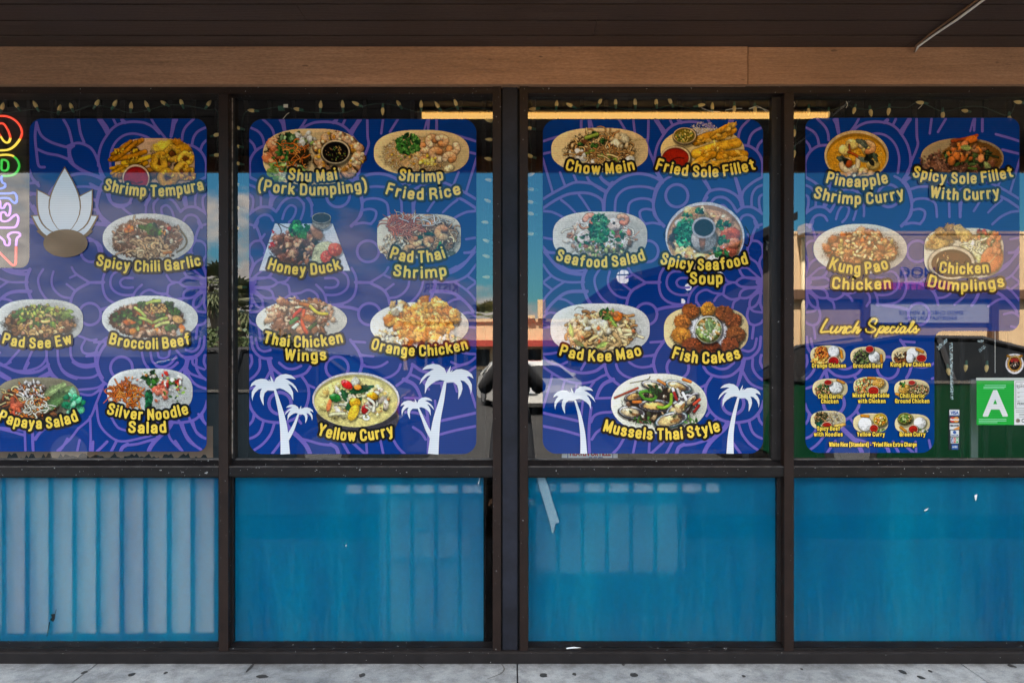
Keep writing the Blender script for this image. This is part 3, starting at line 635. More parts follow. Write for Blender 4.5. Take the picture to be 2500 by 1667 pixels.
        at = me.color_attributes.new('Col', 'FLOAT_COLOR', 'POINT'); cc = np.ones((len(V), 4), np.float32); cc[:, :3] = C; at.data.foreach_set('color', cc.ravel())
        me.materials.append(M['print']); o = link(bpy.data.objects.new(name, me), par)
        if lab: o['label'] = lab
        return o
    # ---- food
    def spots(s, cx, cy, rx, ry, n):
        a = rng.uniform(0, 2*math.pi, n); r = np.sqrt(rng.uniform(0, 1, n)); p = np.stack([cx+rx*r*np.cos(a), cy+ry*r*np.sin(a)], 1)
        return p[np.argsort(p[:, 1])]
    def col(s, cols, v=0.12): return np.clip(np.asarray(cols[rng.integers(len(cols))])/255*(1+rng.uniform(-v, v)), 0, 1)
    def bits(s, reg, n, cols, sz, asp=0.6, rough=0.35, gloss=0.10, sh=0.28):
        for x, y in s.spots(*reg, n):
            a = rng.uniform(*sz); s.blob(x, y, a*1.1, a*rng.uniform(asp*0.7, 0.95), rng.uniform(0, 3.1), s.col(cols), rough*1.7, sh, gloss)
    def noodles(s, reg, n, cols, w, ln, curl=1.2, gloss=0.1, ang=None):
        for x, y in s.spots(*reg, n):
            a = rng.uniform(0, 6.28) if ang is None else rng.normal(*ang); p = [(x, y)]; L = rng.uniform(*ln); k = rng.normal(0, curl)
            for q in range(4):
                x += math.cos(a)*L/4; y += math.sin(a)*L/4*0.75; a += k*0.6+rng.normal(0, 0.25); p.append((x, y))
            s.strand(p, rng.uniform(*w), s.col(cols), 0.4, gloss=gloss)
    def leaves(s, reg, n, cols, sz, asp=0.5):
        for x, y in s.spots(*reg, n):
            a = rng.uniform(*sz); s.leaf(x, y, a, a*asp*rng.uniform(0.7, 1.2), rng.uniform(0, 6.28), s.col(cols, 0.25))
    def shrimp(s, cx, cy, r, a0, cols=((236, 190, 140), (205, 120, 60)), w=None):
        w = w or r*0.85; p = [(cx+r*math.cos(a0+t)*(1-0.12*k), cy+r*math.sin(a0+t)*(1-0.12*k)*0.9) for k, t in enumerate(np.linspace(0, 4.4, 6))]
        s.strand(p, w, np.array(cols[0])/255, 0.5, np.array(cols[1])/255, 0.25)
        for k, t in enumerate(np.linspace(0.3, 3.8, 6)):
            x, y = cx+r*math.cos(a0+t), cy+r*math.sin(a0+t)*0.9
            s.strand([(x-0.4*w*math.cos(a0+t), y-0.4*w*math.sin(a0+t)), (x+0.4*w*math.cos(a0+t), y+0.4*w*math.sin(a0+t))], 0.9, np.array(cols[1])/255, 0, only=True)
    def rice(s, reg, n, c=((240, 236, 228), (214, 205, 190))):
        for x, y in s.spots(*reg, n):
            a = rng.uniform(0, 3.1); d = 1.7; s.strand([(x-d*math.cos(a), y-d*math.sin(a)), (x+d*math.cos(a), y+d*math.sin(a))], 1.6, s.col(c), 0.09)
    def broc(s, x, y, r):
        s.strand([(x, y), (x+r*0.2, y+r*0.9)], r*0.5, (0.62, 0.70, 0.36))
        for px, py in s.spots(x, y-r*0.1, r*0.85, r*0.65, 16): s.blob(px, py, r*0.3, r*0.27, 0, s.col(((42, 84, 30), (70, 116, 40), (24, 56, 24))), 0.5, 0.35)
# palettes (0-255)
GOLD = ((232, 168, 24), (216, 144, 16), (240, 186, 50), (196, 120, 14)); BRN = ((128, 78, 42), (98, 56, 30), (158, 104, 62), (74, 42, 24)); MEAT = ((150, 98, 70), (176, 128, 94), (116, 72, 50), (196, 154, 120))
NOOD = ((206, 160, 92), (186, 136, 70), (224, 186, 124), (160, 108, 52)); GRN = ((48, 104, 34), (34, 80, 30), (80, 136, 48), (24, 58, 24)); LGRN = ((170, 196, 96), (140, 172, 70), (200, 214, 140), (110, 146, 52))
CARR = ((232, 120, 34), (240, 146, 60), (206, 92, 24)); WHT = ((236, 230, 214), (216, 206, 186), (246, 242, 232)); RED = ((196, 44, 30), (222, 74, 44), (160, 28, 22)); ONI = ((228, 214, 186), (206, 186, 150))
def f_tempura(p, cx, cy, rx, ry):
    p.plate(cx, cy, rx, ry, (0.80, 0.62, 0.46), 2.9, 0.1)
    p.bits((cx+5, cy-6, rx*0.80, ry*0.62), 40, BRN, (6, 12), 0.6, 0.3, 0, 0.5)
    for q in range(15):
        x0 = cx-rx*1.12+rng.uniform(0, 34); y0 = cy-12+rng.uniform(-14, 46); a = rng.uniform(-0.75, -0.2); L = rng.uniform(50, 92)
        pts = [(x0, y0), (x0+L*0.5*math.cos(a), y0+L*0.5*math.sin(a)+3), (x0+L*math.cos(a), y0+L*math.sin(a))]
        p.strand(pts, rng.uniform(9, 14), p.col(GOLD), 0.6); p.bits((pts[1][0], pts[1][1], L*0.4, 4), 7, GOLD, (2, 5), 0.5, 0.6, 0.1, 0.25)
    for x, y in ((cx+44, cy-48), (cx+18, cy-44), (cx+66, cy-36)): p.blob(x, y, 26, 13, -0.3, p.col(GOLD), 0.45, 0.6, 0.1)
    for x, y, r in ((cx+44, cy-26, 23), (cx+76, cy-14, 20), (cx+10, cy-6, 26), (cx+68, cy+18, 24), (cx+32, cy+34, 24), (cx+86, cy+24, 17)):
        p.blob(x, y, r*0.6, r*0.6, 0, (0.40, 0.20, 0.06), 0.1, 0.3); p.strand([(x+r*0.60*math.cos(t)*(1+0.28*math.sin(2*t+x)+0.12*math.sin(3*t+y)), y+r*0.66*math.sin(t)*(1+0.2*math.sin(3*t+x))) for t in np.linspace(0, 2*math.pi, 12)], r*rng.uniform(0.55, 0.78), p.col(((222, 158, 34), (232, 170, 50), (206, 138, 24))), 0.5)
        for q in range(16): t = rng.uniform(0, 6.28); k = r*rng.uniform(0.5, 0.9); p.blob(x+k*math.cos(t), y+k*math.sin(t), rng.uniform(2, 4.5), rng.uniform(1.6, 3.2), t, p.col(GOLD), 0.5, 0.10, 0.1)
    p.bowl(cx-46, cy+33, 33, 33, (0.82, 0.68, 0.52), (0.62, 0.07, 0.08), 3, 0.09); p.strand([(cx-60, cy+40), (cx-45, cy+46), (cx-30, cy+42)], 3, (0.40, 0.04, 0.06), 0)
def f_chiligarlic(p, cx, cy, rx, ry):
    p.plate(cx, cy, rx, ry, (0.82, 0.81, 0.78), 2.1, 0.2)
    p.blob(cx-3, cy+1, rx*0.78, ry*0.80, 0, (0.50, 0.31, 0.18), 0.12, 0.1)
    p.noodles((cx-6, cy+2, rx*0.68, ry*0.66), 150, MEAT+((206, 176, 140),), (3, 6.5), (12, 30), 1.4, 0.25)
    p.bits((cx-4, cy-2, rx*0.70, ry*0.62), 90, MEAT+ONI, (2.5, 7), 0.4, 0.5, 0.25)
    p.noodles((cx+6, cy+26, rx*0.42, ry*0.28), 34, ((216, 184, 140), (190, 150, 104)), (4, 7), (20, 40), 1.8, 0.25)
    p.leaves((cx+8, cy-18, 26, 12), 12, GRN, (8, 15), 0.55); p.bits((cx-46, cy-22, 18, 8), 7, CARR, (3, 6)); p.bits((cx+48, cy-18, 20, 10), 6, RED+CARR, (3, 6))
    p.strand([(cx+80, cy-18), (cx+94, cy+4), (cx+88, cy+22), (cx+70, cy+34)], 4.5, (0.42, 0.36, 0.24), 0); p.blob(cx+60, cy+42, 4, 3, 0, (0.25, 0.24, 0.2), 0.2, 0)
    p.strand([(cx+38, cy+36), (cx+56, cy+34)], 6, (0.82, 0.48, 0.20))
def f_padseeew(p, cx, cy, rx, ry):
    p.plate(cx, cy, rx, ry, (0.80, 0.80, 0.77), 2.7, 0.1)
    p.blob(cx, cy+2, rx*0.80, ry*0.72, 0, (0.30, 0.20, 0.10), 0.15, 0.3)
    p.noodles((cx-2, cy+6, rx*0.76, ry*0.62), 90, ((170, 120, 66), (136, 90, 46), (204, 156, 96), (104, 64, 34)), (4, 9), (14, 34), 1.4, 0.25)
    p.bits((cx, cy+6, rx*0.76, ry*0.62), 60, BRN+MEAT, (3, 8), 0.5, 0.4, 0.2)
    p.leaves((cx+4, cy-10, rx*0.62, ry*0.48), 70, GRN+((110, 140, 40), (150, 170, 60)), (5, 14), 0.5); p.bits((cx+6, cy-26, 56, 16), 50, ((176, 176, 70), (140, 156, 56), (206, 190, 90)), (2, 5))
    p.noodles((cx+8, cy+14, rx*0.6, ry*0.4), 22, NOOD, (5, 9), (14, 26), 1.6, 0.3); p.leaves((cx+72, cy-14, 10, 14), 5, LGRN, (7, 12)); p.bits((cx+66, cy+16, 20, 10), 10, BRN, (4, 9))
def f_broccoli(p, cx, cy, rx, ry):
    p.plate(cx, cy, rx, ry, (0.82, 0.83, 0.80), 2.1, 0.2)
    p.blob(cx-6, cy+3, rx*0.76, ry*0.78, 0, (0.36, 0.18, 0.08), 0.1, 0.1)
    p.bits((cx-4, cy, rx*0.70, ry*0.68), 80, BRN+MEAT, (4, 9), 0.5, 0.4, 0.2); p.bits((cx-6, cy+8, rx*0.68, ry*0.6), 16, CARR, (4, 9), 0.5, 0.2)
    for x, y, r in ((-78, -2, 17), (-56, -12, 14), (-34, 8, 20), (10, -36, 13), (46, -30, 14), (62, -14, 15), (52, 28, 16), (-20, -34, 12), (26, -6, 12)): p.broc(cx+x, cy+y, r)
    for x, y, a in ((-24, -16, 0.7), (-10, 4, 0.4), (30, 14, -0.3), (8, -40, -0.2), (26, 4, 2.8)): p.strand([(cx+x-16*math.cos(a), cy+y-16*math.sin(a)), (cx+x, cy+y-2), (cx+x+16*math.cos(a), cy+y+16*math.sin(a))], 8, p.col(((196, 200, 110), (170, 184, 84))))
    p.bits((cx+16, cy-24, 30, 12), 40, ((206, 160, 84), (226, 186, 112), (180, 126, 60)), (2, 4)); p.blob(cx+68, cy+2, 14, 9, 0.4, (0.78, 0.60, 0.34)); p.bits((cx+4, cy+38, 60, 8), 18, MEAT, (5, 10), 0.5, 0.5, 0.25)
    p.bits((cx-50, cy+20, 20, 14), 6, CARR, (5, 9)); p.bits((cx+70, cy+26, 14, 8), 4, CARR, (4, 7)); p.leaves((cx+84, cy+34, 14, 8), 5, GRN, (3, 6))
def f_papaya(p, cx, cy, rx, ry):
    p.plate(cx, cy, rx, ry, (0.50, 0.47, 0.38), 2.7, 0.1)
    p.blob(cx-20, cy+10, rx*0.72, ry*0.74, 0, (0.22, 0.11, 0.05), 0.1, 0.3)
    p.noodles((cx-28, cy+6, rx*0.60, ry*0.72), 130, CARR+((206, 190, 130), (186, 150, 80), (130, 60, 24)), (2, 4.5), (14, 32), 1.0, 0.25)
    for x, y, a in ((44, -26, -0.5), (60, -14, -0.6), (48, -2, -0.5), (36, 12, -0.6)): p.leaf(cx+x, cy+y, 36, 13, a, p.col(((110, 140, 84), (150, 172, 110), (84, 116, 66))))
    for q in range(42):
        a = rng.uniform(0, 6.28); p.blob(cx+88+26*math.cos(a)*rng.uniform(0, 1), cy+12+38*math.sin(a)*rng.uniform(0, 1), rng.uniform(5, 11), rng.uniform(4, 9), a, p.col(((40, 168, 110), (96, 206, 150), (28, 130, 84), (150, 220, 176))), 0.5, 0.3, 0.1)
    p.bits((cx-14, cy-24, 34, 26), 90, ((206, 200, 196), (182, 174, 172), (224, 220, 214), (120, 100, 90)), (2, 4.5), 0.5, 0.3, 0.2); p.noodles((cx-16, cy+8, 40, 26), 26, ((224, 218, 196),), (2.5, 4), (18, 34), 1.0, 0.2)
    p.bits((cx-56, cy+26, 16, 20), 12, ((190, 84, 50), (168, 66, 40)), (6, 11)); p.bits((cx+10, cy+42, 60, 10), 14, BRN, (4, 8))
def f_silver(p, cx, cy, rx, ry):
    p.plate(cx, cy, rx, ry, (0.78, 0.79, 0.77), 2.7, 0.1)
    p.rice((cx+22, cy+4, rx*0.66, ry*0.70), 420, ((226, 224, 214), (200, 200, 190), (240, 238, 232)))
    p.bits((cx+10, cy-10, 66, 34), 40, WHT+((150, 170, 90), (190, 90, 60)), (2, 5)); p.noodles((cx-58, cy+10, 34, 34), 95, CARR+((200, 90, 24),), (2, 4), (18, 40), 1.0, 0.25)
    p.leaves((cx+4, cy-28, 20, 20), 12, GRN, (7, 14), 0.55)
    for k in range(9): p.leaf(cx-4+rng.normal(0, 4), cy+4+k*5.0, 10, 7, rng.uniform(0, 3), p.col(((28, 96, 54), (16, 74, 40))))
    p.bits((cx+26, cy-4, 16, 26), 16, ((206, 84, 60), (226, 120, 90)), (4, 9), 0.6, 0.3, 0.3); p.bits((cx+50, cy-30, 30, 16), 18, WHT+RED, (3, 8)); p.leaves((cx+62, cy+2, 30, 30), 16, LGRN+GRN, (3, 7)); p.bits((cx-20, cy-38, 40, 8), 10, CARR+WHT, (2, 5))
def f_shumai(p, cx, cy, rx, ry):
    p.plate(cx, cy, rx, ry, (0.85, 0.72, 0.50), 2.6, 0.1)
    p.blob(cx-60, cy-6, 54, 46, 0, (0.22, 0.16, 0.06), 0.2, 0.3)
    p.bits((cx-92, cy-6, 22, 34), 20, ((222, 120, 66), (206, 100, 50), (236, 150, 96)), (8, 14), 0.5, 0.2, 0.3)
    for q in range(40): x, y = p.spots(cx-62, cy+36, 46, 24, 1)[0]; p.leaf(x, y, rng.uniform(8, 18), rng.uniform(5, 9), rng.uniform(-0.6, 0.6), p.col(LGRN+((226, 230, 190), (150, 190, 120))))
    p.leaves((cx-50, cy-34, 34, 22), 46, ((40, 74, 30), (76, 112, 58), (24, 50, 22), (120, 150, 96)), (6, 13), 0.6); p.bits((cx-16, cy-44, 22, 16), 14, WHT+LGRN, (5, 10))
    p.noodles((cx-54, cy+2, 44, 40), 46, CARR, (1.8, 3.4), (14, 38), 0.8, 0.2); p.leaves((cx-70, cy+0, 30, 30), 18, GRN, (5, 9))
    for x, y in ((18, -26), (36, -44), (62, -48), (88, -36), (108, -20), (112, 2), (102, 20), (20, 8), (26, 34), (60, 40), (88, 36)):
        p.blob(cx+x+1, cy+y+2, 19, 17, 0, (0.40, 0.22, 0.06), 0.15, 0.5); p.blob(cx+x, cy+y, 17, 15.5, 0, (0.86, 0.62, 0.40), 0.22, 0.4, 0.15); p.blob(cx+x, cy+y-3, 10, 8, 0, (0.90, 0.72, 0.54), 0.3, 0, 0.2)
        for q in range(5): a = rng.uniform(0, 6.28); r = rng.uniform(7, 14); p.blob(cx+x+r*math.cos(a), cy+y+r*math.sin(a), rng.uniform(3, 6), rng.uniform(2.5, 5), a, p.col(((236, 180, 40), (226, 190, 140), (214, 140, 40), (240, 214, 160))), 0.4, 0.2, 0.25)
    p.bowl(cx+56, cy-12, 35, 29, (0.80, 0.70, 0.54), (0.05, 0.035, 0.03), 3, 0.09); p.bits((cx+56, cy-8, 26, 18), 46, ((196, 150, 70), (150, 104, 50), (90, 120, 40)), (0.9, 2), 0.5, 0.3, 0.3, 0)
def f_friedrice(p, cx, cy, rx, ry):
    p.plate(cx, cy, rx, ry, (0.87, 0.75, 0.52), 2.5, 0.1)
    p.blob(cx-14, cy+6, rx*0.66, ry*0.78, 0, (0.80, 0.62, 0.40), 0.15, 0.25)
    p.rice((cx-22, cy+4, rx*0.62, ry*0.80), 560, ((240, 208, 156), (222, 182, 124), (246, 224, 180), (206, 156, 92), (234, 190, 90))); p.bits((cx-10, cy+14, 70, 34), 14, ((190, 130, 70),)+GOLD, (1.5, 3.5)); p.bits((cx-50, cy, 20, 20), 8, LGRN, (1.5, 3))
    for x, y, r, a in ((6, -14, 13, 0), (28, -30, 14, 2), (50, -26, 14, 4), (74, -8, 15, 5.4), (38, 2, 17, 1.2), (70, 14, 14, 3), (8, 20, 13, 0.6)): p.shrimp(cx+x, cy+y, r, a, ((240, 206, 160), (210, 130, 66)), r*1.05)
    p.bits((cx+16, cy+20, 22, 12), 22, ((240, 200, 50), (244, 224, 120)), (3, 6)); p.blob(cx+66, cy+38, 13, 8, -0.3, (0.92, 0.84, 0.62)); p.rice((cx+40, cy+34, 40, 12), 60, ((228, 190, 130), (206, 160, 96)))
    p.leaves((cx-32, cy-22, 30, 24), 150, ((40, 96, 30), (66, 124, 44), (22, 60, 22), (104, 150, 66)), (3.5, 8), 0.6)
def f_duck(p, cx, cy, rx, ry):
    sl = p.win(cx-rx-2, cy-ry-2, cx+rx+2, cy+ry+2); X = p.gx[None, sl[1]]; Y = p.gy[sl[0], None]; t = np.clip((Y-544)/(662-544), 0, 1)
    m = ((X > 671-39*t) & (X < 812+44*t) & (Y > 545) & (Y < 662)).astype(float); p.put(sl, m, np.array([0.80, 0.82, 0.86])[None, None]*(1+0.0*X+0*Y)[..., None])
    p.strand([(674, 540), (686, 560), (684, 574), (668, 590), (654, 594)], 2.2, (0.20, 0.13, 0.12), 0); p.strand([(680, 546), (700, 556), (712, 556)], 2, (0.2, 0.13, 0.12), 0)
    p.bits((666, 602, 7, 8), 9, ((206, 34, 48), (180, 24, 40)), (3, 5), 0.7, 0.3, 0, 0); p.bits((664, 566, 4, 4), 3, ((206, 34, 60),), (2, 3), 0.7, 0.3, 0, 0)
    p.blob(724, 604, 52, 40, 0.1, (0.20, 0.10, 0.07), 0.3, 0.3)
    p.bits((722, 604, 50, 44), 62, ((128, 66, 46), (96, 48, 36), (168, 100, 66), (70, 34, 30), (150, 84, 54)), (7, 15), 0.5, 0.4, 0.35); p.bits((724, 600, 42, 36), 20, ((196, 136, 96), (206, 160, 120)), (4, 8), 0.5, 0.4, 0.3)
    p.blob(773, 566, 13, 24, -0.6, (0.58, 0.38, 0.26), 0.3, 0.4, 0.3); p.blob(722, 548, 15, 9, -0.6, (0.42, 0.17, 0.16), 0.3, 0.3)
    p.blob(794, 620, 30, 30, 0.5, (0.88, 0.86, 0.68), 0.08, 0.3); p.blob(780, 628, 18, 30, 0.2, (0.85, 0.83, 0.64), 0.1, 0.2)
    for x, y in ((799, 628), (818, 609)): p.blob(x, y, 17.5, 16, 0.5, (0.86, 0.26, 0.18), 0.08, 0.35, 0.15); p.bits((x, y, 10, 9), 8, ((232, 110, 80), (206, 56, 40)), (2, 4), 0.6, 0.3, 0.1, 0)
    p.leaves((730, 562, 24, 18), 40, ((36, 128, 50), (70, 160, 76), (24, 92, 40)), (5, 11), 0.6); p.bowl(785, 532, 24, 13, (0.76, 0.70, 0.62), (0.17, 0.16, 0.19), 13, 0.1)
def f_padthai(p, cx, cy, rx, ry):
    p.plate(cx, cy, rx, ry, (0.84, 0.80, 0.72), 3.6, 0.1)
    p.blob(cx+20, cy+2, rx*0.72, ry*0.78, 0, (0.36, 0.22, 0.12), 0.15, 0.3)
    p.noodles((cx+30, cy-2, rx*0.66, ry*0.80), 130, ((180, 130, 80), (206, 164, 110), (150, 100, 60), (226, 196, 150)), (2.2, 4.5), (18, 40), 1.5, 0.25)
    p.bits((cx-64, cy+26, 32, 32), 150, ((214, 186, 150), (190, 156, 118), (232, 212, 184)), (2, 4.5), 0.6, 0.3, 0.15)
    for x, y, a in ((-8, 2, 0.2), (30, -6, 2.8), (6, 18, 0)): p.strand([(cx+x-14, cy+y), (cx+x+14, cy+y+4*math.sin(a))], 8, (0.10, 0.25, 0.14))
    for x, y, r, a in ((-10, 10, 13, 0.5), (26, 12, 12, 1.8), (58, -12, 17, 1.2), (-22, 34, 12, 3), (6, 36, 11, 2), (24, -34, 16, 3.4)): p.shrimp(cx+x, cy+y, r, a, ((232, 190, 130), (196, 120, 66)), r)
    p.noodles((cx-46, cy-24, 34, 24), 110, ((232, 120, 80), (240, 150, 110), (214, 96, 60)), (1.6, 3), (20, 44), 0.7, 0.2, (-0.9, 0.8)); p.noodles((cx+10, cy-38, 60, 12), 20, WHT, (1.6, 3), (16, 34), 0.6, 0.2)
    p.strand([(cx+52, cy+16), (cx+44, cy+36)], 7, (0.18, 0.56, 0.28)); p.leaf(cx+78, cy+42, 12, 5, -0.2, (0.40, 0.40, 0.34))
def f_wings(p, cx, cy, rx, ry):
    p.plate(cx, cy+4, rx, ry, (0.86, 0.84, 0.78), 2.0, 0.16)
    for x, y in p.spots(cx, cy-8, 84, 44, 34): p.blob(x, y, rng.uniform(16, 26), rng.uniform(9, 13), rng.uniform(-0.9, 0.9), p.col(((196, 140, 96), (170, 110, 70), (216, 168, 124), (150, 90, 54))), 0.4, 0.55, 0.3)
    p.bits((cx, cy-10, 84, 42), 90, ((220, 176, 136), (150, 84, 50), (206, 150, 110), (120, 66, 40)), (3, 8), 0.4, 0.5, 0.3)
    p.noodles((cx, cy-6, 56, 36), 8, ((226, 190, 150),), (4, 7), (14, 28), 1.2, 0.3)
    for pts, w, c in (([(-10, 10), (-18, -6), (-2, -22)], 9, (0.78, 0.18, 0.10)), ([(6, -20), (2, 10), (12, 34)], 9, (0.86, 0.30, 0.12)), ([(-2, -36), (16, -32), (30, -22)], 10, (0.86, 0.46, 0.14)), ([(22, -30), (40, -14), (62, -12)], 8, (0.82, 0.72, 0.20)), ([(-26, 10), (-12, 0)], 10, (0.20, 0.46, 0.16)), ([(20, 24), (34, 12)], 8, (0.26, 0.40, 0.14)), ([(-22, 24), (-10, 14)], 9, (0.80, 0.82, 0.72))): p.strand([(cx+a, cy+b) for a, b in pts], w, c, 0.5, gloss=0.3)
    p.leaves((cx-50, cy+34, 16, 12), 8, GRN, (6, 11)); p.blob(cx+18, cy-2, 20, 14, 0.3, (0.62, 0.34, 0.16), 0.4, 0.4, 0.4); p.bits((cx-40, cy+30, 26, 14), 12, BRN, (5, 10))
def f_orange(p, cx, cy, rx, ry):
    p.plate(cx, cy+2, rx, ry, (0.87, 0.85, 0.80), 2.1, 0.12)
    for x, y in p.spots(cx+6, cy-8, 84, 48, 52): p.blob(x, y, rng.uniform(13, 22), rng.uniform(11, 17), rng.uniform(0, 3), p.col(((232, 156, 50), (222, 136, 36), (240, 176, 80), (206, 116, 30))), 0.3, 0.5, 0.35)
    p.bits((cx+8, cy-10, 82, 46), 70, ((240, 166, 60), (238, 176, 90), (214, 124, 34)), (4, 9), 0.5, 0.5, 0.25, 0.2)
    for x, y, r in ((-80, 26, 26), (-46, 40, 18), (72, 36, 24), (40, 46, 18), (-60, 42, 16)): p.bits((cx+x, cy+y, r, r*0.5), 26, ((240, 216, 166), (226, 186, 120), (246, 234, 206)), (3, 6))
    p.bits((cx-56, cy-46, 14, 18), 8, ((240, 220, 180), (236, 190, 120)), (5, 10)); p.strand([(cx+70, cy+44), (cx+92, cy+30), (cx+104, cy+36)], 2.2, (0.6, 0.62, 0.36), 0)
def f_yellowcurry(p, cx, cy, rx, ry):
    p.blob(cx+4, cy+42, rx*0.94, ry*0.98, 0, (0.31, 0.29, 0.32), 0.02, 0, flat=0.7); p.bowl(cx, cy, rx, ry, (0.80, 0.78, 0.80), (0.90, 0.84, 0.52), 0, 0.045)
    p.bits((cx, cy+6, 86, 46), 56, ((240, 228, 160), (226, 206, 120), (232, 214, 190), (206, 170, 90)), (5, 13), 0.5, 0.4, 0.2, 0.2); p.bits((cx, cy+4, 84, 46), 30, ((206, 160, 60), (150, 150, 70), (196, 120, 60)), (1.5, 3))
    p.noodles((cx+10, cy+10, 70, 36), 22, ((240, 234, 204), (232, 224, 170)), (5, 9), (16, 36), 1.6, 0.3)
    p.blob(cx-2, cy-42, 10, 12, 0.2, (0.93, 0.91, 0.82), 0.2); p.blob(cx-22, cy-36, 16, 9.5, 0.6, (0.80, 0.10, 0.10), 0.1, 0.4, 0.5); p.blob(cx-50, cy-4, 16, 11, 0.2, (0.10, 0.36, 0.12), 0.15, 0.4, 0.4)
    for x, y, a, l in ((10, -24, -0.25, 36), (-28, -10, 1.2, 18), (-4, 8, -0.5, 22), (-14, 22, 1.1, 16)): p.leaf(cx+x, cy+y, l, 9, a, p.col(((22, 64, 36), (34, 84, 44))))
    for x, y, rx_, ry_, a, c in ((-2, 8, 14, 12, 0.3, (0.90, 0.66, 0.10)), (-6, 32, 12, 22, 0.45, (0.90, 0.72, 0.18)), (40, -8, 14, 10, 0.3, (0.92, 0.66, 0.08)), (22, 24, 9, 12, 0.3, (0.62, 0.08, 0.08)), (40, 6, 8, 7, 0.5, (0.36, 0.14, 0.08)), (-66, 14, 6, 16, 0.2, (0.85, 0.45, 0.25)), (4, -30, 10, 7, 0, (0.85, 0.50, 0.16))): p.blob(cx+x, cy+y, rx_, ry_, a, c, 0.15, 0.4, 0.35)
    p.strand([(cx+30, cy-2), (cx+44, cy+10), (cx+42, cy+28)], 7, (0.92, 0.89, 0.78)); p.strand([(cx+24, cy+18), (cx+34, cy+26), (cx+26, cy+36)], 5, (0.92, 0.88, 0.74))
def f_chowmein(p, cx, cy, rx, ry):
    p.plate(cx, cy, rx, ry, (0.87, 0.75, 0.53), 2.5, 0.1)
    p.blob(cx+2, cy+2, rx*0.68, ry*0.74, 0, (0.34, 0.22, 0.09), 0.2, 0.3)
    p.bits((cx+2, cy+6, rx*0.68, ry*0.72), 24, ((236, 222, 196), (226, 204, 166)), (8, 16), 0.5, 0.25, 0.15)
    p.noodles((cx+6, cy-2, rx*0.64, ry*0.74), 150, NOOD, (2.2, 4.2), (18, 44), 1.6, 0.25); p.bits((cx, cy, rx*0.62, ry*0.7), 34, BRN+NOOD, (3, 7))
    for x, y in ((-46, -12), (-26, -32), (-10, -38), (-14, -10), (8, -22)): p.broc(cx+x, cy+y, 9)
    for x, y, a in ((12, 14, 0.1), (34, 18, 0.6), (-28, 6, -0.3), (-20, -34, -0.3)): p.strand([(cx+x-14*math.cos(a), cy+y-14*math.sin(a)), (cx+x+14*math.cos(a), cy+y+14*math.sin(a))], 9, (0.56, 0.66, 0.22), gloss=0.2)
    p.bits((cx-46, cy+18, 14, 16), 4, WHT, (10, 16), 0.6, 0.15); p.bits((cx+62, cy+34, 16, 12), 4, WHT, (9, 15), 0.6, 0.15); p.bits((cx-14, cy+44, 30, 9), 7, WHT, (8, 14)); p.bits((cx+52, cy-22, 26, 14), 14, ((240, 224, 180), (226, 196, 140)), (5, 10)); p.bits((cx+10, cy+40, 60, 10), 3, RED, (2, 4))
    p.noodles((cx+10, cy+16, rx*0.56, ry*0.5), 40, NOOD, (2.2, 4), (18, 40), 1.6, 0.3)
def f_friedsole(p, cx, cy, rx, ry):
    p.plate(cx, cy+4, rx, ry, (0.83, 0.72, 0.46), 2.1, 0.1)
    p.rice((cx+2, cy-44, 36, 22), 360, ((226, 214, 206), (206, 190, 186), (240, 232, 226)))
    for x, y, l, w, a in ((14, -26, 62, 22, -0.30), (58, -36, 40, 18, -0.45), (50, -44, 54, 16, -0.5), (34, 0, 104, 24, -0.26), (72, 18, 60, 22, -0.1), (0, 30, 58, 20, -0.55), (54, 40, 74, 22, -0.12), (26, 52, 54, 18, 0.3), (80, 34, 50, 18, -0.3)):
        dx, dy = math.cos(a)*l/2, math.sin(a)*l/2; p.strand([(cx+x-dx, cy+y-dy), (cx+x, cy+y-3), (cx+x+dx, cy+y+dy)], w, p.col(((226, 164, 36), (214, 146, 26), (234, 178, 60))), 0.6)
        for q in range(16): t = rng.uniform(-1, 1); p.blob(cx+x+dx*t+rng.normal(0, 3), cy+y+dy*t+rng.uniform(-w*0.40, w*0.40), rng.uniform(5, 12), rng.uniform(2, 4.5), a+rng.normal(0, 0.5), p.col(((222, 160, 40), (206, 140, 28), (234, 180, 70), (196, 126, 20)), 0.08), 0.8, 0.05, 0.05)
    p.bowl(cx-44, cy-32, 28, 20, (0.78, 0.66, 0.46), (0.42, 0.36, 0.08), 5, 0.1); p.bits((cx-44, cy-30, 21, 14), 60, ((120, 130, 40), (190, 150, 50), (84, 104, 34), (214, 180, 90)), (1.5, 3.6), 0.5, 0.4, 0.2, 0.1)
    p.bowl(cx-66, cy+22, 36, 28, (0.80, 0.68, 0.50), (0.56, 0.10, 0.04), 4, 0.09); p.strand([(cx-76, cy+28), (cx-60, cy+22), (cx-46, cy+24)], 3, (0.36, 0.05, 0.03), 0)
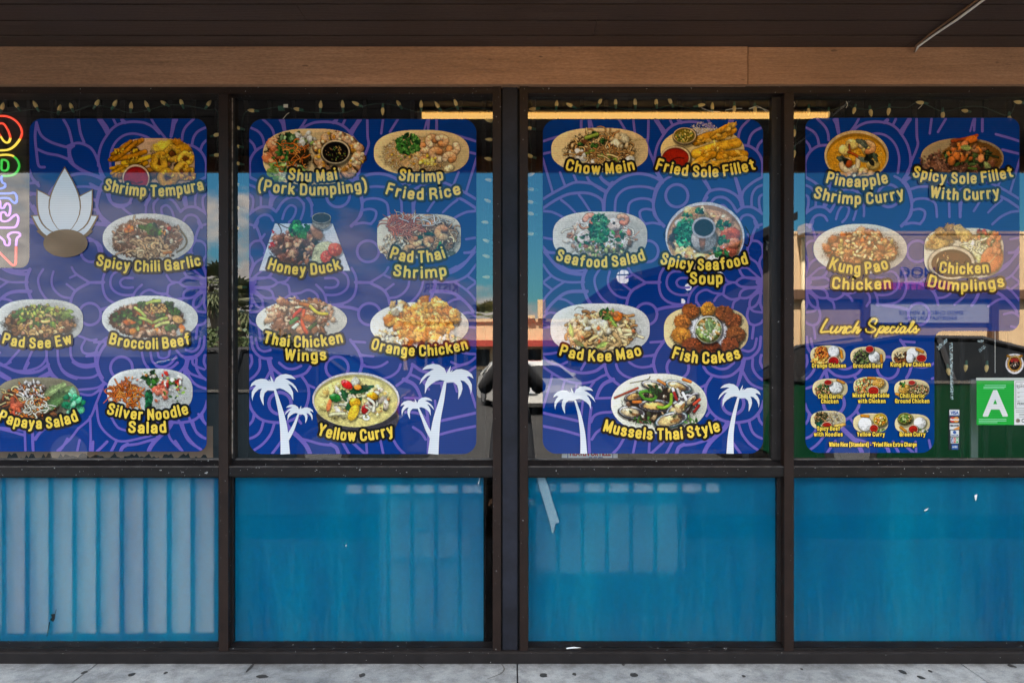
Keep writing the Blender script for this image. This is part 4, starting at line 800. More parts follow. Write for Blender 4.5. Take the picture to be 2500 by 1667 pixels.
def f_seafood(p, cx, cy, rx, ry):
    p.plate(cx, cy, rx, ry, (0.80, 0.79, 0.76), 2.7, 0.1)
    p.bits((cx, cy+4, rx*0.72, ry*0.74), 110, ((226, 212, 196), (206, 184, 166), (238, 230, 220), (196, 150, 120)), (5, 13), 0.4, 0.35, 0.3)
    p.noodles((cx, cy+4, rx*0.74, ry*0.74), 40, WHT+((206, 140, 100),), (2.5, 5), (14, 34), 1.2, 0.3); p.bits((cx, cy+8, rx*0.7, ry*0.66), 20, ((196, 110, 84), (160, 90, 66), (120, 84, 60)), (4, 8))
    for x, y in ((-40, 2), (34, -30)): p.blob(cx+x, cy+y, 17, 16, 0, (0.90, 0.82, 0.78), 0.12, 0.4, 0.2); p.blob(cx+x, cy+y-2, 3.6, 3.6, 0, (0.18, 0.16, 0.16), 0.2, 0)
    p.shrimp(cx-22, cy-40, 15, 3.2, ((240, 170, 140), (220, 110, 80))); p.shrimp(cx+56, cy-38, 14, 4, ((240, 190, 150), (220, 120, 90)))
    p.leaves((cx-2, cy-18, 24, 34), 130, ((26, 110, 66), (50, 140, 90), (16, 76, 44), (90, 160, 100)), (4, 10), 0.45); p.leaves((cx+6, cy+14, rx*0.6, ry*0.55), 46, ((30, 100, 54), (60, 130, 60), (40, 84, 44)), (4, 9)); p.bits((cx+4, cy+38, 70, 16), 30, ((196, 190, 120), (150, 160, 90), (100, 84, 60)), (3, 7))
    p.strand([(cx+80, cy+4), (cx+96, cy-12)], 1.6, (0.80, 0.50, 0.36), 0)
def f_soup(p, cx, cy, rx, ry):
    p.strand([(cx+rx+2, cy-24), (cx+rx+12, cy-4), (cx+rx+8, cy+22), (cx+rx, cy+18)], 3.5, (0.12, 0.12, 0.15), 0); p.strand([(cx-rx+2, cy-18), (cx-rx-3, cy-6), (cx-rx, cy+6)], 2.5, (0.12, 0.12, 0.15), 0)
    p.bowl(cx, cy, rx, ry, (0.78, 0.80, 0.86), (0.80, 0.62, 0.46), 0, 0.05)
    p.bits((cx, cy+4, 80, 66), 110, ((216, 176, 130), (232, 200, 160), (206, 150, 104), (226, 190, 120), (190, 140, 104)), (6, 15), 0.5, 0.35, 0.25, 0.15)
    for x, y, a, b, c in ((62, -6, 24, 16, (0.84, 0.36, 0.20)), (56, 34, 26, 18, (0.74, 0.36, 0.26)), (70, 14, 16, 12, (0.82, 0.50, 0.36)), (-46, 44, 30, 22, (0.86, 0.70, 0.42)), (-4, 56, 26, 16, (0.84, 0.68, 0.40)), (26, 58, 22, 14, (0.92, 0.88, 0.82)), (-30, -58, 26, 14, (0.84, 0.68, 0.40)), (-58, -30, 16, 12, (0.90, 0.86, 0.80))): p.blob(cx+x, cy+y, a, b, rng.uniform(-0.4, 0.4), c, 0.25, 0.3, 0.3)
    p.bits((cx, cy+6, 78, 64), 60, ((236, 214, 180), (206, 130, 80), (240, 228, 206)), (2, 4.5), 0.5, 0.4, 0.3, 0.15)
    p.bits((cx-78, cy+2, 10, 24), 5, ((90, 70, 70), (60, 48, 50)), (5, 9)); p.leaves((cx-46, cy-6, 26, 34), 140, ((16, 110, 70), (40, 146, 96), (10, 76, 50), (70, 160, 110)), (4.5, 9), 0.65)
    for x, y, r in ((-44, -48, 12), (40, -28, 12), (56, -30, 8), (44, 10, 14), (24, 34, 16), (44, 44, 16), (52, 56, 14), (-14, -62, 8)): p.leaves((cx+x, cy+y, r, r*0.8), int(r*1.3), ((30, 110, 66), (60, 140, 76), (16, 80, 50)), (4, 7), 0.6)
    p.blob(cx-3, cy+6, 31, 30, 0, (0.62, 0.60, 0.60), 0.02, 0.5); p.blob(cx-6, cy+6, 8, 26, 0, (0.60, 0.38, 0.24), 0.2, 0); p.blob(cx-3, cy-22, 29, 26, 0, (0.70, 0.70, 0.74), 0.0, 0.2, flat=0.7); p.blob(cx-3, cy-22, 24, 21, 0, (0.10, 0.10, 0.15), 0.0, 0, flat=0.8)
def f_padkeemao(p, cx, cy, rx, ry):
    p.plate(cx, cy, rx, ry, (0.86, 0.86, 0.83), 2.6, 0.1)
    p.blob(cx+2, cy+6, rx*0.66, ry*0.74, 0, (0.56, 0.36, 0.18), 0.2, 0.15)
    p.noodles((cx+2, cy+4, rx*0.70, ry*0.76), 110, ((226, 190, 130), (206, 164, 100), (240, 214, 166), (180, 126, 70)), (4, 8), (16, 38), 1.4, 0.25); p.bits((cx, cy+2, rx*0.68, ry*0.7), 80, NOOD+((180, 120, 70), (236, 214, 170), (230, 196, 140)), (4, 10), 0.4, 0.5, 0.2)
    p.noodles((cx+34, cy+24, 40, 26), 30, ((236, 206, 150), (220, 180, 116)), (6, 11), (24, 44), 1.6, 0.25); p.bits((cx-12, cy-4, 40, 22), 16, ((244, 234, 206), (240, 216, 166)), (5, 11), 0.6, 0.5, 0.2)
    for x, y, a in ((24, -34, 0.4), (32, -16, 0.9), (-70, 6, 1.4), (-52, 36, 0.6), (6, 40, -0.4)): p.leaf(cx+x, cy+y, 18, 7, a, p.col(LGRN+((110, 140, 80),)))
    p.leaves((cx+24, cy-36, 26, 12), 14, GRN, (5, 9)); p.blob(cx+42, cy-30, 13, 13, 0, (0.84, 0.42, 0.12), 0.25, 0.4); p.bits((cx, cy, rx*0.7, ry*0.66), 9, ((206, 130, 70), (190, 100, 50)), (3, 6)); p.strand([(cx-62, cy-46), (cx-54, cy-52), (cx-40, cy-50)], 2, (0.5, 0.46, 0.36), 0)
def f_fishcakes(p, cx, cy, rx, ry):
    p.plate(cx, cy+4, rx, ry, (0.86, 0.77, 0.56), 2.7, 0.1); p.blob(cx+2, cy+10, 52, 44, 0, (0.84, 0.83, 0.84), 0.05, 0.1, flat=0.7)
    for x, y, a, b, c in ((4, -50, 19, 18, (0.84, 0.54, 0.14)), (-38, -44, 21, 19, (0.62, 0.32, 0.10)), (44, -40, 21, 19, (0.56, 0.28, 0.10)), (66, -22, 20, 17, (0.56, 0.28, 0.12)), (-58, -18, 22, 20, (0.70, 0.40, 0.13)), (-60, 14, 24, 21, (0.80, 0.50, 0.16)), (72, 12, 23, 20, (0.56, 0.30, 0.12)), (-34, 42, 26, 21, (0.52, 0.24, 0.10)), (14, 48, 22, 20, (0.46, 0.20, 0.09)), (58, 40, 23, 21, (0.50, 0.23, 0.10))):
        p.blob(cx+x, cy+y, a, b, 0, c, 0.22, 0.6); c2 = np.array(c)
        for q in range(46): t = rng.uniform(0, 6.28); r = rng.uniform(0, 0.9); p.blob(cx+x+a*r*math.cos(t), cy+y+b*r*math.sin(t), rng.uniform(1.5, 4), rng.uniform(1.2, 3), t, c2*rng.uniform(0.7, 1.35), 0.6, 0.1, 0.1)
    p.bowl(cx+6, cy, 33, 33, (0.86, 0.85, 0.76), (0.40, 0.40, 0.14), 2, 0.06); p.bits((cx+6, cy+2, 27, 26), 90, ((206, 206, 150), (150, 170, 90), (232, 226, 196), (206, 150, 70), (110, 140, 70)), (3, 7), 0.6, 0.4, 0.2, 0.2); p.leaf(cx+8, cy-8, 15, 10, 1.3, (0.58, 0.70, 0.46))
def f_mussels(p, cx, cy, rx, ry):
    p.plate(cx, cy, rx, ry, (0.87, 0.87, 0.80), 2.1, 0.14)
    def mus(x, y, l, w, a, teal=False):
        p.blob(cx+x, cy+y, l, w, a, (0.10, 0.30, 0.30) if teal else (0.10, 0.09, 0.11), 0.05, 0.5); p.blob(cx+x, cy+y-1, l*0.93, w*0.86, a, (0.78, 0.80, 0.82), 0.05, 0, 0.3); p.blob(cx+x, cy+y, l*0.84, w*0.74, a, (0.28, 0.26, 0.28), 0.1, 0)
        p.blob(cx+x-l*0.12*math.cos(a), cy+y-l*0.1*math.sin(a), l*0.62, w*0.60, a, p.col(((226, 196, 130), (232, 210, 160), (206, 160, 90))), 0.3, 0.2, 0.35); p.blob(cx+x+l*0.2*math.cos(a), cy+y+l*0.2*math.sin(a)+w*0.2, l*0.3, w*0.22, a, (0.55, 0.38, 0.2), 0.4, 0)
    p.blob(cx+6, cy+8, 84, 44, 0, (0.12, 0.10, 0.08), 0.25, 0.2); p.strand([(cx-108, cy-14), (cx-80, cy-26), (cx-52, cy-38)], 5, (0.66, 0.24, 0.14)); p.strand([(cx-70, cy-50), (cx-30, cy-58), (cx-22, cy-66)], 2.4, (0.4, 0.38, 0.2), 0)
    mus(-14, -44, 30, 12, 0.2); mus(48, -42, 34, 13, 0.3, True); mus(-60, -18, 26, 12, -0.3); mus(-66, 22, 34, 17, 0.15); mus(-8, 6, 44, 17, 0.05); mus(50, 10, 46, 22, -0.75); mus(30, 40, 42, 20, -0.25, True); mus(80, -10, 22, 10, -0.8)
    p.bits((cx-4, cy, 78, 44), 34, ((226, 210, 180), (90, 60, 40), (206, 170, 120), (60, 70, 40)), (3, 7), 0.5, 0.4, 0.3)
    p.strand([(cx-38, cy-14), (cx-46, cy-26), (cx-26, cy-30), (cx-8, cy-20), (cx-14, cy-10), (cx-34, cy-11)], 8, (0.26, 0.52, 0.12), gloss=0.25); p.strand([(cx+30, cy-22), (cx+28, cy+0), (cx+12, cy+10), (cx-2, cy+8)], 8, (0.52, 0.70, 0.16), gloss=0.25); p.leaves((cx-10, cy-36, 16, 14), 24, ((20, 60, 26), (40, 90, 40)), (5, 9))
    for x, y, a, c in ((48, -26, 1.2, WHT), (62, -18, 1.1, WHT), (36, -28, 1.3, WHT), (6, -52, 0.5, CARR), (68, -56, 0.3, CARR), (92, -4, -0.7, RED), (92, 12, -0.9, RED), (-54, -4, 0, CARR), (40, -18, 1.2, RED)): p.strand([(cx+x-9*math.cos(a), cy+y-9*math.sin(a)), (cx+x+9*math.cos(a), cy+y+9*math.sin(a))], 7, p.col(c), gloss=0.2)
    p.leaves((cx+80, cy+44, 16, 16), 9, GRN, (5, 9), 0.35); p.leaves((cx-40, cy+40, 26, 8), 14, GRN+((90, 40, 30),), (4, 8))
def f_pineapple(p, cx, cy, rx, ry):
    p.bowl(cx, cy, rx, ry, (0.80, 0.68, 0.46), (0.82, 0.56, 0.11), 0, 0.075)
    p.bits((cx, cy+4, 64, 46), 200, ((222, 160, 40), (206, 136, 26), (236, 186, 70)), (1, 2.6), 0.6, 0.4, 0.2, 0)
    for x, y in ((-30, -14), (-10, -28), (28, -14), (40, 22), (16, 42)): p.blob(cx+x, cy+y, 15, 12, 0.2, (0.90, 0.76, 0.40), 0.2, 0.3, 0.25)
    p.shrimp(cx-22, cy+20, 21, 0.5, ((244, 224, 180), (236, 180, 120)), 14); p.shrimp(cx+28, cy-16, 19, 3.6, ((240, 206, 140), (206, 120, 60)), 14); p.strand([(cx+4, cy+6), (cx+2, cy+28), (cx-10, cy+44)], 11, (0.93, 0.82, 0.62)); p.strand([(cx-20, cy-8), (cx-4, cy-2), (cx+6, cy+6)], 6, (0.64, 0.26, 0.08)); p.strand([(cx-18, cy-26), (cx-16, cy-12)], 5, (0.62, 0.30, 0.14))
    for x, y, a in ((16, 10, 0.5), (30, 4, -0.6), (36, 16, 0.9), (10, -34, 0.3), (18, -28, 0.9), (-36, 8, 0.2), (-24, 14, 0.6), (46, 4, 1.2)): p.leaf(cx+x, cy+y, 14, 7, a, p.col(((36, 44, 30), (60, 70, 50), (24, 30, 24), (96, 104, 84))))
    p.blob(cx-18, cy+20, 8, 10, 0.3, (0.62, 0.26, 0.08), 0.3); p.bits((cx+10, cy+44, 40, 10), 14, ((240, 206, 160), (226, 170, 110)), (4, 9))
def f_spicysole(p, cx, cy, rx, ry):
    p.plate(cx, cy+2, rx, ry, (0.62, 0.52, 0.36), 2.2, 0.08); p.blob(cx+20, cy+4, rx*0.76, ry*0.86, 0, (0.46, 0.29, 0.10), 0.05, 0, flat=0.6)
    p.bits((cx-30, cy+24, 66, 22), 46, ((110, 66, 42), (84, 48, 34), (140, 90, 60)), (8, 18), 0.5, 0.5, 0.15); p.bits((cx+26, cy+24, 60, 20), 30, ((110, 62, 36), (80, 44, 28)), (7, 14), 0.5, 0.5, 0.15); p.bits((cx-24, cy+10, 80, 30), 90, ((150, 100, 66), (96, 56, 40)), (2, 5), 0.5, 0.5, 0.15)
    p.leaves((cx+14, cy-4, 54, 26), 60, ((40, 56, 28), (26, 40, 24), (84, 106, 50), (60, 84, 34)), (5, 12), 0.5); p.bits((cx+6, cy-14, 46, 26), 40, BRN+((206, 110, 30), (180, 90, 30)), (4, 9), 0.5, 0.4, 0.2)
    p.strand([(cx-24, cy-40), (cx+8, cy-46), (cx+36, cy-54)], 9, (0.60, 0.24, 0.08)); p.blob(cx+22, cy-44, 20, 9, -0.3, (0.76, 0.38, 0.10), 0.3)
    for x, y in ((-14, -4), (46, 2), (-26, 8), (6, -30)): p.blob(cx+x, cy+y, 8.5, 11, 0.2, p.col(((226, 130, 70), (206, 110, 40))), 0.25, 0.4)
    p.leaf(cx+10, cy-24, 16, 7, 0.1, (0.56, 0.60, 0.30)); p.leaf(cx+62, cy+20, 13, 7, 0.9, (0.60, 0.64, 0.36)); p.strand([(cx+16, cy+26), (cx+34, cy+28)], 6, (0.28, 0.38, 0.12)); p.strand([(cx+58, cy-8), (cx+88, cy+0)], 5, (0.18, 0.22, 0.10))
def f_kungpao(p, cx, cy, rx, ry):
    p.plate(cx, cy, rx, ry, (0.86, 0.83, 0.77), 2.1, 0.12); p.blob(cx, cy+2, rx*0.80, ry*0.72, 0, (0.52, 0.26, 0.10), 0.15, 0.15)
    for x, y in p.spots(cx+2, cy-2, 84, 42, 52): p.blob(x, y, rng.uniform(8, 17), rng.uniform(7, 12), rng.uniform(0, 3), p.col(((206, 130, 66), (180, 100, 46), (226, 156, 90), (150, 78, 34))), 0.4, 0.5, 0.3)
    p.bits((cx, cy, 84, 42), 60, ((222, 110, 40), (206, 140, 70), (160, 80, 40), (180, 150, 70)), (3, 8), 0.4, 0.4, 0.3)
    for x, y in np.concatenate([p.spots(cx+6, cy-18, 50, 26, 20), p.spots(cx+6, cy+12, 80, 34, 14)]): p.blob(x, y, rng.uniform(4.5, 7), rng.uniform(2.6, 3.8), rng.uniform(0, 3), p.col(((230, 196, 136), (216, 176, 110), (236, 210, 156))), 0.15, 0.4, 0.12)
def f_dumplings(p, cx, cy, rx, ry):
    p.plate(cx, cy+4, rx, ry, (0.84, 0.80, 0.70), 3.2, 0.1)
    for k, (x, y, a) in enumerate(((-54, -30, 0.1), (-40, -44, 0.25), (-20, -50, 0.5), (-2, -42, 0.8), (10, -30, 1.0), (-66, -18, 0.0))): p.blob(cx+x, cy+y, 30, 14, a, p.col(((196, 150, 70), (170, 120, 50), (210, 170, 90))), 0.3, 0.5); p.bits((cx+x, cy+y, 22, 9), 14, ((206, 160, 84), (150, 100, 40)), (2, 5), 0.5, 0.5, 0.1, 0.15)
    p.bits((cx+60, cy-26, 30, 26), 50, ((90, 100, 50), (60, 76, 36), (130, 130, 70), (196, 110, 60)), (5, 11), 0.5, 0.4); p.bits((cx+24, cy+2, 34, 30), 40, ((232, 222, 160), (214, 206, 130), (240, 234, 196)), (7, 14), 0.5, 0.35, 0.15, 0.2); p.noodles((cx+30, cy, 40, 30), 20, ((236, 226, 176),), (3, 5), (16, 30), 1.4)
    p.blob(cx+68, cy+20, 27, 34, 0.4, (0.84, 0.46, 0.26), 0.1, 0.4, 0.2); p.strand([(cx+54, cy+34), (cx+70, cy+20), (cx+84, cy+0)], 3, (0.93, 0.66, 0.44), 0, only=True); p.bits((cx+76, cy-16, 16, 24), 12, ((214, 110, 60), (226, 140, 90)), (5, 9)); p.bits((cx+50, cy-48, 14, 5), 5, RED, (3, 6))
    p.bowl(cx-30, cy+28, 56, 40, (0.85, 0.78, 0.66), (0.30, 0.15, 0.07), 2, 0.12); p.bits((cx-44, cy+16, 7, 12), 16, ((226, 180, 100), (150, 96, 50)), (1, 3), 0.6, 0.4, 0.3, 0)
    p.blob(cx-64, cy+22, 2, 8, 0.3, (0.8, 0.7, 0.5), 0, 0)
def lunch(kind):
    def f(p, cx, cy, rx, ry):
        p.plate(cx, cy, rx, ry, (0.82, 0.76, 0.58), 2.6, 0.1)
        rice = lambda x, y, a, b, c=(0.93, 0.93, 0.92): p.blob(cx+x, cy+y, a, b, 0, c, 0.06, 0.4)
        frice = lambda x, y: (p.blob(cx+x, cy+y, 15, 12, 0, (0.78, 0.56, 0.20), 0.1, 0.4), p.bits((cx+x, cy+y, 12, 9), 50, ((226, 176, 80), (200, 140, 50), (240, 206, 120)), (0.8, 1.7), 0.5, 0.3, 0.1, 0.1))
        sauce = lambda x, y, a, b: (p.bowl(cx+x, cy+y, a, b, (0.84, 0.66, 0.56), (0.62, 0.07, 0.06), 1.5, 0.1), p.strand([(cx+x-5, cy+y+2), (cx+x, cy+y), (cx+x+5, cy+y+2)], 1.4, (0.34, 0.03, 0.04), 0))
        roll = lambda x, y, a: p.strand([(cx+x-8*math.cos(a), cy+y-8*math.sin(a)), (cx+x+8*math.cos(a), cy+y+8*math.sin(a))], 7, (0.78, 0.50, 0.12))
        mix = lambda x, y, a, b, n, cols, sz=(1.2, 3.2): (p.blob(cx+x, cy+y, a, b, 0, np.array(cols[0])/255*0.5, 0.3, 0.2), p.bits((cx+x, cy+y, a, b), n, cols, sz, 0.4, 0.4, 0.2))
        if kind == 0: mix(-16, -2, 17, 19, 150, ((206, 90, 20), (232, 120, 30), (190, 60, 16), (240, 150, 50))); mix(-18, 15, 22, 9, 40, ((232, 160, 50), (240, 190, 90)), (2, 4)); rice(14, -9, 13.5, 14); roll(33, -2, 1.4); sauce(14, 15, 14, 12.5)
        if kind == 1: mix(-14, 3, 20, 18, 130, ((70, 96, 40), (40, 66, 28), (90, 60, 60), (140, 150, 80), (60, 40, 36))); rice(15, 1, 13.5, 14); roll(33, 6, 1.5); sauce(4, -18, 10.5, 9)
        if kind == 2: mix(-16, 5, 20, 16, 120, ((130, 66, 24), (100, 48, 20), (170, 90, 34))); mix(-22, -4, 12, 8, 24, ((236, 210, 160), (226, 190, 130)), (1.6, 3)); rice(8, -8, 14, 13); rice(2, 4, 9, 12); sauce(30, 4, 13, 10); roll(26, -14, 0.4)
        if kind == 3: mix(-18, 4, 18, 15, 110, ((206, 130, 80), (40, 90, 40), (226, 180, 140), (150, 80, 40), (60, 120, 50))); rice(14, -2, 16, 14); sauce(-5, -15, 10, 6.5); roll(26, -17, 0.4)
        if kind == 4: mix(-16, 0, 22, 20, 170, ((226, 216, 150), (90, 140, 50), (214, 90, 40), (190, 200, 110), (230, 150, 60))); frice(18, -8); roll(2, -20, 0.1); sauce(6, 10, 14, 11.5)
        if kind == 5: frice(-18, 0); mix(17, 4, 22, 16, 190, ((196, 160, 110), (160, 110, 70), (206, 80, 60), (226, 200, 150), (120, 130, 60)), (0.9, 2.2)); p.leaves((cx-22, cy-12, 7, 6), 14, GRN, (3, 5)); sauce(0, -16, 9, 6); roll(-30, 14, 0.2)
        if kind == 6: mix(-16, -6, 17, 14, 100, ((110, 66, 30), (60, 50, 24), (190, 140, 90), (40, 66, 40))); p.rice((cx+17, cy-6, 21, 15), 90, ((226, 220, 204), (190, 170, 140))); p.bits((cx+17, cy-6, 20, 14), 16, BRN, (0.8, 1.6)); p.leaves((cx-24, cy+10, 9, 6), 16, ((16, 70, 56), (24, 90, 70)), (3, 5)); p.strand([(cx+18, cy+14), (cx+40, cy+10)], 8, (0.86, 0.66, 0.32)); sauce(-3, 13, 13, 10)
        if kind == 7: rice(-14, 2, 16.5, 17); roll(-14, -17, 0.1); p.bowl(cx+23, cy-9, 17.5, 16, (0.78, 0.70, 0.34), (0.70, 0.54, 0.10), 2, 0.1); p.bits((cx+23, cy-7, 13, 11), 40, ((240, 216, 90), (90, 100, 30), (206, 120, 30), (246, 230, 160)), (1.6, 3.6)); sauce(8, 13, 11, 10.5); p.leaves((cx+26, cy+16, 8, 4), 6, GRN, (2, 4))
        if kind == 8: p.bowl(cx-18, cy-14, 18, 13, (0.62, 0.56, 0.26), (0.34, 0.44, 0.12), 5, 0.1); p.bits((cx-18, cy-12, 14, 9), 44, ((130, 160, 70), (80, 120, 40), (196, 200, 130), (190, 130, 60)), (1.5, 3.2)); rice(18, -2, 15, 14); roll(-22, 14, 0.7); sauce(2, 13, 12, 10.5); p.leaves((cx+28, cy+16, 11, 5), 12, GRN+WHT, (2, 4))
    return f
# ================================================================== SETTING
def concrete(name, c1, c2, c3):
    m, t, out = mat(name); L = t.links.new; p = N(t, 'ShaderNodeBsdfPrincipled'); tc = N(t, 'ShaderNodeTexCoord'); p.inputs['Roughness'].default_value = 0.85
    n1 = N(t, 'ShaderNodeTexNoise', Scale=1.7, Detail=8.0, Roughness=0.7, Distortion=0.6); n2 = N(t, 'ShaderNodeTexNoise', Scale=14.0, Detail=9.0, Roughness=0.75); n3 = N(t, 'ShaderNodeTexNoise', Scale=220.0, Detail=3.0)
    for n in (n1, n2, n3): L(tc.outputs['Object'], n.inputs[0])
    r = N(t, 'ShaderNodeValToRGB'); L(n1.outputs[0], r.inputs[0]); e = r.color_ramp.elements; e[0].position = 0.36; e[0].color = (*c2, 1); e[1].position = 0.62; e[1].color = (*c1, 1)
    r2 = N(t, 'ShaderNodeMapRange'); r2.inputs[1].default_value = 0.34; r2.inputs[2].default_value = 0.56; r2.inputs[3].default_value = 0.55; r2.inputs[4].default_value = 1.06; L(n2.outputs[0], r2.inputs[0])
    r3 = N(t, 'ShaderNodeMapRange'); r3.inputs[1].default_value = 0.3; r3.inputs[2].default_value = 0.7; r3.inputs[3].default_value = 0.78; r3.inputs[4].default_value = 1.16; L(n3.outputs[0], r3.inputs[0])
    mm = N(t, 'ShaderNodeMath', operation='MULTIPLY'); L(r2.outputs[0], mm.inputs[0]); L(r3.outputs[0], mm.inputs[1])
    x = N(t, 'ShaderNodeMix', data_type='RGBA', blend_type='MULTIPLY'); x.inputs[0].default_value = 1; L(r.outputs[0], x.inputs[6]); L(mm.outputs[0], x.inputs[7]); L(x.outputs[2], p.inputs['Base Color'])
    
    if name == 'worn_concrete':          # grime gathered along the foot of the wall
        sp = N(t, 'ShaderNodeSeparateXYZ'); L(tc.outputs['Object'], sp.inputs[0]); gm = N(t, 'ShaderNodeMapRange'); gm.inputs[1].default_value = -0.125; gm.inputs[2].default_value = -0.06; L(sp.outputs[1], gm.inputs[0])
        n4 = N(t, 'ShaderNodeTexNoise', Scale=11.0, Detail=8.0, Roughness=0.7); L(tc.outputs['Object'], n4.inputs[0]); n5 = N(t, 'ShaderNodeMapRange'); n5.inputs[1].default_value = 0.38; n5.inputs[2].default_value = 0.66; n5.inputs[3].default_value = 0.1; n5.inputs[4].default_value = 1.0; L(n4.outputs[0], n5.inputs[0])
        ml = N(t, 'ShaderNodeMath', operation='MULTIPLY'); L(gm.outputs[0], ml.inputs[0]); L(n5.outputs[0], ml.inputs[1]); dx = N(t, 'ShaderNodeMix', data_type='RGBA'); L(ml.outputs[0], dx.inputs[0]); L(x.outputs[2], dx.inputs[6]); dx.inputs[7].default_value = (0.10, 0.10, 0.10, 1); L(dx.outputs[2], p.inputs['Base Color'])
    b = N(t, 'ShaderNodeBump'); b.inputs['Distance'].default_value = 0.004; L(n2.outputs[0], b.inputs['Height']); L(b.outputs[0], p.inputs['Normal']); L(p.outputs[0], out.inputs[0]); return m
M['concrete'] = concrete('worn_concrete', (0.42, 0.45, 0.475), (0.23, 0.255, 0.28), None)
M['asphalt'] = concrete('old_asphalt', (0.030, 0.029, 0.028), (0.020, 0.0195, 0.0195), None)
M['stain'] = principled('old_gum', (0.035, 0.037, 0.040), 0.8)
M['crack'] = principled('crack_dirt', (0.12, 0.12, 0.12), 0.9)
M['paint'] = principled('road_paint', (0.85, 0.85, 0.83), 0.7, noise=(16, 1.6, (0.6, 0.6, 0.6)))
bm = bmesh.new(); box(bm, -300, 300, -400, 60, -0.6, -0.13); tag(bmobj('parking_lot', bm, M['asphalt']), kind='structure')
bm = bmesh.new()
xs = [-11.0, -8.98, -7.2, -5.42, -3.52, -1.755, 0.022, 1.90, 3.70, 5.5, 7.3, 9.2, 11.0]
for a, b in zip(xs[:-1], xs[1:]): box(bm, a+0.003, b-0.003, -1.76, 0.05, -0.14, 0.0)
sw = tag(bmobj('sidewalk', bm, M['concrete'], bevel=0.005), kind='structure')
boxo('sidewalk_joint', -11, 11, -1.75, 0.05, -0.14, -0.012, M['stain'], sw)
tag(boxo('kerb', -11, 11, -1.92, -1.765, -0.14, 0.001, M['concrete'], bevel=0.015), kind='structure')
def gpt(px, py, z=0.0):
    d = (EYE-z)*1695/(py-865); return ((px-1250)/1695*d, -3+d, z)
for ck in ([(1196,1606),(1216,1612),(1226,1622),(1231,1632),(1224,1642),(1206,1650),(1190,1656)], [(1010,1612),(1022,1622),(1034,1630)]):
    bm = bmesh.new(); pv = None
    for q, c in enumerate(catmull(ck, 4)):
        g0 = Vector(gpt(c[0], c[1], 0.0015)); w = 0.0022+0.0016*random.random(); cur = (bm.verts.new(g0+Vector((-w, 0, 0))), bm.verts.new(g0+Vector((w, 0, 0))))
        if pv: bm.faces.new((pv[0], cur[0], cur[1], pv[1]))
        pv = cur
    bmobj('crack', bm, M['crack'], sw)
for px, py, a, b in ((322, 1646, 0.016, 0.010), (884, 1648, 0.014, 0.012), (1327, 1648, 0.017, 0.012), (1548, 1647, 0.016, 0.013), (1573, 1614, 0.010, 0.010), (2204, 1640, 0.015, 0.012), (2248, 1653, 0.015, 0.011), (2271, 1638, 0.008, 0.008), (2385, 1617, 0.011, 0.010), (2469, 1625, 0.017, 0.011), (1402, 1645, 0.009, 0.010), (1415, 1617, 0.010, 0.005), (1522, 1622, 0.007, 0.006), (945, 1608, 0.009, 0.008), (612, 1628, 0.007, 0.03), (640, 1651, 0.026, 0.010), (404, 1642, 0.009, 0.007), (1815, 1650, 0.008, 0.007), (1957, 1633, 0.007, 0.006), (206, 1641, 0.012, 0.010)):
    x, y, z = gpt(px, py); n = 11; k = [random.uniform(0.75, 1.15) for _ in range(n)]
    v = [(x+a*k[i]*math.cos(i*2*math.pi/n), y+b*1.6*k[i]*math.sin(i*2*math.pi/n), 0.0012) for i in range(n)]+[(x, y, 0.0028)]
    mobj('gum_spot', v, [(i, (i+1) % n, n) for i in range(n)], M['stain'], sw, True)

# ================================================================== THE SHOPFRONT
shop = thing('shop_building', (0, 0, 0), 'long brown shopfront with four tall windows over blue frosted panels', 'building')
soff_z = P(0, 114, -0.07)[2]
# canopy
xc = (-8.0, -3.1, 1.66, 6.2, 9.0); yb = -0.05; k = 0
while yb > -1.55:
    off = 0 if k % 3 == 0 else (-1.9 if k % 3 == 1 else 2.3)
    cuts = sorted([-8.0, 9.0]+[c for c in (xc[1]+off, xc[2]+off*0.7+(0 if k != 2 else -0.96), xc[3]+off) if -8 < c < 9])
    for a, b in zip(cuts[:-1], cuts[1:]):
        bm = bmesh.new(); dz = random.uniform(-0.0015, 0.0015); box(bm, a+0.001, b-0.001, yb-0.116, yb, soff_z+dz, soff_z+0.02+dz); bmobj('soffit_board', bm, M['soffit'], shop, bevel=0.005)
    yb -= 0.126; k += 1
bm = bmesh.new(); box(bm, -8, 9, -1.60, -1.555, 2.508, 2.80); bmobj('canopy_fascia', bm, M['beam'], shop, bevel=0.006)
boxo('canopy_roof', -8, 9, -1.555, 6.0, soff_z+0.03, 2.78, M['dark_room'], shop)
M['stucco'] = principled('tan_stucco', (0.52, 0.40, 0.27), 0.9, noise=(3, 1.2, (0.46, 0.35, 0.23)), bump=(90, 0.003))
boxo('side_wall', -8, P(-210, 0)[0], -0.06, 0.2, 0, soff_z-0.002, M['stucco'], shop); boxo('side_wall', P(2710, 0)[0], 9, -0.06, 0.2, 0, soff_z-0.002, M['stucco'], shop)
# header
a, b = P(-205, 206, -0.075), P(1825, 113, -0.075); boxo('header_board', a[0], b[0], -0.075, 0.1, a[2], soff_z-0.003, M['beam'], shop, bevel=0.003)
a, b = P(1827, 206, -0.070), P(2705, 113, -0.070); boxo('header_board', a[0], b[0], -0.070, 0.1, a[2], soff_z-0.003, M['beam'], shop, bevel=0.003)
pboxo('head_gap', -200, 2700, 204, 213, -0.010, 0.08, M['black'], shop, 0)
pboxo('head_rail', -200, 1214, 212, 229, -0.045, 0.03, M['frame'], shop, 0.002); pboxo('head_rail', 1272, 2700, 210, 228, -0.045, 0.03, M['frame'], shop, 0.002)
pboxo('head_stop', -200, 2700, 228, 237, -0.006, 0.028, M['frame_dark'], shop, 0.001)
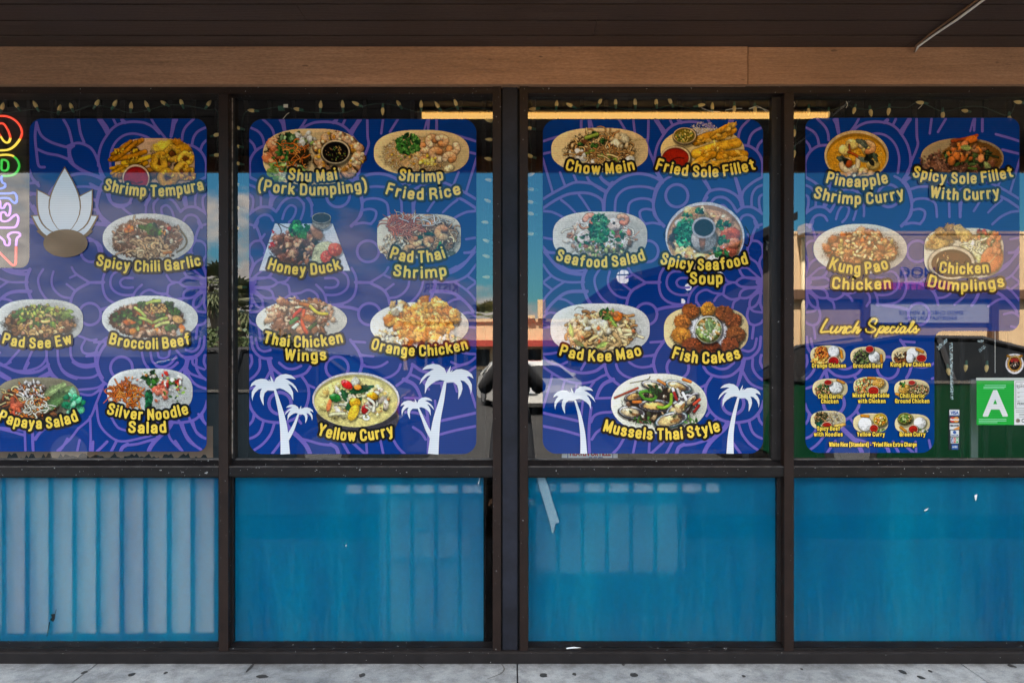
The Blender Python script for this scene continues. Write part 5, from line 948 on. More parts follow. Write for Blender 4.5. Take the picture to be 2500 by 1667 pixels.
# uprights
pboxo('mullion', 534, 557, 229.5, 1591, -0.052, 0.03, M['frame'], shop, 0.002); pboxo('mullion', 1915, 1938, 228.5, 1591, -0.052, 0.03, M['frame'], shop, 0.002)
pboxo('mullion', -205, -180, 229, 1591, -0.052, 0.03, M['frame'], shop); pboxo('mullion', 2680, 2705, 229, 1591, -0.052, 0.03, M['frame'], shop)
pboxo('glazing_stop', 558, 573, 237, 1122, -0.012, 0.028, M['frame_dark'], shop, 0.001); pboxo('metal_edge', 566, 568.2, 240, 1118, -0.016, -0.0125, M['edge'], shop, 0)
pboxo('glazing_stop', 557, 570, 1163, 1566, -0.012, 0.028, M['frame_dark'], shop, 0.001); pboxo('glazing_stop', 1884, 1914, 237, 1122, -0.014, 0.028, M['frame_dark'], shop, 0.001); pboxo('glazing_stop', 1897, 1914, 1163, 1566, -0.012, 0.028, M['frame_dark'], shop, 0.001)
pboxo('stile', 1203, 1223, 212, 1592, -0.050, 0.03, M['frame'], shop, 0.0015); pboxo('stile', 1269, 1289, 210, 1592, -0.050, 0.03, M['frame'], shop, 0.0015)
pboxo('pillar', 1227, 1263, 208, 1605, -0.040, 0.03, M['pillar'], shop, 0.003); pboxo('pillar_gap', 1221, 1271, 208, 1600, -0.016, 0.025, M['black'], shop, 0)
for px0, px1 in ((-180, 533.5), (557.5, 1202.5), (1289.5, 1914.5), (1938.5, 2680)):
    def rail(name, py0, py1, py2, ybev, yf):
        bm = bmesh.new(); x0 = P(px0, 0, yf)[0]; x1 = P(px1, 0, yf)[0]
        prism(bm, [(0.028, P(0, py0, 0)[2]), (-0.002, P(0, py0, -0.002)[2]), (ybev, P(0, py1, ybev)[2]), (yf, P(0, py1+1.5, yf)[2]), (yf, P(0, py2, yf)[2]), (0.028, P(0, py2, yf)[2])], 'x', x0, x1); return bmobj(name, bm, M['rail'], shop, bevel=0.0012)
    rail('mid_rail', 1122, 1139, 1162, -0.030, -0.046); rail('bottom_rail', 1566, 1579, 1590, -0.030, -0.046)
    pboxo('rail_edge', px0, px1, 1138.4, 1140.0, -0.0475, -0.030, M['bead'], shop, 0)
    pboxo('window_bead', px0, px1, 1119.5, 1122.5, -0.006, 0.02, M['bead'], shop, 0); pboxo('window_bead', px0, px1, 1162.2, 1165.5, -0.020, 0.02, M['frame_dark'], shop, 0)
bm = bmesh.new(); a = P(-205, 1604, -0.062); b = P(2705, 1590.5, -0.062)
prism(bm, [(0.03, 0.0005), (-0.062, 0.0005), (-0.062, b[2]-0.008), (-0.056, b[2]-0.003), (-0.050, b[2]), (0.03, b[2])], 'x', a[0], b[0]); bmobj('base_sill', bm, M['frame_dark'], shop)
# panes
for px0, px1 in ((-180, 534), (557, 1203), (1289, 1915), (1938, 2680)):
    for nm, py0, py1 in (('window_pane', 229, 1124), ('lower_pane', 1162, 1568)):
        v = [P(px0, py1), P(px1, py1), P(px1, py0), P(px0, py0)]; mobj(nm, v, [(0, 1, 2, 3)], M['glass' if nm == 'window_pane' else 'lower_glass'], shop)
# blue frosted film on the inside of the lower panes
def film_mat():
    m, t, out = mat('blue_frosted_film'); L = t.links.new; tc = N(t, 'ShaderNodeTexCoord'); mp = N(t, 'ShaderNodeMapping'); mp.inputs['Scale'].default_value = (1, 1, 0.16); L(tc.outputs['Object'], mp.inputs[0])
    n = N(t, 'ShaderNodeTexNoise', Scale=5.0, Detail=4.0); L(mp.outputs[0], n.inputs[0]); n2 = N(t, 'ShaderNodeTexNoise', Scale=60.0, Detail=6.0, Roughness=0.7); L(tc.outputs['Object'], n2.inputs[0])
    r = N(t, 'ShaderNodeValToRGB'); L(n.outputs[0], r.inputs[0]); e = r.color_ramp.elements; e[0].position = 0.3; e[0].color = (0.0003, 0.22, 0.50, 1); e[1].position = 0.72; e[1].color = (0.0005, 0.41, 0.70, 1)
    mr = N(t, 'ShaderNodeMapRange'); mr.inputs[1].default_value = 0.35; mr.inputs[2].default_value = 0.65; mr.inputs[3].default_value = 0.80; mr.inputs[4].default_value = 1.08; L(n2.outputs[0], mr.inputs[0])
    x = N(t, 'ShaderNodeMix', data_type='RGBA', blend_type='MULTIPLY'); x.inputs[0].default_value = 1; L(r.outputs[0], x.inputs[6]); L(mr.outputs[0], x.inputs[7])
    sp = N(t, 'ShaderNodeSeparateXYZ'); L(tc.outputs['Object'], sp.inputs[0]); n3 = N(t, 'ShaderNodeTexNoise', Scale=70.0, Detail=7.0, Roughness=0.75); mp3 = N(t, 'ShaderNodeMapping'); mp3.inputs['Scale'].default_value = (1, 1, 0.12); L(tc.outputs['Object'], mp3.inputs[0]); L(mp3.outputs[0], n3.inputs[0])
    zz = N(t, 'ShaderNodeMapRange'); zz.inputs[1].default_value = 0.42; zz.inputs[2].default_value = 0.06; zz.inputs[3].default_value = 0.0; zz.inputs[4].default_value = 0.22; L(sp.outputs[2], zz.inputs[0])
    sm = N(t, 'ShaderNodeMath', operation='ADD'); L(n3.outputs[0], sm.inputs[0]); L(zz.outputs[0], sm.inputs[1]); dm = N(t, 'ShaderNodeMapRange'); dm.inputs[1].default_value = 0.60; dm.inputs[2].default_value = 0.86; dm.inputs[3].default_value = 0.0; dm.inputs[4].default_value = 0.16; L(sm.outputs[0], dm.inputs[0])
    dx = N(t, 'ShaderNodeMix', data_type='RGBA'); L(dm.outputs[0], dx.inputs[0]); L(x.outputs[2], dx.inputs[6]); dx.inputs[7].default_value = (0.30, 0.40, 0.46, 1); x = dx
    d = N(t, 'ShaderNodeBsdfDiffuse'); L(x.outputs[2], d.inputs[0]); g = N(t, 'ShaderNodeBsdfRefraction'); g.inputs['IOR'].default_value = 1.25; g.inputs['Roughness'].default_value = 0.55; g.inputs[0].default_value = (1.0, 0.95, 0.92, 1)
    y = N(t, 'ShaderNodeMixShader'); y.inputs[0].default_value = 0.60; L(d.outputs[0], y.inputs[1]); L(g.outputs[0], y.inputs[2]); L(y.outputs[0], out.inputs[0]); return m
M['film'] = film_mat()
def film(px0, px1, torn=False):
    o = [(px0, 1160), (px1, 1160), (px1, 1568), (px0, 1568)]
    return poly_flat('frosted_film', o, 0.008, M['film'], shop)
film(-180, 533); film(569, 1180.5); film(1290, 1898); film(1938, 2680)
v = [(124, 1499), (135, 1497), (134, 1510), (130, 1517), (122, 1512), (127, 1506)]; poly_flat('torn_hole', v, 0.0068, M['black'], shop)
poly_flat('torn_crack', [(137, 1486), (138, 1487), (135, 1499), (134, 1498)], 0.0067, M['black'], shop); poly_flat('torn_crack', [(120, 1517), (122, 1518), (115, 1553), (114, 1552)], 0.0067, M['black'], shop)
# room
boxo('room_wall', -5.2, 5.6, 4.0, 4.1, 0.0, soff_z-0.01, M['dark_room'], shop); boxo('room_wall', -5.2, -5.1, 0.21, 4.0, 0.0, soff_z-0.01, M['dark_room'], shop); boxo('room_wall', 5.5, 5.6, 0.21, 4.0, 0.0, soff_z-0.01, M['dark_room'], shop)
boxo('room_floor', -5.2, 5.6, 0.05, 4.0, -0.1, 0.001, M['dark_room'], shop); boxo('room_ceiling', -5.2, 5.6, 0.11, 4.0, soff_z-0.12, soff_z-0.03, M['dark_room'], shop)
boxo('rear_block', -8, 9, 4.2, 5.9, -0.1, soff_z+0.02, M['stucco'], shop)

# security grille close behind the glass
gr = thing('security_grille', P(1250, 1600, 0.06), 'row of thin black vertical security bars just behind the glass', 'grille')
bars = [12+57.5*i for i in range(-3, 10)]+[600+58.1*i for i in range(0, 11)]+[1303.5+59.2*i for i in range(0, 11)]+[1942+58.2*i for i in range(0, 13)]
for px in bars: pboxo('bar', px-4.8, px+4.8, 240, 1598, 0.050, 0.062, M['bar'], gr, 0.002)
pboxo('cross_bar', -180, 2680, 1118, 1130, 0.064, 0.072, M['bar'], gr, 0)
# pale boards and shelves leaning behind the film
def board(label, m, px0, px1, py0, py1, y, name='stored_board'):
    o = pboxo(name, px0, px1, py0, py1, y, y+0.012, m, None, 0.003); tag(o, label, 'board'); return o
M['warm_board'] = principled('warm_board', (0.74, 0.65, 0.53), 0.7)
board('wide pale board behind the striped panel of the leftmost window', M['warm_board'], -170, 526, 1166, 1540, 0.085)
board('pale strip along the top behind the blue panel left of the pillar', M['cream'], 848, 1178, 1182, 1201, 0.080, 'shelf_edge')
board('grey board behind the blue panel left of the pillar', M['grey_board'], 940, 1180, 1210, 1535, 0.32)
board('small board in front of the grey board left of the pillar', M['grey_board'], 955, 1150, 1295, 1355, 0.18)
board('pale strip along the top behind the blue panel right of the pillar', M['cream'], 1300, 1752, 1178, 1199, 0.080, 'shelf_edge')
board('grey board behind the blue panel right of the pillar', M['grey_board'], 1300, 1660, 1225, 1385, 0.30)
M['card'] = principled('brown_cardboard', (0.42, 0.25, 0.14), 0.85, noise=(5, 1, (0.34, 0.20, 0.11)))
random.seed(3); o = [(-170, 1030), (520, 1040)]+[(520-6*i, 1117-random.uniform(0, 12)+(7 if i % 7 < 3 else 0)) for i in range(0, 116)]
c = poly_flat('cardboard_sheet', o, 0.046, M['card'], None); tag(c, 'torn brown cardboard along the bottom inside the leftmost window', 'cardboard')
pboxo('post', 2371, 2388, 925, 1118, 0.09, 0.10, M['grey_board'], None); bpy.data.objects['post'].name = 'wall_strip'; tag(bpy.data.objects['wall_strip'], 'pale upright strip inside the glass left of the green grade card', 'trim strip')
o = pboxo('wall_strip', 1814, 1828, 928, 1119, 0.09, 0.10, M['grey_board'], None); tag(o, 'pale upright strip inside the window just right of a printed palm', 'trim strip')

# ================================================================== POSTERS
def poster(label, sd, bx, mapx, dishes, caps, drop=None, extra=()):
    t = thing('menu_poster', P((bx[0]+bx[2])/2, bx[3], 0), label, 'poster', 'blue menu posters on the windows')
    shape_mesh('printed_sheet', sd, (bx[0]-2, bx[1]-2, bx[2]+2, bx[3]+2), 2.0, -0.0020, M['poster_blue'], t)
    inner = lambda X, Y: sd(X, Y)+0.8
    pattern(t, inner, (bx[0]-2, bx[1]-2, bx[2]+2, bx[3]+2), mapx, drop, extra)
    for k, (fn, nm, cx, cy, rx, ry) in enumerate(dishes):
        ss = 1.0 if rx > 60 else 1.8; m = 22 if rx > 60 else 6
        p = Pic(max(cx-rx-m, bx[0]+1), cy-ry-m, min(cx+rx+m, bx[2]-1), cy+ry+m+(34 if fn is f_yellowcurry else 0), ss); fn(p, cx, cy, rx, ry); p.build(t, -0.0042-0.00003*k, lab='printed picture of '+nm)
    for c in caps: caption(t, *c)
    return t
CREST = [[(-0.0, 0)]]
def palm_print(par, ax, ay, sc, flip, trunk, w0, w1, lay=0.0):
    c = [(375,560),(400,500),(460,460),(530,448),(600,465),(640,495),(660,520),(610,510),(560,505),(520,512),(560,530),(620,570),(665,620),(693,690),(650,640),(600,592),(560,580),(595,625),(625,690),(628,800),(598,730),(558,690),(500,652),(450,636),(400,648),(370,668),(290,665),(250,700),(235,760),(238,865),(205,800),(188,740),(195,680),(215,640),(170,650),(120,700),(95,760),(92,805),(78,750),(80,690),(105,640),(140,600),(110,592),(60,620),(80,570),(130,530),(200,510),(260,515),(318,548),(300,515),(335,545),(325,470),(352,515)]
    k = sc/5.407*(-1 if flip else 1); o = [(ax+(x-385)*k, ay+(y-655)*sc/5.407) for x, y in c]
    tr = catmull(trunk, 5); n = len(tr); L = []; Rr = []
    for i, p in enumerate(tr):
        d = tr[min(i+1, n-1)]-tr[max(i-1, 0)]; d = d/np.hypot(*d); w = 0.5*(w0+(w1-w0)*i/(n-1)); L.append((p[0]+d[1]*w, p[1]-d[0]*w)); Rr.append((p[0]-d[1]*w, p[1]+d[0]*w))
    f, g1, g2 = None, None, None
    v = [P(a, b, -0.0050-lay) for a, b in o]; F = []
    for t in tessellate_polygon([[Vector((a, b, 0)) for a, b in o]]): F.append(tuple(t))
    n0 = len(v); v += [P(a, b, -0.0053-lay) for a, b in L]+[P(a, b, -0.0053-lay) for a, b in Rr]
    F += [(n0+i, n0+i+1, n0+n+i+1, n0+n+i) for i in range(n-1)]
    return mobj('palm_print', v, F, M['palm_white'], par)
Zp = lambda ox, oy, s, pts: [(ox+x/s, oy+y/s) for x, y in pts]
B3 = (1325, 292, 1863, 1107); B2 = (608, 291, 1163, 1108)
m3 = lambda x: x
m2 = lambda x: 1163-(x-1325)*(555/538)
m1 = lambda x: 505-(1863-x)
m4 = lambda x: 2490-(x-1325)*(526/538)
import time as _t; _t0 = _t.time()
# first poster: L shaped, its upper left cut away for the neon sign
_a = sd_rr(72, 290, 505, 1102, 30); _b = sd_rr(-60, 655, 505, 1102, 24); _c = sd_rr(-120, 160, 71, 654, 22)
def sd1(X, Y):
    u = np.minimum(_a(X, Y), np.maximum(_b(X, Y), -100)); u = np.minimum(u, np.maximum(np.maximum(X-110, 60-0*X-X-200), np.maximum(630-Y, Y-800))); return np.maximum(u, -_c(X, Y))
leafx = [(6.5, Zp(0, 280, 5.6, p)) for p in ([(500,110),(480,300),(500,520),(530,700),(610,720)], [(505,130),(560,280),(680,370),(850,430),(940,450)], [(500,470),(640,530),(800,560),(930,610)], [(870,70),(940,200),(985,380)], [(1070,60),(1100,250),(1150,380)], [(930,430),(1060,390),(1180,420),(1270,490),(1340,640),(1400,860)], [(1010,430),(960,470),(960,560),(1010,690)], [(400,750),(440,860),(530,960)], [(400,940),(520,930)], [(400,1080),(500,1080)], [(400,1200),(480,1340),(540,1470)], [(650,1420),(680,1500),(720,1560)], [(400,1470),(530,1500)])]+[(6, Zp(0, 200, 3.137, p)) for p in ([(690,780),(790,830)], [(760,860),(740,930),(760,1000),(800,1050),(860,1095)], [(820,860),(850,920),(920,945),(1000,930)], [(690,1092),(780,1096),(860,1112)], [(660,1060),(700,1088)], [(600,1190),(690,1200),(740,1240),(760,1300)], [(920,950),(980,1000),(1050,1045)], [(225,700),(260,760),(300,800)], [(220,870),(290,850)], [(225,1050),(330,1100),(400,1130)], [(260,950),(330,1080),(380,1180)])]+[(8.5, Zp(0, 280, 5.6, p)) for p in ([(940,440),(950,560),(960,640),(1080,740),(1250,820),(1420,870)], [(1370,60),(1460,180),(1480,250)])]
D1 = [(f_tempura, 'fried shrimp and onion rings with red sauce', 378, 402, 98, 65), (f_chiligarlic, 'stir fried meat on a white plate', 362, 582, 112, 61), (f_padseeew, 'dark noodles with greens', 97, 784, 107, 54), (f_broccoli, 'broccoli and beef', 366, 778, 118, 57), (f_papaya, 'shredded salad with lettuce', 92, 976, 104, 56), (f_silver, 'glass noodle salad', 366, 956, 105, 57)]
C1 = [('Shrimp Tempura', 252, 499, 481, 27, 16), ('Spicy Chili Garlic', 233, 492, 664, 26, 15), ('Pad See Ew', 4, 178, 851, 25, 12), ('Broccoli Beef', 265, 467, 853, 26, 13), ('Papaya Salad', -6, 193, 1047, 26, 19), ('Silver Noodle', 259, 462, 1026, 26, 15), ('Salad', 312, 407, 1058, 27, 2)]
p1 = poster('leftmost blue menu poster with a notch cut out beside the neon sign', sd1, (-60, 288, 506, 1103), m1, D1, C1, drop=lambda pts: min(y for x, y in pts) < 450 and max(m1(x) for x, y in pts) < 245, extra=leafx+P1EXTRA)
# plain lotus motif where the poster carries its drawn figure
M['motif_white'] = M['palm_white']; M['motif_brown'] = glossmix('motif_brown', print_base(False, (0.20, 0.12, 0.055)), PRINT_IOR)
def petal(cx, cy, ln, wd, a, y, m): return poly_flat('lotus_petal', [(cx+math.cos(a)*u*ln-math.sin(a)*w*wd, cy+math.sin(a)*u*ln+math.cos(a)*w*wd) for u, w in [(t/10, math.sin(math.pi*(t/10)**0.8)) for t in range(11)]+[(t/10, -math.sin(math.pi*(t/10)**0.8)) for t in range(9, 0, -1)]], y, m, p1)
for i, (a, ln, wd) in enumerate(((-3.00, 70, 20), (-0.14, 70, 20), (-2.62, 96, 27), (-0.52, 96, 27), (-2.12, 132, 34), (-1.02, 132, 34), (-1.57, 168, 40))):
    petal(158, 574, ln, wd, a, -0.0042-0.0004*i, M['motif_brown']); petal(158, 573, ln-6, wd-3.2, a, -0.0044-0.0004*i, M['motif_white'])
shape_mesh('lotus_bowl', lambda X, Y: (np.hypot((X-160)/54, (Y-594)/34)-1)*34, (100, 555, 220, 632), 1.5, -0.0074, M['motif_brown'], p1)
D2 = [(f_shumai, 'dumplings and salad around a dark sauce', 763, 383, 122, 69), (f_friedrice, 'fried rice with shrimp', 1029, 373, 117, 56), (f_duck, 'roast duck on a white slab with tomato', 743, 592, 116, 74), (f_padthai, 'rice noodles with shrimp', 1023, 577, 103, 55), (f_wings, 'chicken wings with peppers', 736, 778, 112, 50), (f_orange, 'orange chicken pieces', 1024, 793, 121, 58), (f_yellowcurry, 'yellow curry in a white bowl', 869, 975, 107, 67)]
C2 = [('Shu Mai', 701, 825, 445, 27, 6), ('(Pork Dumpling)', 628, 898, 478, 27, 13), ('Shrimp', 972, 1084, 446, 27, 5), ('Fried Rice', 940, 1127, 489, 27, 14), ('Honey Duck', 652, 834, 672, 26, 14), ('Pad Thai', 950, 1089, 642, 27, 11), ('Shrimp', 958, 1092, 680, 27, 6), ('Thai Chicken', 641, 839, 849, 27, 12), ('Wings', 693, 798, 882, 27, 3), ('Orange Chicken', 904, 1144, 870, 26, 17), ('Yellow Curry', 773, 964, 1077, 27, 15)]
p2 = poster('second blue menu poster from the left with a big yellow curry bowl', sd_rr(608, 291, 1163, 1108, 34), B2, m2, D2, C2)
palm_print(p2, 671, 951, 1.0, False, Zp(600, 830, 5.407, [(385,655),(430,820),(475,1000),(505,1200),(522,1504)]), 5, 23)
palm_print(p2, 729, 1010, 0.6, True, Zp(600, 830, 5.407, [(695,975),(650,1100),(600,1210),(520,1340)]), 4, 13, 0.0006)
palm_print(p2, 1088, 931, 1.13, True, Zp(880, 830, 5.407, [(1120,545),(1070,800),(1000,1100),(960,1504)]), 6, 26)
palm_print(p2, 1020, 996, 0.70, False, Zp(880, 830, 5.407, [(762,890),(830,1050),(890,1190),(965,1310)]), 4, 13, 0.0006)
D3 = [(f_chowmein, 'stir fried noodles on a tan plate', 1464, 367, 119, 55), (f_friedsole, 'fried fish with two sauces and rice', 1715, 363, 103, 55), (f_seafood, 'seafood salad with herbs', 1465, 577, 116, 61), (f_soup, 'seafood soup in a ring pot', 1721, 578, 97, 85), (f_padkeemao, 'wide noodles on a white plate', 1465, 802, 122, 62), (f_fishcakes, 'ring of fish cakes around a relish', 1724, 804, 104, 60), (f_mussels, 'mussels on a white plate', 1609, 985, 118, 74)]
C3 = [('Chow Mein', 1379, 1551, 427, 26, 11), ('Fried Sole Fillet', 1599, 1846, 434, 26, 19), ('Seafood Salad', 1355, 1577, 654, 26, 18), ('Spicy Seafood', 1610, 1828, 661, 27, 16), ('Soup', 1683, 1765, 695, 28, 1), ('Pad Kee Mao', 1364, 1568, 883, 26, 15), ('Fish Cakes', 1639, 1810, 888, 27, 13), ('Mussels Thai Style', 1471, 1760, 1074, 27, 21)]
p3 = poster('blue menu poster just right of the pillar with a plate of mussels', sd_rr(1325, 292, 1863, 1107, 34), B3, m3, D3, C3)
palm_print(p3, 1403.4, 976, 0.88, False, Zp(1310, 830, 5.407, [(508,795),(570,1000),(610,1250),(622,1498)]), 4, 17)
palm_print(p3, 1803.6, 970, 0.89, True, Zp(1590, 830, 5.407, [(1150,757),(1090,1000),(1050,1250),(1040,1498)]), 5, 18)
_a4 = sd_rr(1966, 288, 2489, 808, 26); _b4 = sd_rr(1966, 700, 2281, 1105, 32); _c4 = sd_rr(2281.5, 808.5, 2800, 1300, 20)
sd4 = lambda X, Y: np.maximum(np.minimum(np.minimum(_a4(X, Y), _b4(X, Y)), np.maximum(np.maximum(1966-X, X-2300), np.maximum(760-Y, Y-830))), -_c4(X, Y))
LS = 24.0
lx = [380, 687, 1002, 397, 710, 1023, 382, 708, 1027]; ly = [680, 690, 690, 935, 920, 940, 1180, 1200, 1205]
LN = ['orange chicken with rice', 'broccoli beef with rice', 'chicken with peanuts and rice', 'chili chicken with rice', 'mixed vegetables with chicken', 'ground chicken with rice', 'beef with noodles', 'yellow curry with rice', 'green curry with rice']
D4 = [(f_pineapple, 'shrimp curry in a bowl', 2091, 380, 79, 62), (f_spicysole, 'fried fish under curry vegetables', 2349, 385, 102, 50), (f_kungpao, 'chicken with peanuts', 2100, 608, 115, 62), (f_dumplings, 'fried dumplings with brown sauce', 2353, 614, 98, 62)]+[(lunch(i), LN[i], 1900+lx[i]/3.137, 650+ly[i]/3.137, 43, 24) for i in range(9)]
sm = dict(edge=1.4)
C4 = [('Pineapple', 2015, 2170, 458, 27, 10), ('Shrimp Curry', 1984, 2210, 500, 27, 16), ('Spicy Sole Fillet', 2226, 2475, 450, 26, 17), ('With Curry', 2269, 2442, 490, 27, 7), ('Kung Pao', 2022, 2171, 670, 27, 13), ('Chicken', 2030, 2176, 709, 27, 4), ('Chicken', 2292, 2415, 670, 26, 4), ('Dumplings', 2263, 2454, 712, 27, 12)]
p4 = poster('rightmost blue menu poster, stepped, with nine small lunch plates below', sd4, (1965, 288, 2490, 1106), m4, D4, C4)
for s, a, b, base in (('Orange Chicken', 1982, 2065, 897.7), ('Broccoli Beef', 2083, 2155, 898), ('Kung Pow Chicken', 2174, 2272, 895), ('Chili Garlic', 1997, 2057, 972.6), ('Chicken', 2004.5, 2047, 984.7), ('Mixed Vegetable', 2081.5, 2171, 970), ('with Chicken', 2094.5, 2162, 984), ('Chili Garlic', 2197, 2257, 971.3), ('Ground Chicken', 2185, 2269, 984), ('Spicy Beef', 1994.5, 2051, 1051), ('with Noodles', 1987, 2057.5, 1065), ('Yellow Curry', 2092, 2160.5, 1065), ('Green Curry', 2196, 2259.5, 1065), ('White Rice (Standard) - *Fried Rice Extra Charge', 2024, 2238, 1090)):
    caption(p4, s, a, b, base, 10.2, 0.01, **sm)
SCR = ["255,175 190,280 130,400 130,442 200,435 290,430", "365,330 330,400 330,445 370,450 430,400 475,335", "475,335 430,420 440,455 470,440 505,425", "555,335 505,440", "510,430 580,350 640,330 640,360 585,450 620,460 660,420", "760,340 710,330 660,390 650,440 690,460 770,420", "915,225 850,330 790,450", "800,440 870,360 920,340 920,370 880,440 900,460 970,390", "1275,265 1310,200 1280,160 1210,170 1150,250 1180,310 1270,360 1270,410 1190,445 1100,430 1080,380", "1390,330 1340,430 1285,525", "1360,380 1430,325 1470,340 1440,410 1370,445 1420,450", "1440,440 1500,400 1560,355 1560,330 1520,340 1480,400 1490,450 1550,440 1600,400", "1690,338 1640,330 1600,390 1600,440 1650,450 1710,410", "1770,330 1720,420 1740,450 1790,420", "1821,274 1823,276", "1920,340 1870,325 1810,390 1820,450 1870,430 1925,340", "1925,340 1890,430 1920,450 1970,400", "1970,400 2060,310 2095,240 2090,220 2060,240 2000,380 2000,440 2040,440 2090,390", "2090,390 2150,320 2140,360 2170,410 2140,450 2095,440", "2140,440 2205,385"]
ss = [((5.0, 4.4), [(1990+float(q.split(',')[0])/8.711, 760+float(q.split(',')[1])/8.711) for q in l.split()]) for l in SCR]
bx = (1992, 768, 2256, 832); f = strokes_field(ss, bx, 0.6)
V, F = march(f, bx[0], bx[1], 0.6, -0.0062, 3.6); c = mobj('caption', V, F, M['letter_edge'], p4); V, F = march(f, bx[0], bx[1], 0.6, -0.0067, 0.0); mobj('lettering', V, F, M['letter_yellow'], c)
print('posters', _t.time()-_t0)

# ================================================================== SMALL THINGS ON THE GLASS
M['stick_white'] = glossmix('sticker_white', print_base(False, (0.70, 0.72, 0.74)), PRINT_IOR); M['stick_blue'] = glossmix('sticker_blue', print_base(False, (0.03, 0.09, 0.34)), PRINT_IOR); M['stick_red'] = glossmix('sticker_red', print_base(False, (0.60, 0.05, 0.03)), PRINT_IOR)
M['stick_orange'] = glossmix('sticker_orange', print_base(False, (0.75, 0.30, 0.06)), PRINT_IOR); M['stick_green'] = glossmix('sticker_green', print_base(False, (0.02, 0.38, 0.05)), PRINT_IOR); M['ink'] = glossmix('print_ink', print_base(False, (0.03, 0.03, 0.04)), PRINT_IOR); M['mint'] = glossmix('pale_mint_print', print_base(False, (0.30, 0.75, 0.45)), PRINT_IOR)
def quad(name, a, b, c, d, y, m, par): return poly_flat(name, [(a, b), (c, b), (c, d), (a, d)], y, m, par)
g = thing('grade_card', P(2430, 1040, 0), 'green hygiene grade card with a big white letter A', 'card')
quad('card_sheet', 2384, 929, 2475.5, 1037, -0.002, M['stick_green'], g); flat_text('grade_letter', 'A', 2402, 2458, 1014, 59, -0.0025, M['stick_white'], g, bold=2.6)
quad('plastic_sleeve', 2383, 922, 2500.5, 928.5, -0.0022, principled('cloudy_plastic', (0.45, 0.52, 0.50), 0.25), g)
for i, y0 in enumerate((939.5, 943.5, 947.0)): quad('small_print', 2401+3*(i == 0), y0, 2456-4*(i == 2), y0+1.5, -0.0024, M['mint'], g)
for i, y0 in enumerate((1022.5, 1026.5, 1030.5)): quad('small_print', 2389.5, y0, 2457-22*(i == 2), y0+1.5, -0.0024, M['mint'], g)
s = thing('permit_sheet', P(2530, 1040, 0), 'white permit form with ruled lines right of the green card', 'paper')
quad('paper_sheet', 2476, 929, 2590, 1037, -0.002, M['stick_white'], s); quad('form_box', 2479.5, 932, 2586, 932.8, -0.0024, M['ink'], s); quad('form_box', 2479.5, 932, 2480.3, 996, -0.0024, M['ink'], s); quad('form_box', 2479.5, 996, 2586, 996.8, -0.0024, M['ink'], s)
for y0 in (936, 947, 958, 968.5, 979): quad('form_line', 2484+6*(y0 == 936), y0, 2489+8*(y0 == 936), y0+1, -0.0024, M['ink'], s)
for y0 in (956, 967, 977.5): quad('form_rule', 2482, y0, 2586, y0+0.5, -0.0023, M['edge'], s)
flat_text('handwriting', '5/23/23', 2482, 2505, 945, 5, -0.0026, M['ink'], s, bold=0.1); flat_text('handwriting', 'PERMIT', 2484, 2513, 988, 5.5, -0.0026, M['ink'], s, bold=0.1)
for y0 in (1001, 1005, 1010, 1013, 1017): quad('small_print', 2480+8*(y0 > 1006), y0, 2584, y0+0.8, -0.0024, M['ink'], s)
shape_mesh('round_stamp', lambda X, Y: np.hypot(X-2485, Y-1026.5)-5.2, (2478, 1019, 2492, 1034), 0.8, -0.0024, M['edge'], s); shape_mesh('round_stamp', lambda X, Y: np.abs(np.hypot(X-2499, Y-1026.5)-4.2)-0.8, (2492, 1019, 2507, 1034), 0.6, -0.0024, M['ink'], s)
bdg = thing('badge_sticker', P(2477, 914, 0), 'round gold and black crest sticker with a white outline', 'sticker')
p = Pic(2452, 860, 2502, 916, 2.0)
p.blob(2477, 889, 22.5, 24, 0, (0.80, 0.80, 0.82), 0, 0, flat=1); p.blob(2477, 871, 20, 8, 0, (0.80, 0.80, 0.82), 0.05, 0, flat=1); p.blob(2477, 888, 19, 20.5, 0, (0.52, 0.30, 0.06), 0.05, 0, flat=0.6); p.blob(2477, 888, 15.5, 17, 0, (0.80, 0.60, 0.16), 0.02, 0, flat=0.6); p.blob(2477, 888, 13.5, 15, 0, (0.10, 0.06, 0.05), 0, 0, flat=1); p.blob(2477, 880, 11, 6, 0, (0.52, 0.12, 0.10), 0.1, 0)
p.strand([(2460, 869), (2469, 872), (2477, 870), (2485, 872), (2494, 869)], 7, (0.62, 0.42, 0.06), 0); p.bits((2477, 891, 10, 8), 30, ((40, 30, 26), (80, 60, 44), (150, 120, 90), (190, 180, 170)), (1, 3), 0.5, 0.3, 0.2, 0); p.bits((2477, 870, 14, 2), 14, ((40, 30, 10), (200, 160, 40)), (0.8, 1.6), 0.6, 0.2, 0, 0)
for t in np.linspace(0, 6.28, 40): p.blob(2477+17.3*math.cos(t), 888+18.8*math.sin(t), 0.9, 0.9, 0, (0.86, 0.80, 0.66), 0, 0)
p.build(bdg, -0.0024, name='crest_print')
pay = thing('payment_sticker', P(2330, 1098, 0), 'vertical strip of card payment logos on the glass', 'sticker')
shape_mesh('backing', sd_rr(2316, 998, 2343.5, 1098, 3), (2314, 996, 2346, 1100), 1.2, -0.0018, M['ink'], pay)
quad('visa_logo', 2318, 1000, 2342, 1015, -0.0021, M['stick_white'], pay); flat_text('logo_lettering', 'VISA', 2321, 2340, 1011, 7.5, -0.0024, M['stick_blue'], pay, bold=0.5, st=0.4); quad('visa_logo', 2318, 1013, 2342, 1015, -0.0022, M['stick_blue'], pay)
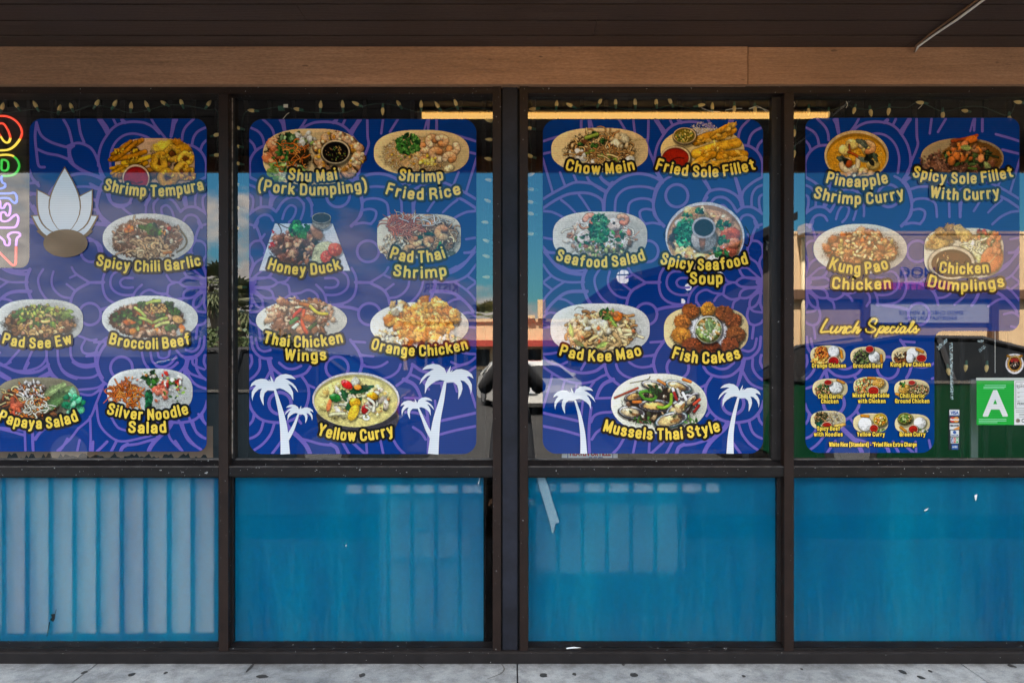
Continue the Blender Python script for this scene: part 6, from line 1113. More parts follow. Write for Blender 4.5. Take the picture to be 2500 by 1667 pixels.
shape_mesh('logo_disc', lambda X, Y: np.hypot(X-2326, Y-1024)-6.8, (2317, 1015, 2335, 1033), 0.8, -0.0022, M['stick_red'], pay); shape_mesh('logo_disc', lambda X, Y: np.hypot(X-2334.5, Y-1024)-6.8, (2326, 1015, 2344, 1033), 0.8, -0.0023, M['stick_orange'], pay); flat_text('logo_lettering', 'MasterCard', 2320, 2341, 1026, 4.5, -0.0026, M['stick_white'], pay, bold=0.3, st=0.4)
quad('discover_logo', 2318.5, 1033, 2342, 1048, -0.0021, M['stick_white'], pay); poly_flat('logo_wedge', [(2342, 1040), (2342, 1048), (2326, 1048)], -0.0022, M['stick_orange'], pay); flat_text('logo_lettering', 'DISCOVER', 2319.5, 2341, 1041, 4.5, -0.0024, M['ink'], pay, bold=0.3, st=0.4)
quad('diners_logo', 2320.5, 1050, 2341, 1064.5, -0.0021, M['stick_white'], pay); shape_mesh('logo_disc', lambda X, Y: np.hypot(X-2330.5, Y-1055)-4.2, (2325, 1049, 2336, 1061), 0.6, -0.0023, M['stick_blue'], pay); flat_text('logo_lettering', 'Diners Club', 2322, 2339.5, 1063, 3.2, -0.0024, M['stick_blue'], pay, bold=0.15, st=0.4)
quad('jcb_logo', 2321, 1067, 2340.5, 1081.5, -0.0021, M['stick_white'], pay)
for i, (ch, mm) in enumerate((('J', 'stick_blue'), ('C', 'stick_red'), ('B', 'stick_green'))): quad('logo_bar', 2322.3+6*i, 1068.3, 2327.5+6*i, 1080.3, -0.0023, M[mm], pay); flat_text('logo_lettering', ch, 2323.2+6*i, 2326.7+6*i, 1076.5, 5, -0.0025, M['stick_white'], pay, bold=0.3, st=0.4)
quad('amex_logo', 2323.5, 1084, 2339, 1098-1, -0.0021, M['stick_blue'], pay); flat_text('logo_lettering', 'AMEX', 2325, 2337.5, 1092.5, 4, -0.0024, M['stick_white'], pay, bold=0.2, st=0.4)
def tape_mat():
    m, t, out = mat('old_clear_tape'); L = t.links.new; tc = N(t, 'ShaderNodeTexCoord'); n = N(t, 'ShaderNodeTexNoise', Scale=140.0, Detail=5.0); L(tc.outputs['Object'], n.inputs[0]); r = N(t, 'ShaderNodeMapRange'); r.inputs[1].default_value = 0.42; r.inputs[2].default_value = 0.62; r.inputs[3].default_value = 0.10; r.inputs[4].default_value = 0.75; L(n.outputs[0], r.inputs[0])
    d = N(t, 'ShaderNodeBsdfPrincipled'); d.inputs['Base Color'].default_value = (0.42, 0.55, 0.58, 1); d.inputs['Roughness'].default_value = 0.3; tr = N(t, 'ShaderNodeBsdfTransparent'); x = N(t, 'ShaderNodeMixShader'); L(r.outputs[0], x.inputs[0]); L(tr.outputs[0], x.inputs[1]); L(d.outputs[0], x.inputs[2]); L(x.outputs[0], out.inputs[0]); return m
M['tape'] = tape_mat()
for lab, pts in (('upright strip of cloudy tape above the payment logos', [(2318, 836), (2326, 836), (2327.5, 975), (2320.5, 975)]), ('slanted bit of tape at the corner of the stepped poster', [(2286, 846), (2311, 826), (2314, 832), (2292, 855)]), ('slanted bit of tape left of the crest sticker', [(2389, 853), (2404, 842), (2407, 848), (2393, 860)]), ('tape scrap under the dark car roof reflection', [(2386, 829), (2402, 830), (2401, 836), (2387, 835)])):
    tag(poly_flat('tape_and_reflection_strip', pts, -0.0016, M['tape'], None), lab, 'tape', 'old tape on the rightmost window')
M['line_reflection'] = principled('painted_line_reflection', (0.21, 0.30, 0.36), 0.6, noise=(120, 1.0, (0.08, 0.22, 0.31)), bump=(160, 0.0008))  # pale strip painted in for a parking line mirrored in the pane
tag(poly_flat('tape_and_reflection_strip', [(1310.5, 1165), (1331, 1165), (1341, 1195), (1352, 1232), (1366, 1275), (1356, 1277.5), (1353, 1288), (1351, 1302), (1347, 1300), (1344, 1281), (1333, 1243), (1321, 1203)], -0.0014, M['line_reflection'], None), 'slanted painted reflection of a white line with a ragged end on the blue panel right of the pillar', 'tape')
tag(poly_flat('hanging_thread', [(2428.6, 808), (2430, 808), (2430, 910), (2428.6, 910)], 0.012, M['white_metal'], None), 'thin white thread hanging inside the rightmost window', 'thread')
M['scuff'] = principled('white_paint_scuff', (0.75, 0.80, 0.82), 0.6)
def scuff(pts, lab, y=-0.0012): tag(poly_flat('paint_scuff', pts, y, M['scuff'], None), lab, 'scuff')
scuff([(2256, 1245), (2268, 1239), (2262, 1246), (2258, 1247)], 'small white scuff low left on the rightmost blue panel'); scuff([(2379, 1208), (2386, 1206), (2385, 1213), (2382, 1223), (2380, 1216)], 'short white scuff high on the rightmost blue panel'); scuff([(843.5, 1330), (846.5, 1330), (846, 1331.5), (844.5, 1334)], 'tiny white chip in the middle of the second blue panel'); scuff([(1167, 1180), (1171, 1166), (1172, 1166), (1168.5, 1182)], 'thin white scratch in the top right corner of the second blue panel')
scuff([(1381, 1580.5), (1400, 1578), (1420, 1580), (1398, 1582), (1384, 1583)], 'white paint smear on the bottom rail right of the pillar', -0.0475)

# flyer inside the third window
fl = thing('paper_flyer', P(1440, 1121, 0.03), 'white printed flyer standing inside behind the mussel poster', 'flyer')
quad('flyer_sheet', 1371.5, 1062, 1508, 1121.5, 0.030, principled('flyer_paper', (0.72, 0.76, 0.80), 0.7), fl)
fr = principled('flyer_red', (0.55, 0.03, 0.06), 0.7); fb = principled('flyer_blue', (0.06, 0.12, 0.35), 0.7)
flat_text('headline', 'NEW CHICAGO', 1376, 1430, 1078, 7, 0.0295, fb, fl); flat_text('headline', 'OPEN NOW', 1449, 1505, 1078, 7, 0.0295, fb, fl); flat_text('headline', 'HEAVEN OR HELL', 1392, 1491, 1112, 13, 0.0295, fr, fl, bold=0.8); flat_text('headline', 'WE LIVE HERE', 1437, 1472, 1119, 4.5, 0.0295, fb, fl)
quad('flyer_rule', 1385, 1093, 1387, 1119, 0.0296, fb, fl); quad('flyer_rule', 1495, 1093, 1497, 1119, 0.0296, fb, fl)

# ------------------------------------------------------------------ string lights
M['bulb'] = principled('gold_faceted_bulb', (0.95, 0.72, 0.30), 0.25, 0.6, noise=(500, 1.5, (0.72, 0.50, 0.16)), bump=(420, 0.003)); M['socket'] = principled('green_socket', (0.010, 0.085, 0.055), 0.45); M['wire'] = principled('green_wire', (0.008, 0.045, 0.032), 0.5); M['cable_white'] = principled('white_cable_tie', (0.78, 0.74, 0.62), 0.5)
def lathe(prof, n=10, z0=0):
    v = []; F = []
    for r, z in prof: v += [(r*math.cos(i*2*math.pi/n), r*math.sin(i*2*math.pi/n), z) for i in range(n)]
    for j in range(len(prof)-1):
        for i in range(n): F.append((j*n+i, j*n+(i+1) % n, (j+1)*n+(i+1) % n, (j+1)*n+i))
    return v, F
v, F = lathe([(0.0005, -0.002), (0.0052, 0.0), (0.0078, 0.006), (0.0082, 0.012), (0.0068, 0.020), (0.0042, 0.027), (0.0003, 0.0325)], 9); bulb_me = bpy.data.meshes.new('bulb'); bulb_me.from_pydata(v, [], F); bulb_me.materials.append(M['bulb'])
v, F = lathe([(0.0005, -0.019), (0.0042, -0.019), (0.0052, -0.010), (0.0054, 0.001), (0.0005, 0.001)], 8); sock_me = bpy.data.meshes.new('socket'); sock_me.from_pydata(v, [], F); sock_me.materials.append(M['socket'])
DIR = {'u': 0, 'l': -75, 'r': 70, 'ul': -28, 'ur': 28, 'd': 180, 'L': -82, 'dl': -160, 'R': 82, 'lu': -62}
def lights(label, pts, wires, ties=()):
    t = thing('string_lights', P(pts[0][0], pts[0][1], 0.03), label, 'string lights', 'strings of gold bulbs inside the windows')
    for px, py, d in pts:
        a = R(DIR[d]+random.uniform(-8, 8)); y = 0.024+random.uniform(-0.004, 0.004); c = Vector(P(px, py, y)); ax = Vector((math.sin(a), 0, math.cos(a)))
        b = bpy.data.objects.new('bulb', bulb_me); COL.objects.link(b); b.parent = t; b.location = c-ax*0.014-WL[t]; b.rotation_euler = (random.uniform(-0.3, 0.3), a, 0)
        s = bpy.data.objects.new('socket', sock_me); COL.objects.link(s); s.parent = b
    bm = bmesh.new()
    for w in wires: tube(bm, [P(x, y, 0.030+0.004*math.sin(x*0.3+y*0.2)) for x, y in catmull(w, 6)], 0.0016, 5)
    bmobj('wire', bm, M['wire'], t, True)
    for w in ties:
        bm = bmesh.new(); tube(bm, [P(x, y, 0.018) for x, y in catmull(w, 5)], 0.0014, 5); bmobj('cable_tie', bm, M['cable_white'], t, True)
    return t
def rg(ox, oy, s, l): return [(ox+x/s, oy+y/s, d) for x, y, d in l]
b1 = rg(0, 200, 3.137, [(20,190,'ur'),(125,178,'ul'),(272,176,'ul'),(452,200,'u'),(542,185,'ul'),(743,160,'ur'),(880,165,'ur'),(1003,183,'u'),(1123,175,'ul'),(1250,160,'lu'),(1387,155,'ul'),(1598,163,'ur'),(1664,408,'R'),(1664,560,'R')])
lights('string of gold bulbs above the neon sign in the leftmost window', b1, [[(-60,262),(8,276),(45,272),(90,268),(142,277),(180,272),(230,258),(275,265),(318,276),(360,270),(405,258),(450,258),(505,268),(530,272),(532,330),(530,400)]])
b2 = rg(0, 200, 3.137, [(1815,353,'l'),(1812,492,'l'),(1812,625,'L'),(1812,785,'L'),(1812,963,'l'),(1812,1118,'l'),(1795,1412,'L')])+rg(550, 200, 3.136, [(200,220,'L'),(545,207,'L'),(733,178,'u'),(900,175,'u'),(1000,168,'lu'),(1205,225,'d'),(1325,163,'ul'),(1500,175,'u'),(1622,180,'ul'),(1763,163,'ul'),(2020,298,'L'),(2020,443,'L'),(2012,592,'L'),(2017,750,'L'),(2010,912,'l'),(1990,1075,'L'),(1998,1217,'l'),(2000,1335,'L'),(2000,1495,'L')])+rg(550, 650, 3.136, [(110,160,'L'),(90,330,'l'),(105,480,'L')])
lights('string of gold bulbs around the window left of the pillar', b2, [[(588,650),(590,556),(588,507),(592,450),(590,399),(592,357),(590,312),(600,274),(640,268),(690,262),(735,272),(785,276),(840,276),(880,262),(920,254),(960,257),(995,268),(1030,275),(1075,272),(1115,262),(1160,264),(1198,275),(1200,341),(1196,390),(1199,440),(1194,491),(1190,545),(1196,590),(1195,630),(1197,680)]], [[(690,292),(700,280),(706,276)], [(694,260),(700,256),(702,262)]])
b3 = rg(1250, 200, 3.136, [(158,207,'L'),(342,165,'u'),(440,178,'lu'),(675,148,'ur'),(793,152,'u'),(942,155,'u'),(1105,152,'u'),(1208,146,'ul'),(1448,181,'R'),(1534,190,'u'),(1700,212,'d'),(1860,220,'d'),(2015,182,'ur'),(2017,368,'r'),(2017,487,'r'),(2030,690,'r'),(2027,822,'r'),(2025,970,'R'),(2027,1145,'r'),(2032,1232,'r'),(2040,1460,'ul'),(128,353,'L'),(133,567,'l'),(145,712,'r'),(143,822,'L'),(137,920,'L'),(140,1010,'l'),(140,1165,'L')])+rg(1250, 650, 3.136, [(2040,47,'ul'),(2030,192,'ul'),(2037,305,'R'),(2043,415,'ur'),(1990,635,'ul')])
lights('string of gold bulbs around the window right of the pillar', b3, [[(1296,590),(1294,511),(1296,450),(1297,381),(1292,312),(1300,268),(1330,262),(1360,270),(1400,268),(1440,258),(1480,260),(1520,266),(1560,268),(1600,266),(1640,258),(1690,266),(1730,272),(1770,276),(1830,276),(1865,266),(1886,262),(1890,320),(1880,380),(1888,440),(1886,500),(1885,560),(1888,600),(1890,660),(1888,700),(1890,760),(1882,830),(1884,870)]], [[(1712,264),(1735,272),(1758,273)], [(1770,270),(1790,266),(1812,265)], [(1828,267),(1850,260),(1872,274)], [(1830,265),(1856,264),(1876,272)]])
b4 = rg(1900, 200, 3.137, [(230,230,'d'),(383,255,'d'),(577,225,'dl'),(707,240,'d'),(845,228,'d'),(1088,158,'L'),(1262,258,'d'),(1423,225,'L'),(1770,288,'d'),(1838,155,'L'),(122,392,'d'),(122,550,'d')])+rg(2250, 800, 5.06, [(550,495,'d'),(800,500,'d'),(325,540,'d')])
lights('sparse string of gold bulbs hanging in the rightmost window', b4, [[(1942,380),(1946,300),(1975,262),(2022,270),(2070,258),(2084,264),(2126,268),(2168,262),(2212,264),(2245,250),(2300,272),(2352,262),(2400,262),(2462,282),(2490,244),(2560,270)]], [[(1936,246),(1941,256),(1936,264)], [(2066,248),(2069,256),(2066,264)], [(2242,266),(2250,258),(2252,252)]])
pl = thing('cord_plug', P(688, 268, 0.03), 'green plug with a white paper tag among the bulbs', 'plug'); pboxo('plug_body', 679, 694, 259, 270, 0.014, 0.024, M['socket'], pl, 0.002); pboxo('paper_tag', 692, 703, 255, 263, 0.012, 0.0135, M['cable_white'], pl, 0)

# ------------------------------------------------------------------ neon sign
ne = thing('neon_sign', P(30, 655, 0.06), 'colourful neon word sign standing on end at the left edge', 'neon sign')
def neon(c, e): return principled('neon_'+c, (0.25, 0.25, 0.25), 0.4, emis=e)
NM = {'red': neon('red', (1.0, 0.035, 0.0, 0.17)), 'yellow': neon('yellow', (1.0, 0.68, 0.04, 0.17)), 'green': neon('green', (0.0, 0.62, 0.02, 0.13)), 'blue': neon('blue', (0.08, 0.20, 0.95, 0.15)), 'purple': neon('purple', (0.62, 0.26, 1.0, 0.17))}
def ntube(m, pts, r=0.0046): bm = bmesh.new(); tube(bm, [P(x, y, 0.040) for x, y in catmull(Zp(0, 280, 5.6, pts), 6)], r, 8); return bmobj('neon_tube', bm, NM[m], ne, True)
ntube('red', [(-120,60),(-60,28),(60,22),(150,45),(230,100),(285,180),(300,260),(278,330)]); ntube('yellow', [(276,334),(210,420),(130,475),(40,490),(-60,482),(-120,440)])
ntube('red', [(-60,160),(-40,130),(40,125),(90,180),(128,260),(142,318)]); ntube('yellow', [(143,322),(125,370),(90,385),(50,360),(12,305)]); ntube('red', [(10,300),(-30,230),(-60,160)])
ntube('yellow', [(-60,575),(-20,560),(80,550),(160,560),(190,576)]); ntube('green', [(194,580),(235,620),(258,670),(260,720),(235,780),(180,825),(100,840),(40,838)]); ntube('blue', [(38,838),(20,860),(20,890),(35,930),(70,950),(65,990),(20,1010),(-30,1012)])
ntube('green', [(25,620),(60,620),(100,640),(115,680),(110,740),(85,765),(40,765),(22,740),(25,622)]); ntube('blue', [(-30,1080),(130,1078),(190,1070),(225,1110),(230,1180),(205,1210),(170,1190),(130,1150),(60,1140),(-30,1145)])
ntube('purple', [(-20,1170),(0,1190),(10,1270),(50,1275),(70,1240),(100,1215),(135,1240),(140,1310),(125,1370),(95,1380),(70,1340),(30,1335),(10,1360),(15,1440),(60,1460),(120,1445),(170,1400),(220,1370),(250,1410),(245,1470),(215,1530),(150,1545),(-30,1545)])
q = lambda l: [((x/3.137)*5.6, (200+y/3.137-280)*5.6) for x, y in l]
ntube('purple', q([(-10,1180),(30,1215),(40,1245),(68,1250),(75,1210),(60,1180),(90,1155),(140,1155),(155,1175),(130,1200),(123,1256)])); ntube('red', q([(123,1260),(122,1340),(118,1395),(95,1402),(60,1370),(0,1310),(-40,1270)]))
shape_mesh('backing_sheet', sd_rr(-175, 262, 70, 653, 18), (-178, 260, 74, 656), 2.0, 0.052, M['black'], ne); bm = bmesh.new(); tube(bm, [P(x, y, 0.048) for x, y in ((-20, 590), (40, 594), (78, 606))], 0.0022, 6); bmobj('power_lead', bm, M['black'], ne)

# ------------------------------------------------------------------ lamps
M['lamp_on'] = principled('warm_tube', (0.9, 0.8, 0.6), 0.5, emis=(1.0, 0.56, 0.15, 0.85)); M['housing'] = principled('cream_housing', (0.62, 0.50, 0.30), 0.5)
lf = thing('tube_lamp', (0.6, -0.70, 2.60), 'long warm tube lamp fixed under the canopy boards', 'lamp')
z = P(0, 283, 0)[2]; zt = EYE+(865-283)/565*(3.70/3)
boxo('lamp_housing', -0.50, 1.70, -0.735, -0.665, zt+0.012, soff_z-0.004, M['housing'], lf, 0.004); bm = bmesh.new(); tube(bm, [(-0.485, -0.70, zt), (1.685, -0.70, zt)], 0.0165, 12); bmobj('lamp_tube', bm, M['lamp_on'], lf, True)
for x in (-0.49, 1.69): boxo('lamp_end', x-0.012, x+0.012, -0.718, -0.682, zt-0.02, zt+0.014, M['white_metal'], lf, 0.003)
M['glow'] = principled('white_glow', (1, 1, 1), 0.5, emis=(1.0, 0.92, 0.85, 1.5)); M['rattan'] = principled('rattan', (0.55, 0.40, 0.30), 0.7)
def pend(px, py, y, r, lab, basket=False):
    c = Vector(P(px, py, y)); t = thing('pendant_lamp', c, lab, 'lamp', 'lit pendant lamps inside the restaurant')
    bm = bmesh.new(); bmesh.ops.create_uvsphere(bm, u_segments=14, v_segments=10, radius=r, matrix=Matrix.Translation(c)); bmobj('lamp_globe', bm, M['glow'], t, True)
    bm = bmesh.new(); tube(bm, [c+Vector((0, 0, r)), (c.x, c.y, soff_z-0.13)], 0.004, 6); bmobj('lamp_cord', bm, M['black'], t)
    bm = bmesh.new(); H = 0.16 if basket else 0.02; Rr = 0.115 if basket else 0.075
    if basket:
        for i in range(26):
            a = i*2*math.pi/26; tube(bm, [c+Vector((Rr*math.cos(a)*k, Rr*math.sin(a)*k, h)) for k, h in ((0.35, 0.16), (0.8, 0.08), (1, 0.0), (0.88, -0.07))], 0.0022, 4)
        for k, h in ((0.8, 0.08), (1, 0.0), (0.88, -0.07)): tube(bm, [c+Vector((Rr*k*math.cos(a), Rr*k*math.sin(a), h)) for a in np.linspace(0, 2*math.pi, 25)], 0.004, 4)
    else:
        for j in range(16): a = j*math.pi/8; b = a+math.pi/8; bm.faces.new([bm.verts.new(c+Vector(q)) for q in ((0.02*math.cos(a), 0.02*math.sin(a), -0.035), (Rr*math.cos(a), Rr*math.sin(a), -0.055), (Rr*math.cos(b), Rr*math.sin(b), -0.055), (0.02*math.cos(b), 0.02*math.sin(b), -0.035))])
    bmobj('lamp_shade', bm, M['rattan'], t)
pend(1522, 676, 1.2, 0.042, 'lit basket lamp seen through the poster under the seafood salad', True); pend(1680, 701, 1.5, 0.022, 'small lit globe under the words of the seafood soup'); pend(1665, 737, 1.8, 0.022, 'small lit globe just above the fish cakes picture'); pend(1757, 673, 1.5, 0.024, 'small lit globe behind the last letter of Soup')

# ------------------------------------------------------------------ cable from soffit to header
cb = thing('loose_cable', P(2236, 125, -0.08), 'pair of loose white and brown wires running over the soffit', 'cable')
bm = bmesh.new(); tube(bm, [P(2233, 127, -0.078), (1.698, -0.10, soff_z-0.012), (1.706, -0.20, soff_z-0.008), (1.712, -0.33, soff_z-0.012), (1.718, -0.47, soff_z-0.008), (1.74, -1.0, soff_z-0.014), (1.75, -1.54, soff_z-0.008)], 0.0045, 8); bmobj('white_wire', bm, M['white_metal'], cb, True)
bm = bmesh.new(); tube(bm, [P(2232, 128, -0.083), (1.688, -0.10, soff_z-0.010), (1.688, -0.20, soff_z-0.006), (1.693, -0.33, soff_z-0.006), (1.699, -0.47, soff_z-0.006), (1.71, -1.0, soff_z-0.010), (1.72, -1.54, soff_z-0.006)], 0.0040, 8); bmobj('brown_wire', bm, principled('brown_wire', (0.16, 0.09, 0.05), 0.5), cb, True)
bm = bmesh.new(); bmesh.ops.create_uvsphere(bm, u_segments=8, v_segments=6, radius=0.006, matrix=Matrix.Translation(P(2262, 98, -0.12))); bmobj('wire_clip', bm, M['housing'], cb, True)
# ================================================================== ACROSS THE PARKING LOT (seen mirrored in the glass)
def V_(px, py, z):
    """point at distance z in front of the glass that the glass mirrors to this place in the photograph"""
    k = (3+z)/3; return ((px-1250)/565*k, -z, EYE+(865-py)/565*k)
M['tan'] = principled('sunlit_tan_wall', (0.74, 0.51, 0.29), 0.9, noise=(0.8, 1, (0.68, 0.47, 0.27)), bump=(40, 0.004)); M['trim_wood'] = principled('brown_timber', (0.13, 0.065, 0.035), 0.7); M['red_trim'] = principled('red_awning', (0.42, 0.05, 0.03), 0.7); M['pane'] = principled('dark_window', (0.02, 0.025, 0.03), 0.08, 0.6)
M['sign_pale'] = principled('sign_pale', (0.34, 0.30, 0.36), 0.7); M['blue_sign'] = principled('sign_blue', (0.03, 0.05, 0.30), 0.6); M['pink_sign'] = principled('sign_magenta', (0.60, 0.06, 0.36), 0.6); M['sign_white'] = principled('sign_white', (0.75, 0.75, 0.78), 0.6)
def world_text(par, s, xr, z0, w, h, y, m):
    """lettering on a wall that faces the shop: reads left to right for someone looking along -Y"""
    v, tr, ed = text_mesh(s); w0, w1 = v[:, 0].min(), v[:, 0].max(); vv = [(xr-(a-w0)/(w1-w0)*w, y, z0+b/CAPH*h) for a, b in v]
    return mobj('sign_lettering', vv, [tuple(t) for t in tr], m, par)
# long tan shop row far across the lot
z = 60; far = thing('tan_shop_row', (V_(1230, 900, z)[0], -z, -0.13), 'long low tan shop row with red awning across the parking lot', 'building')
x0 = V_(985, 0, z)[0]; x1 = V_(1490, 0, z)[0]; zt = V_(0, 786, z)[2]; zr = V_(0, 846, z)[2]
boxo('shop_wall', x0, x1, -z-14, -z, -0.12, zt, M['tan'], far); boxo('parapet_cap', x0-0.2, x1+0.2, -z-14.2, -z+0.2, zt+0.003, zt+0.28, M['tan'], far); boxo('red_awning', x0+0.1, x1-0.1, -z+0.01, -z+1.6, zr, zr+0.55, M['red_trim'], far)
for i in range(7):
    a = x0+1.2+i*(x1-x0-2.4)/7; boxo('shop_window', a, a+(x1-x0)/7*0.72, -z+0.012, -z+0.06, 0.25, zr-0.25, M['pane'], far)
for px in (1296, 1322): a = V_(px, 0, z)[0]; boxo('pier', a-0.35, a+0.35, -z+0.01, -z+0.5, zt+0.3, zt+2.0 if px == 1322 else zt+0.6, M['tan'], far)
# tan workshop on the right
z = 9.0; ws = thing('tan_workshop', (V_(2250, 900, z)[0], -z, -0.13), 'tan workshop with brown timber bands and a smog test sign', 'building')
x0 = V_(1932, 0, z)[0]; x1 = x0+9.5; zt = V_(0, 572, z)[2]; boxo('workshop_wall', x0, x1, -z-8, -z, -0.12, zt, M['tan'], ws); boxo('roof_band', x0-0.02, x1+0.02, -z-8.02, -z+0.015, zt+0.003, zt+0.05, M['tan'], ws)
zb = V_(0, 731, z)[2]; boxo('timber_band', x0, x1, -z+0.004, -z+0.10, zb, zb+0.16, M['trim_wood'], ws)
for px in (1921, 2108, 2418, 2600, 2760): a = V_(px, 0, z)[0]; boxo('timber_post', a-0.06, a+0.06, -z+0.004, -z+0.12, -0.12, zb-0.003, M['trim_wood'], ws)
a = V_(1958, 0, z)[0]; bm = bmesh.new(); tube(bm, [(a, -z+0.05, zt-0.05), (a, -z+0.05, 0)], 0.04, 8); bmobj('drain_pipe', bm, M['housing'], ws, True)
boxo('flood_lamp', a-0.10, a+0.02, -z+0.06, -z+0.34, zt-0.03, zt+0.12, M['sign_white'], ws, 0.02)
xa = V_(2118, 0, z)[0]; xb = V_(2410, 0, z)[0]; boxo('sign_panel', xa, xb, -z+0.006, -z+0.05, V_(0, 788, z)[2], V_(0, 740, z)[2], M['sign_white'], ws)
world_text(ws, 'SMOG', V_(2300, 0, z)[0], V_(0, 674, z)[2], 0.74, 0.15, -z+0.02, M['blue_sign']); boxo('phone_band', V_(2150, 0, z)[0], V_(2320, 0, z)[0], -z+0.006, -z+0.02, V_(0, 711, z)[2], V_(0, 690, z)[2], M['pink_sign'], ws); world_text(ws, '776-1161', V_(2300, 0, z)[0], V_(0, 707, z)[2], 0.8, 0.1, -z+0.03, M['blue_sign'])
world_text(ws, 'SMOG CHECK & VEHICLE', V_(2345, 0, z)[0], V_(0, 767, z)[2], 1.1, 0.055, -z+0.06, M['blue_sign']); world_text(ws, 'REGISTRATION DMV', V_(2330, 0, z)[0], V_(0, 780, z)[2], 0.9, 0.055, -z+0.06, M['blue_sign'])
# dark gabled building
z = 7.6; gb = thing('dark_gabled_shop', (V_(1840, 900, z)[0], -z, -0.13), 'dark brick shop with a sloping gable beside the tan workshop', 'building')
M['dark_brick'] = principled('dark_brick', (0.045, 0.032, 0.028), 0.85, noise=(6, 1.4, (0.075, 0.055, 0.045)))
g = [V_(1500, 700, z), V_(1745, 640, z), V_(1928, 545, z)]; bm = bmesh.new(); prism(bm, [(g[0][0], -0.12), (g[0][0], g[0][2]), (g[1][0], g[1][2]), (g[2][0], g[2][2]), (g[2][0], -0.12)], 'y', -z-5, -z); bmobj('gable_wall', bm, M['dark_brick'], gb)
bm = bmesh.new(); prism(bm, [(p[0], p[2]+0.004) for p in g]+[(p[0], p[2]+0.12) for p in g[::-1]], 'y', -z-5.1, -z+0.3); bmobj('gable_roof', bm, M['black'], gb)
boxo('shop_door', V_(1700, 0, z)[0], V_(1760, 0, z)[0], -z+0.004, -z+0.05, -0.12, V_(0, 780, z)[2], M['pane'], gb); world_text(gb, 'SMOKE', V_(1924, 0, z)[0], V_(0, 612, z)[2], 0.95, 0.14, -z+0.01, M['edge'])
# sign board on a pole
z = 30; sg = thing('pole_sign', (V_(1080, 0, z)[0], -z, -0.13), 'white sign board on two poles reading Kister', 'sign'); a = V_(1030, 720, z); b = V_(1122, 700, z)
boxo('sign_board', a[0], b[0], -z-0.1, -z, a[2], b[2]+0.3, M['sign_pale'], sg); world_text(sg, 'KISTER', b[0]-0.08, a[2]+0.16, b[0]-a[0]-0.16, 0.4, -z+0.02, M['trim_wood'])
for x in (a[0]+0.2, b[0]-0.2): boxo('sign_pole', x-0.06, x+0.06, -z-0.11, -z-0.02, -0.12, a[2]-0.002, M['edge'], sg)

# ---- palms
M['trunk'] = principled('palm_trunk', (0.20, 0.15, 0.10), 0.9, noise=(8, 1.5, (0.12, 0.09, 0.06))); M['frond'] = principled('palm_frond', (0.060, 0.085, 0.028), 0.6, noise=(3, 1.5, (0.105, 0.105, 0.04))); M['leafy'] = principled('tree_leaf', (0.045, 0.075, 0.022), 0.6, noise=(4, 1.5, (0.085, 0.11, 0.035)))
def palm(px, py, z, s, lab):
    top = Vector(V_(px, py, z)); t = thing('palm_tree', (top.x, top.y, -0.13), lab, 'tree', 'fan palms beyond the parking lot')
    bm = bmesh.new(); n = 8; tube(bm, [(top.x+0.25*s*math.sin(i*0.5), top.y, -0.13+(top.z+0.13)*i/n) for i in range(n)]+[tuple(top)], [0.22*s-0.1*s*i/n for i in range(n+1)], 9); bmobj('trunk', bm, M['trunk'], t, True)
    bm = bmesh.new()
    for i in range(46):
        a = random.uniform(0, 6.28); e = random.uniform(-1.1, 1.2); L = s*random.uniform(0.7, 1.1); d = Vector((math.cos(a)*math.cos(e), math.sin(a)*math.cos(e), math.sin(e))); c = top+d*L*0.6; sd_ = d.cross(Vector((0, 0, 1))).normalized(); up = sd_.cross(d)
        for k in range(9):
            b = (k-4)*0.26; dd = (d*math.cos(b)+sd_*math.sin(b)); tip = c+dd*L*0.75-Vector((0, 0, 0.18*L)); w = up*0.0+sd_*0.05*L*math.cos(b)-d*0.05*L*math.sin(b)
            bm.faces.new([bm.verts.new(c), bm.verts.new(c+dd*L*0.4+w), bm.verts.new(tip), bm.verts.new(c+dd*L*0.4-w)])
    bmobj('crown', bm, M['frond'], t)
palm(516, 700, 26, 1.1, 'tall thick palm nearest the lot'); palm(523, 792, 52, 1.3, 'short slender palm beside the tall thick palm'); palm(578, 746, 32, 1.5, 'bushy palm right of the tall thick palm'); palm(582, 770, 38, 1.3, 'smaller palm behind the bushy palm'); palm(1187, 780, 75, 2.0, 'lone palm behind the long tan shop row')
def tree(px, py, z, w, lab):
    top = Vector(V_(px, py, z)); t = thing('broadleaf_tree', (top.x, top.y, -0.13), lab, 'tree'); h = top.z+0.13
    bm = bmesh.new(); tube(bm, [(top.x, top.y, -0.13), (top.x+0.1, top.y, h*0.4), (top.x, top.y, h*0.75)], [0.16, 0.12, 0.05], 8)
    for i in range(6): a = i; tube(bm, [(top.x+0.1, top.y, h*0.4), (top.x+w*0.6*math.cos(a), top.y+w*0.6*math.sin(a), h*0.72)], [0.07, 0.02], 6)
    bmobj('trunk', bm, M['trunk'], t, True); bm = bmesh.new(); cl = [(random.gauss(0, w*0.45), random.gauss(0, w*0.45), h*random.uniform(0.5, 0.92), random.uniform(0.25, 0.5)*w) for _ in range(16)]
    for i in range(1500):
        c = random.choice(cl); d = Vector((random.gauss(0, 1), random.gauss(0, 1), random.gauss(0, 0.8))).normalized()*c[3]*random.uniform(0.6, 1.05); p = Vector((top.x+c[0], top.y+c[1], c[2]))+d; a = Vector((random.gauss(0, 1), random.gauss(0, 1), random.gauss(0, 1))).normalized()*0.09; b = a.cross(Vector((random.gauss(0, 1), random.gauss(0, 1), random.gauss(0, 1))).normalized())
        bm.faces.new([bm.verts.new(p+a), bm.verts.new(p+b), bm.verts.new(p-a), bm.verts.new(p-b)])
    bmobj('crown', bm, M['leafy'], t)
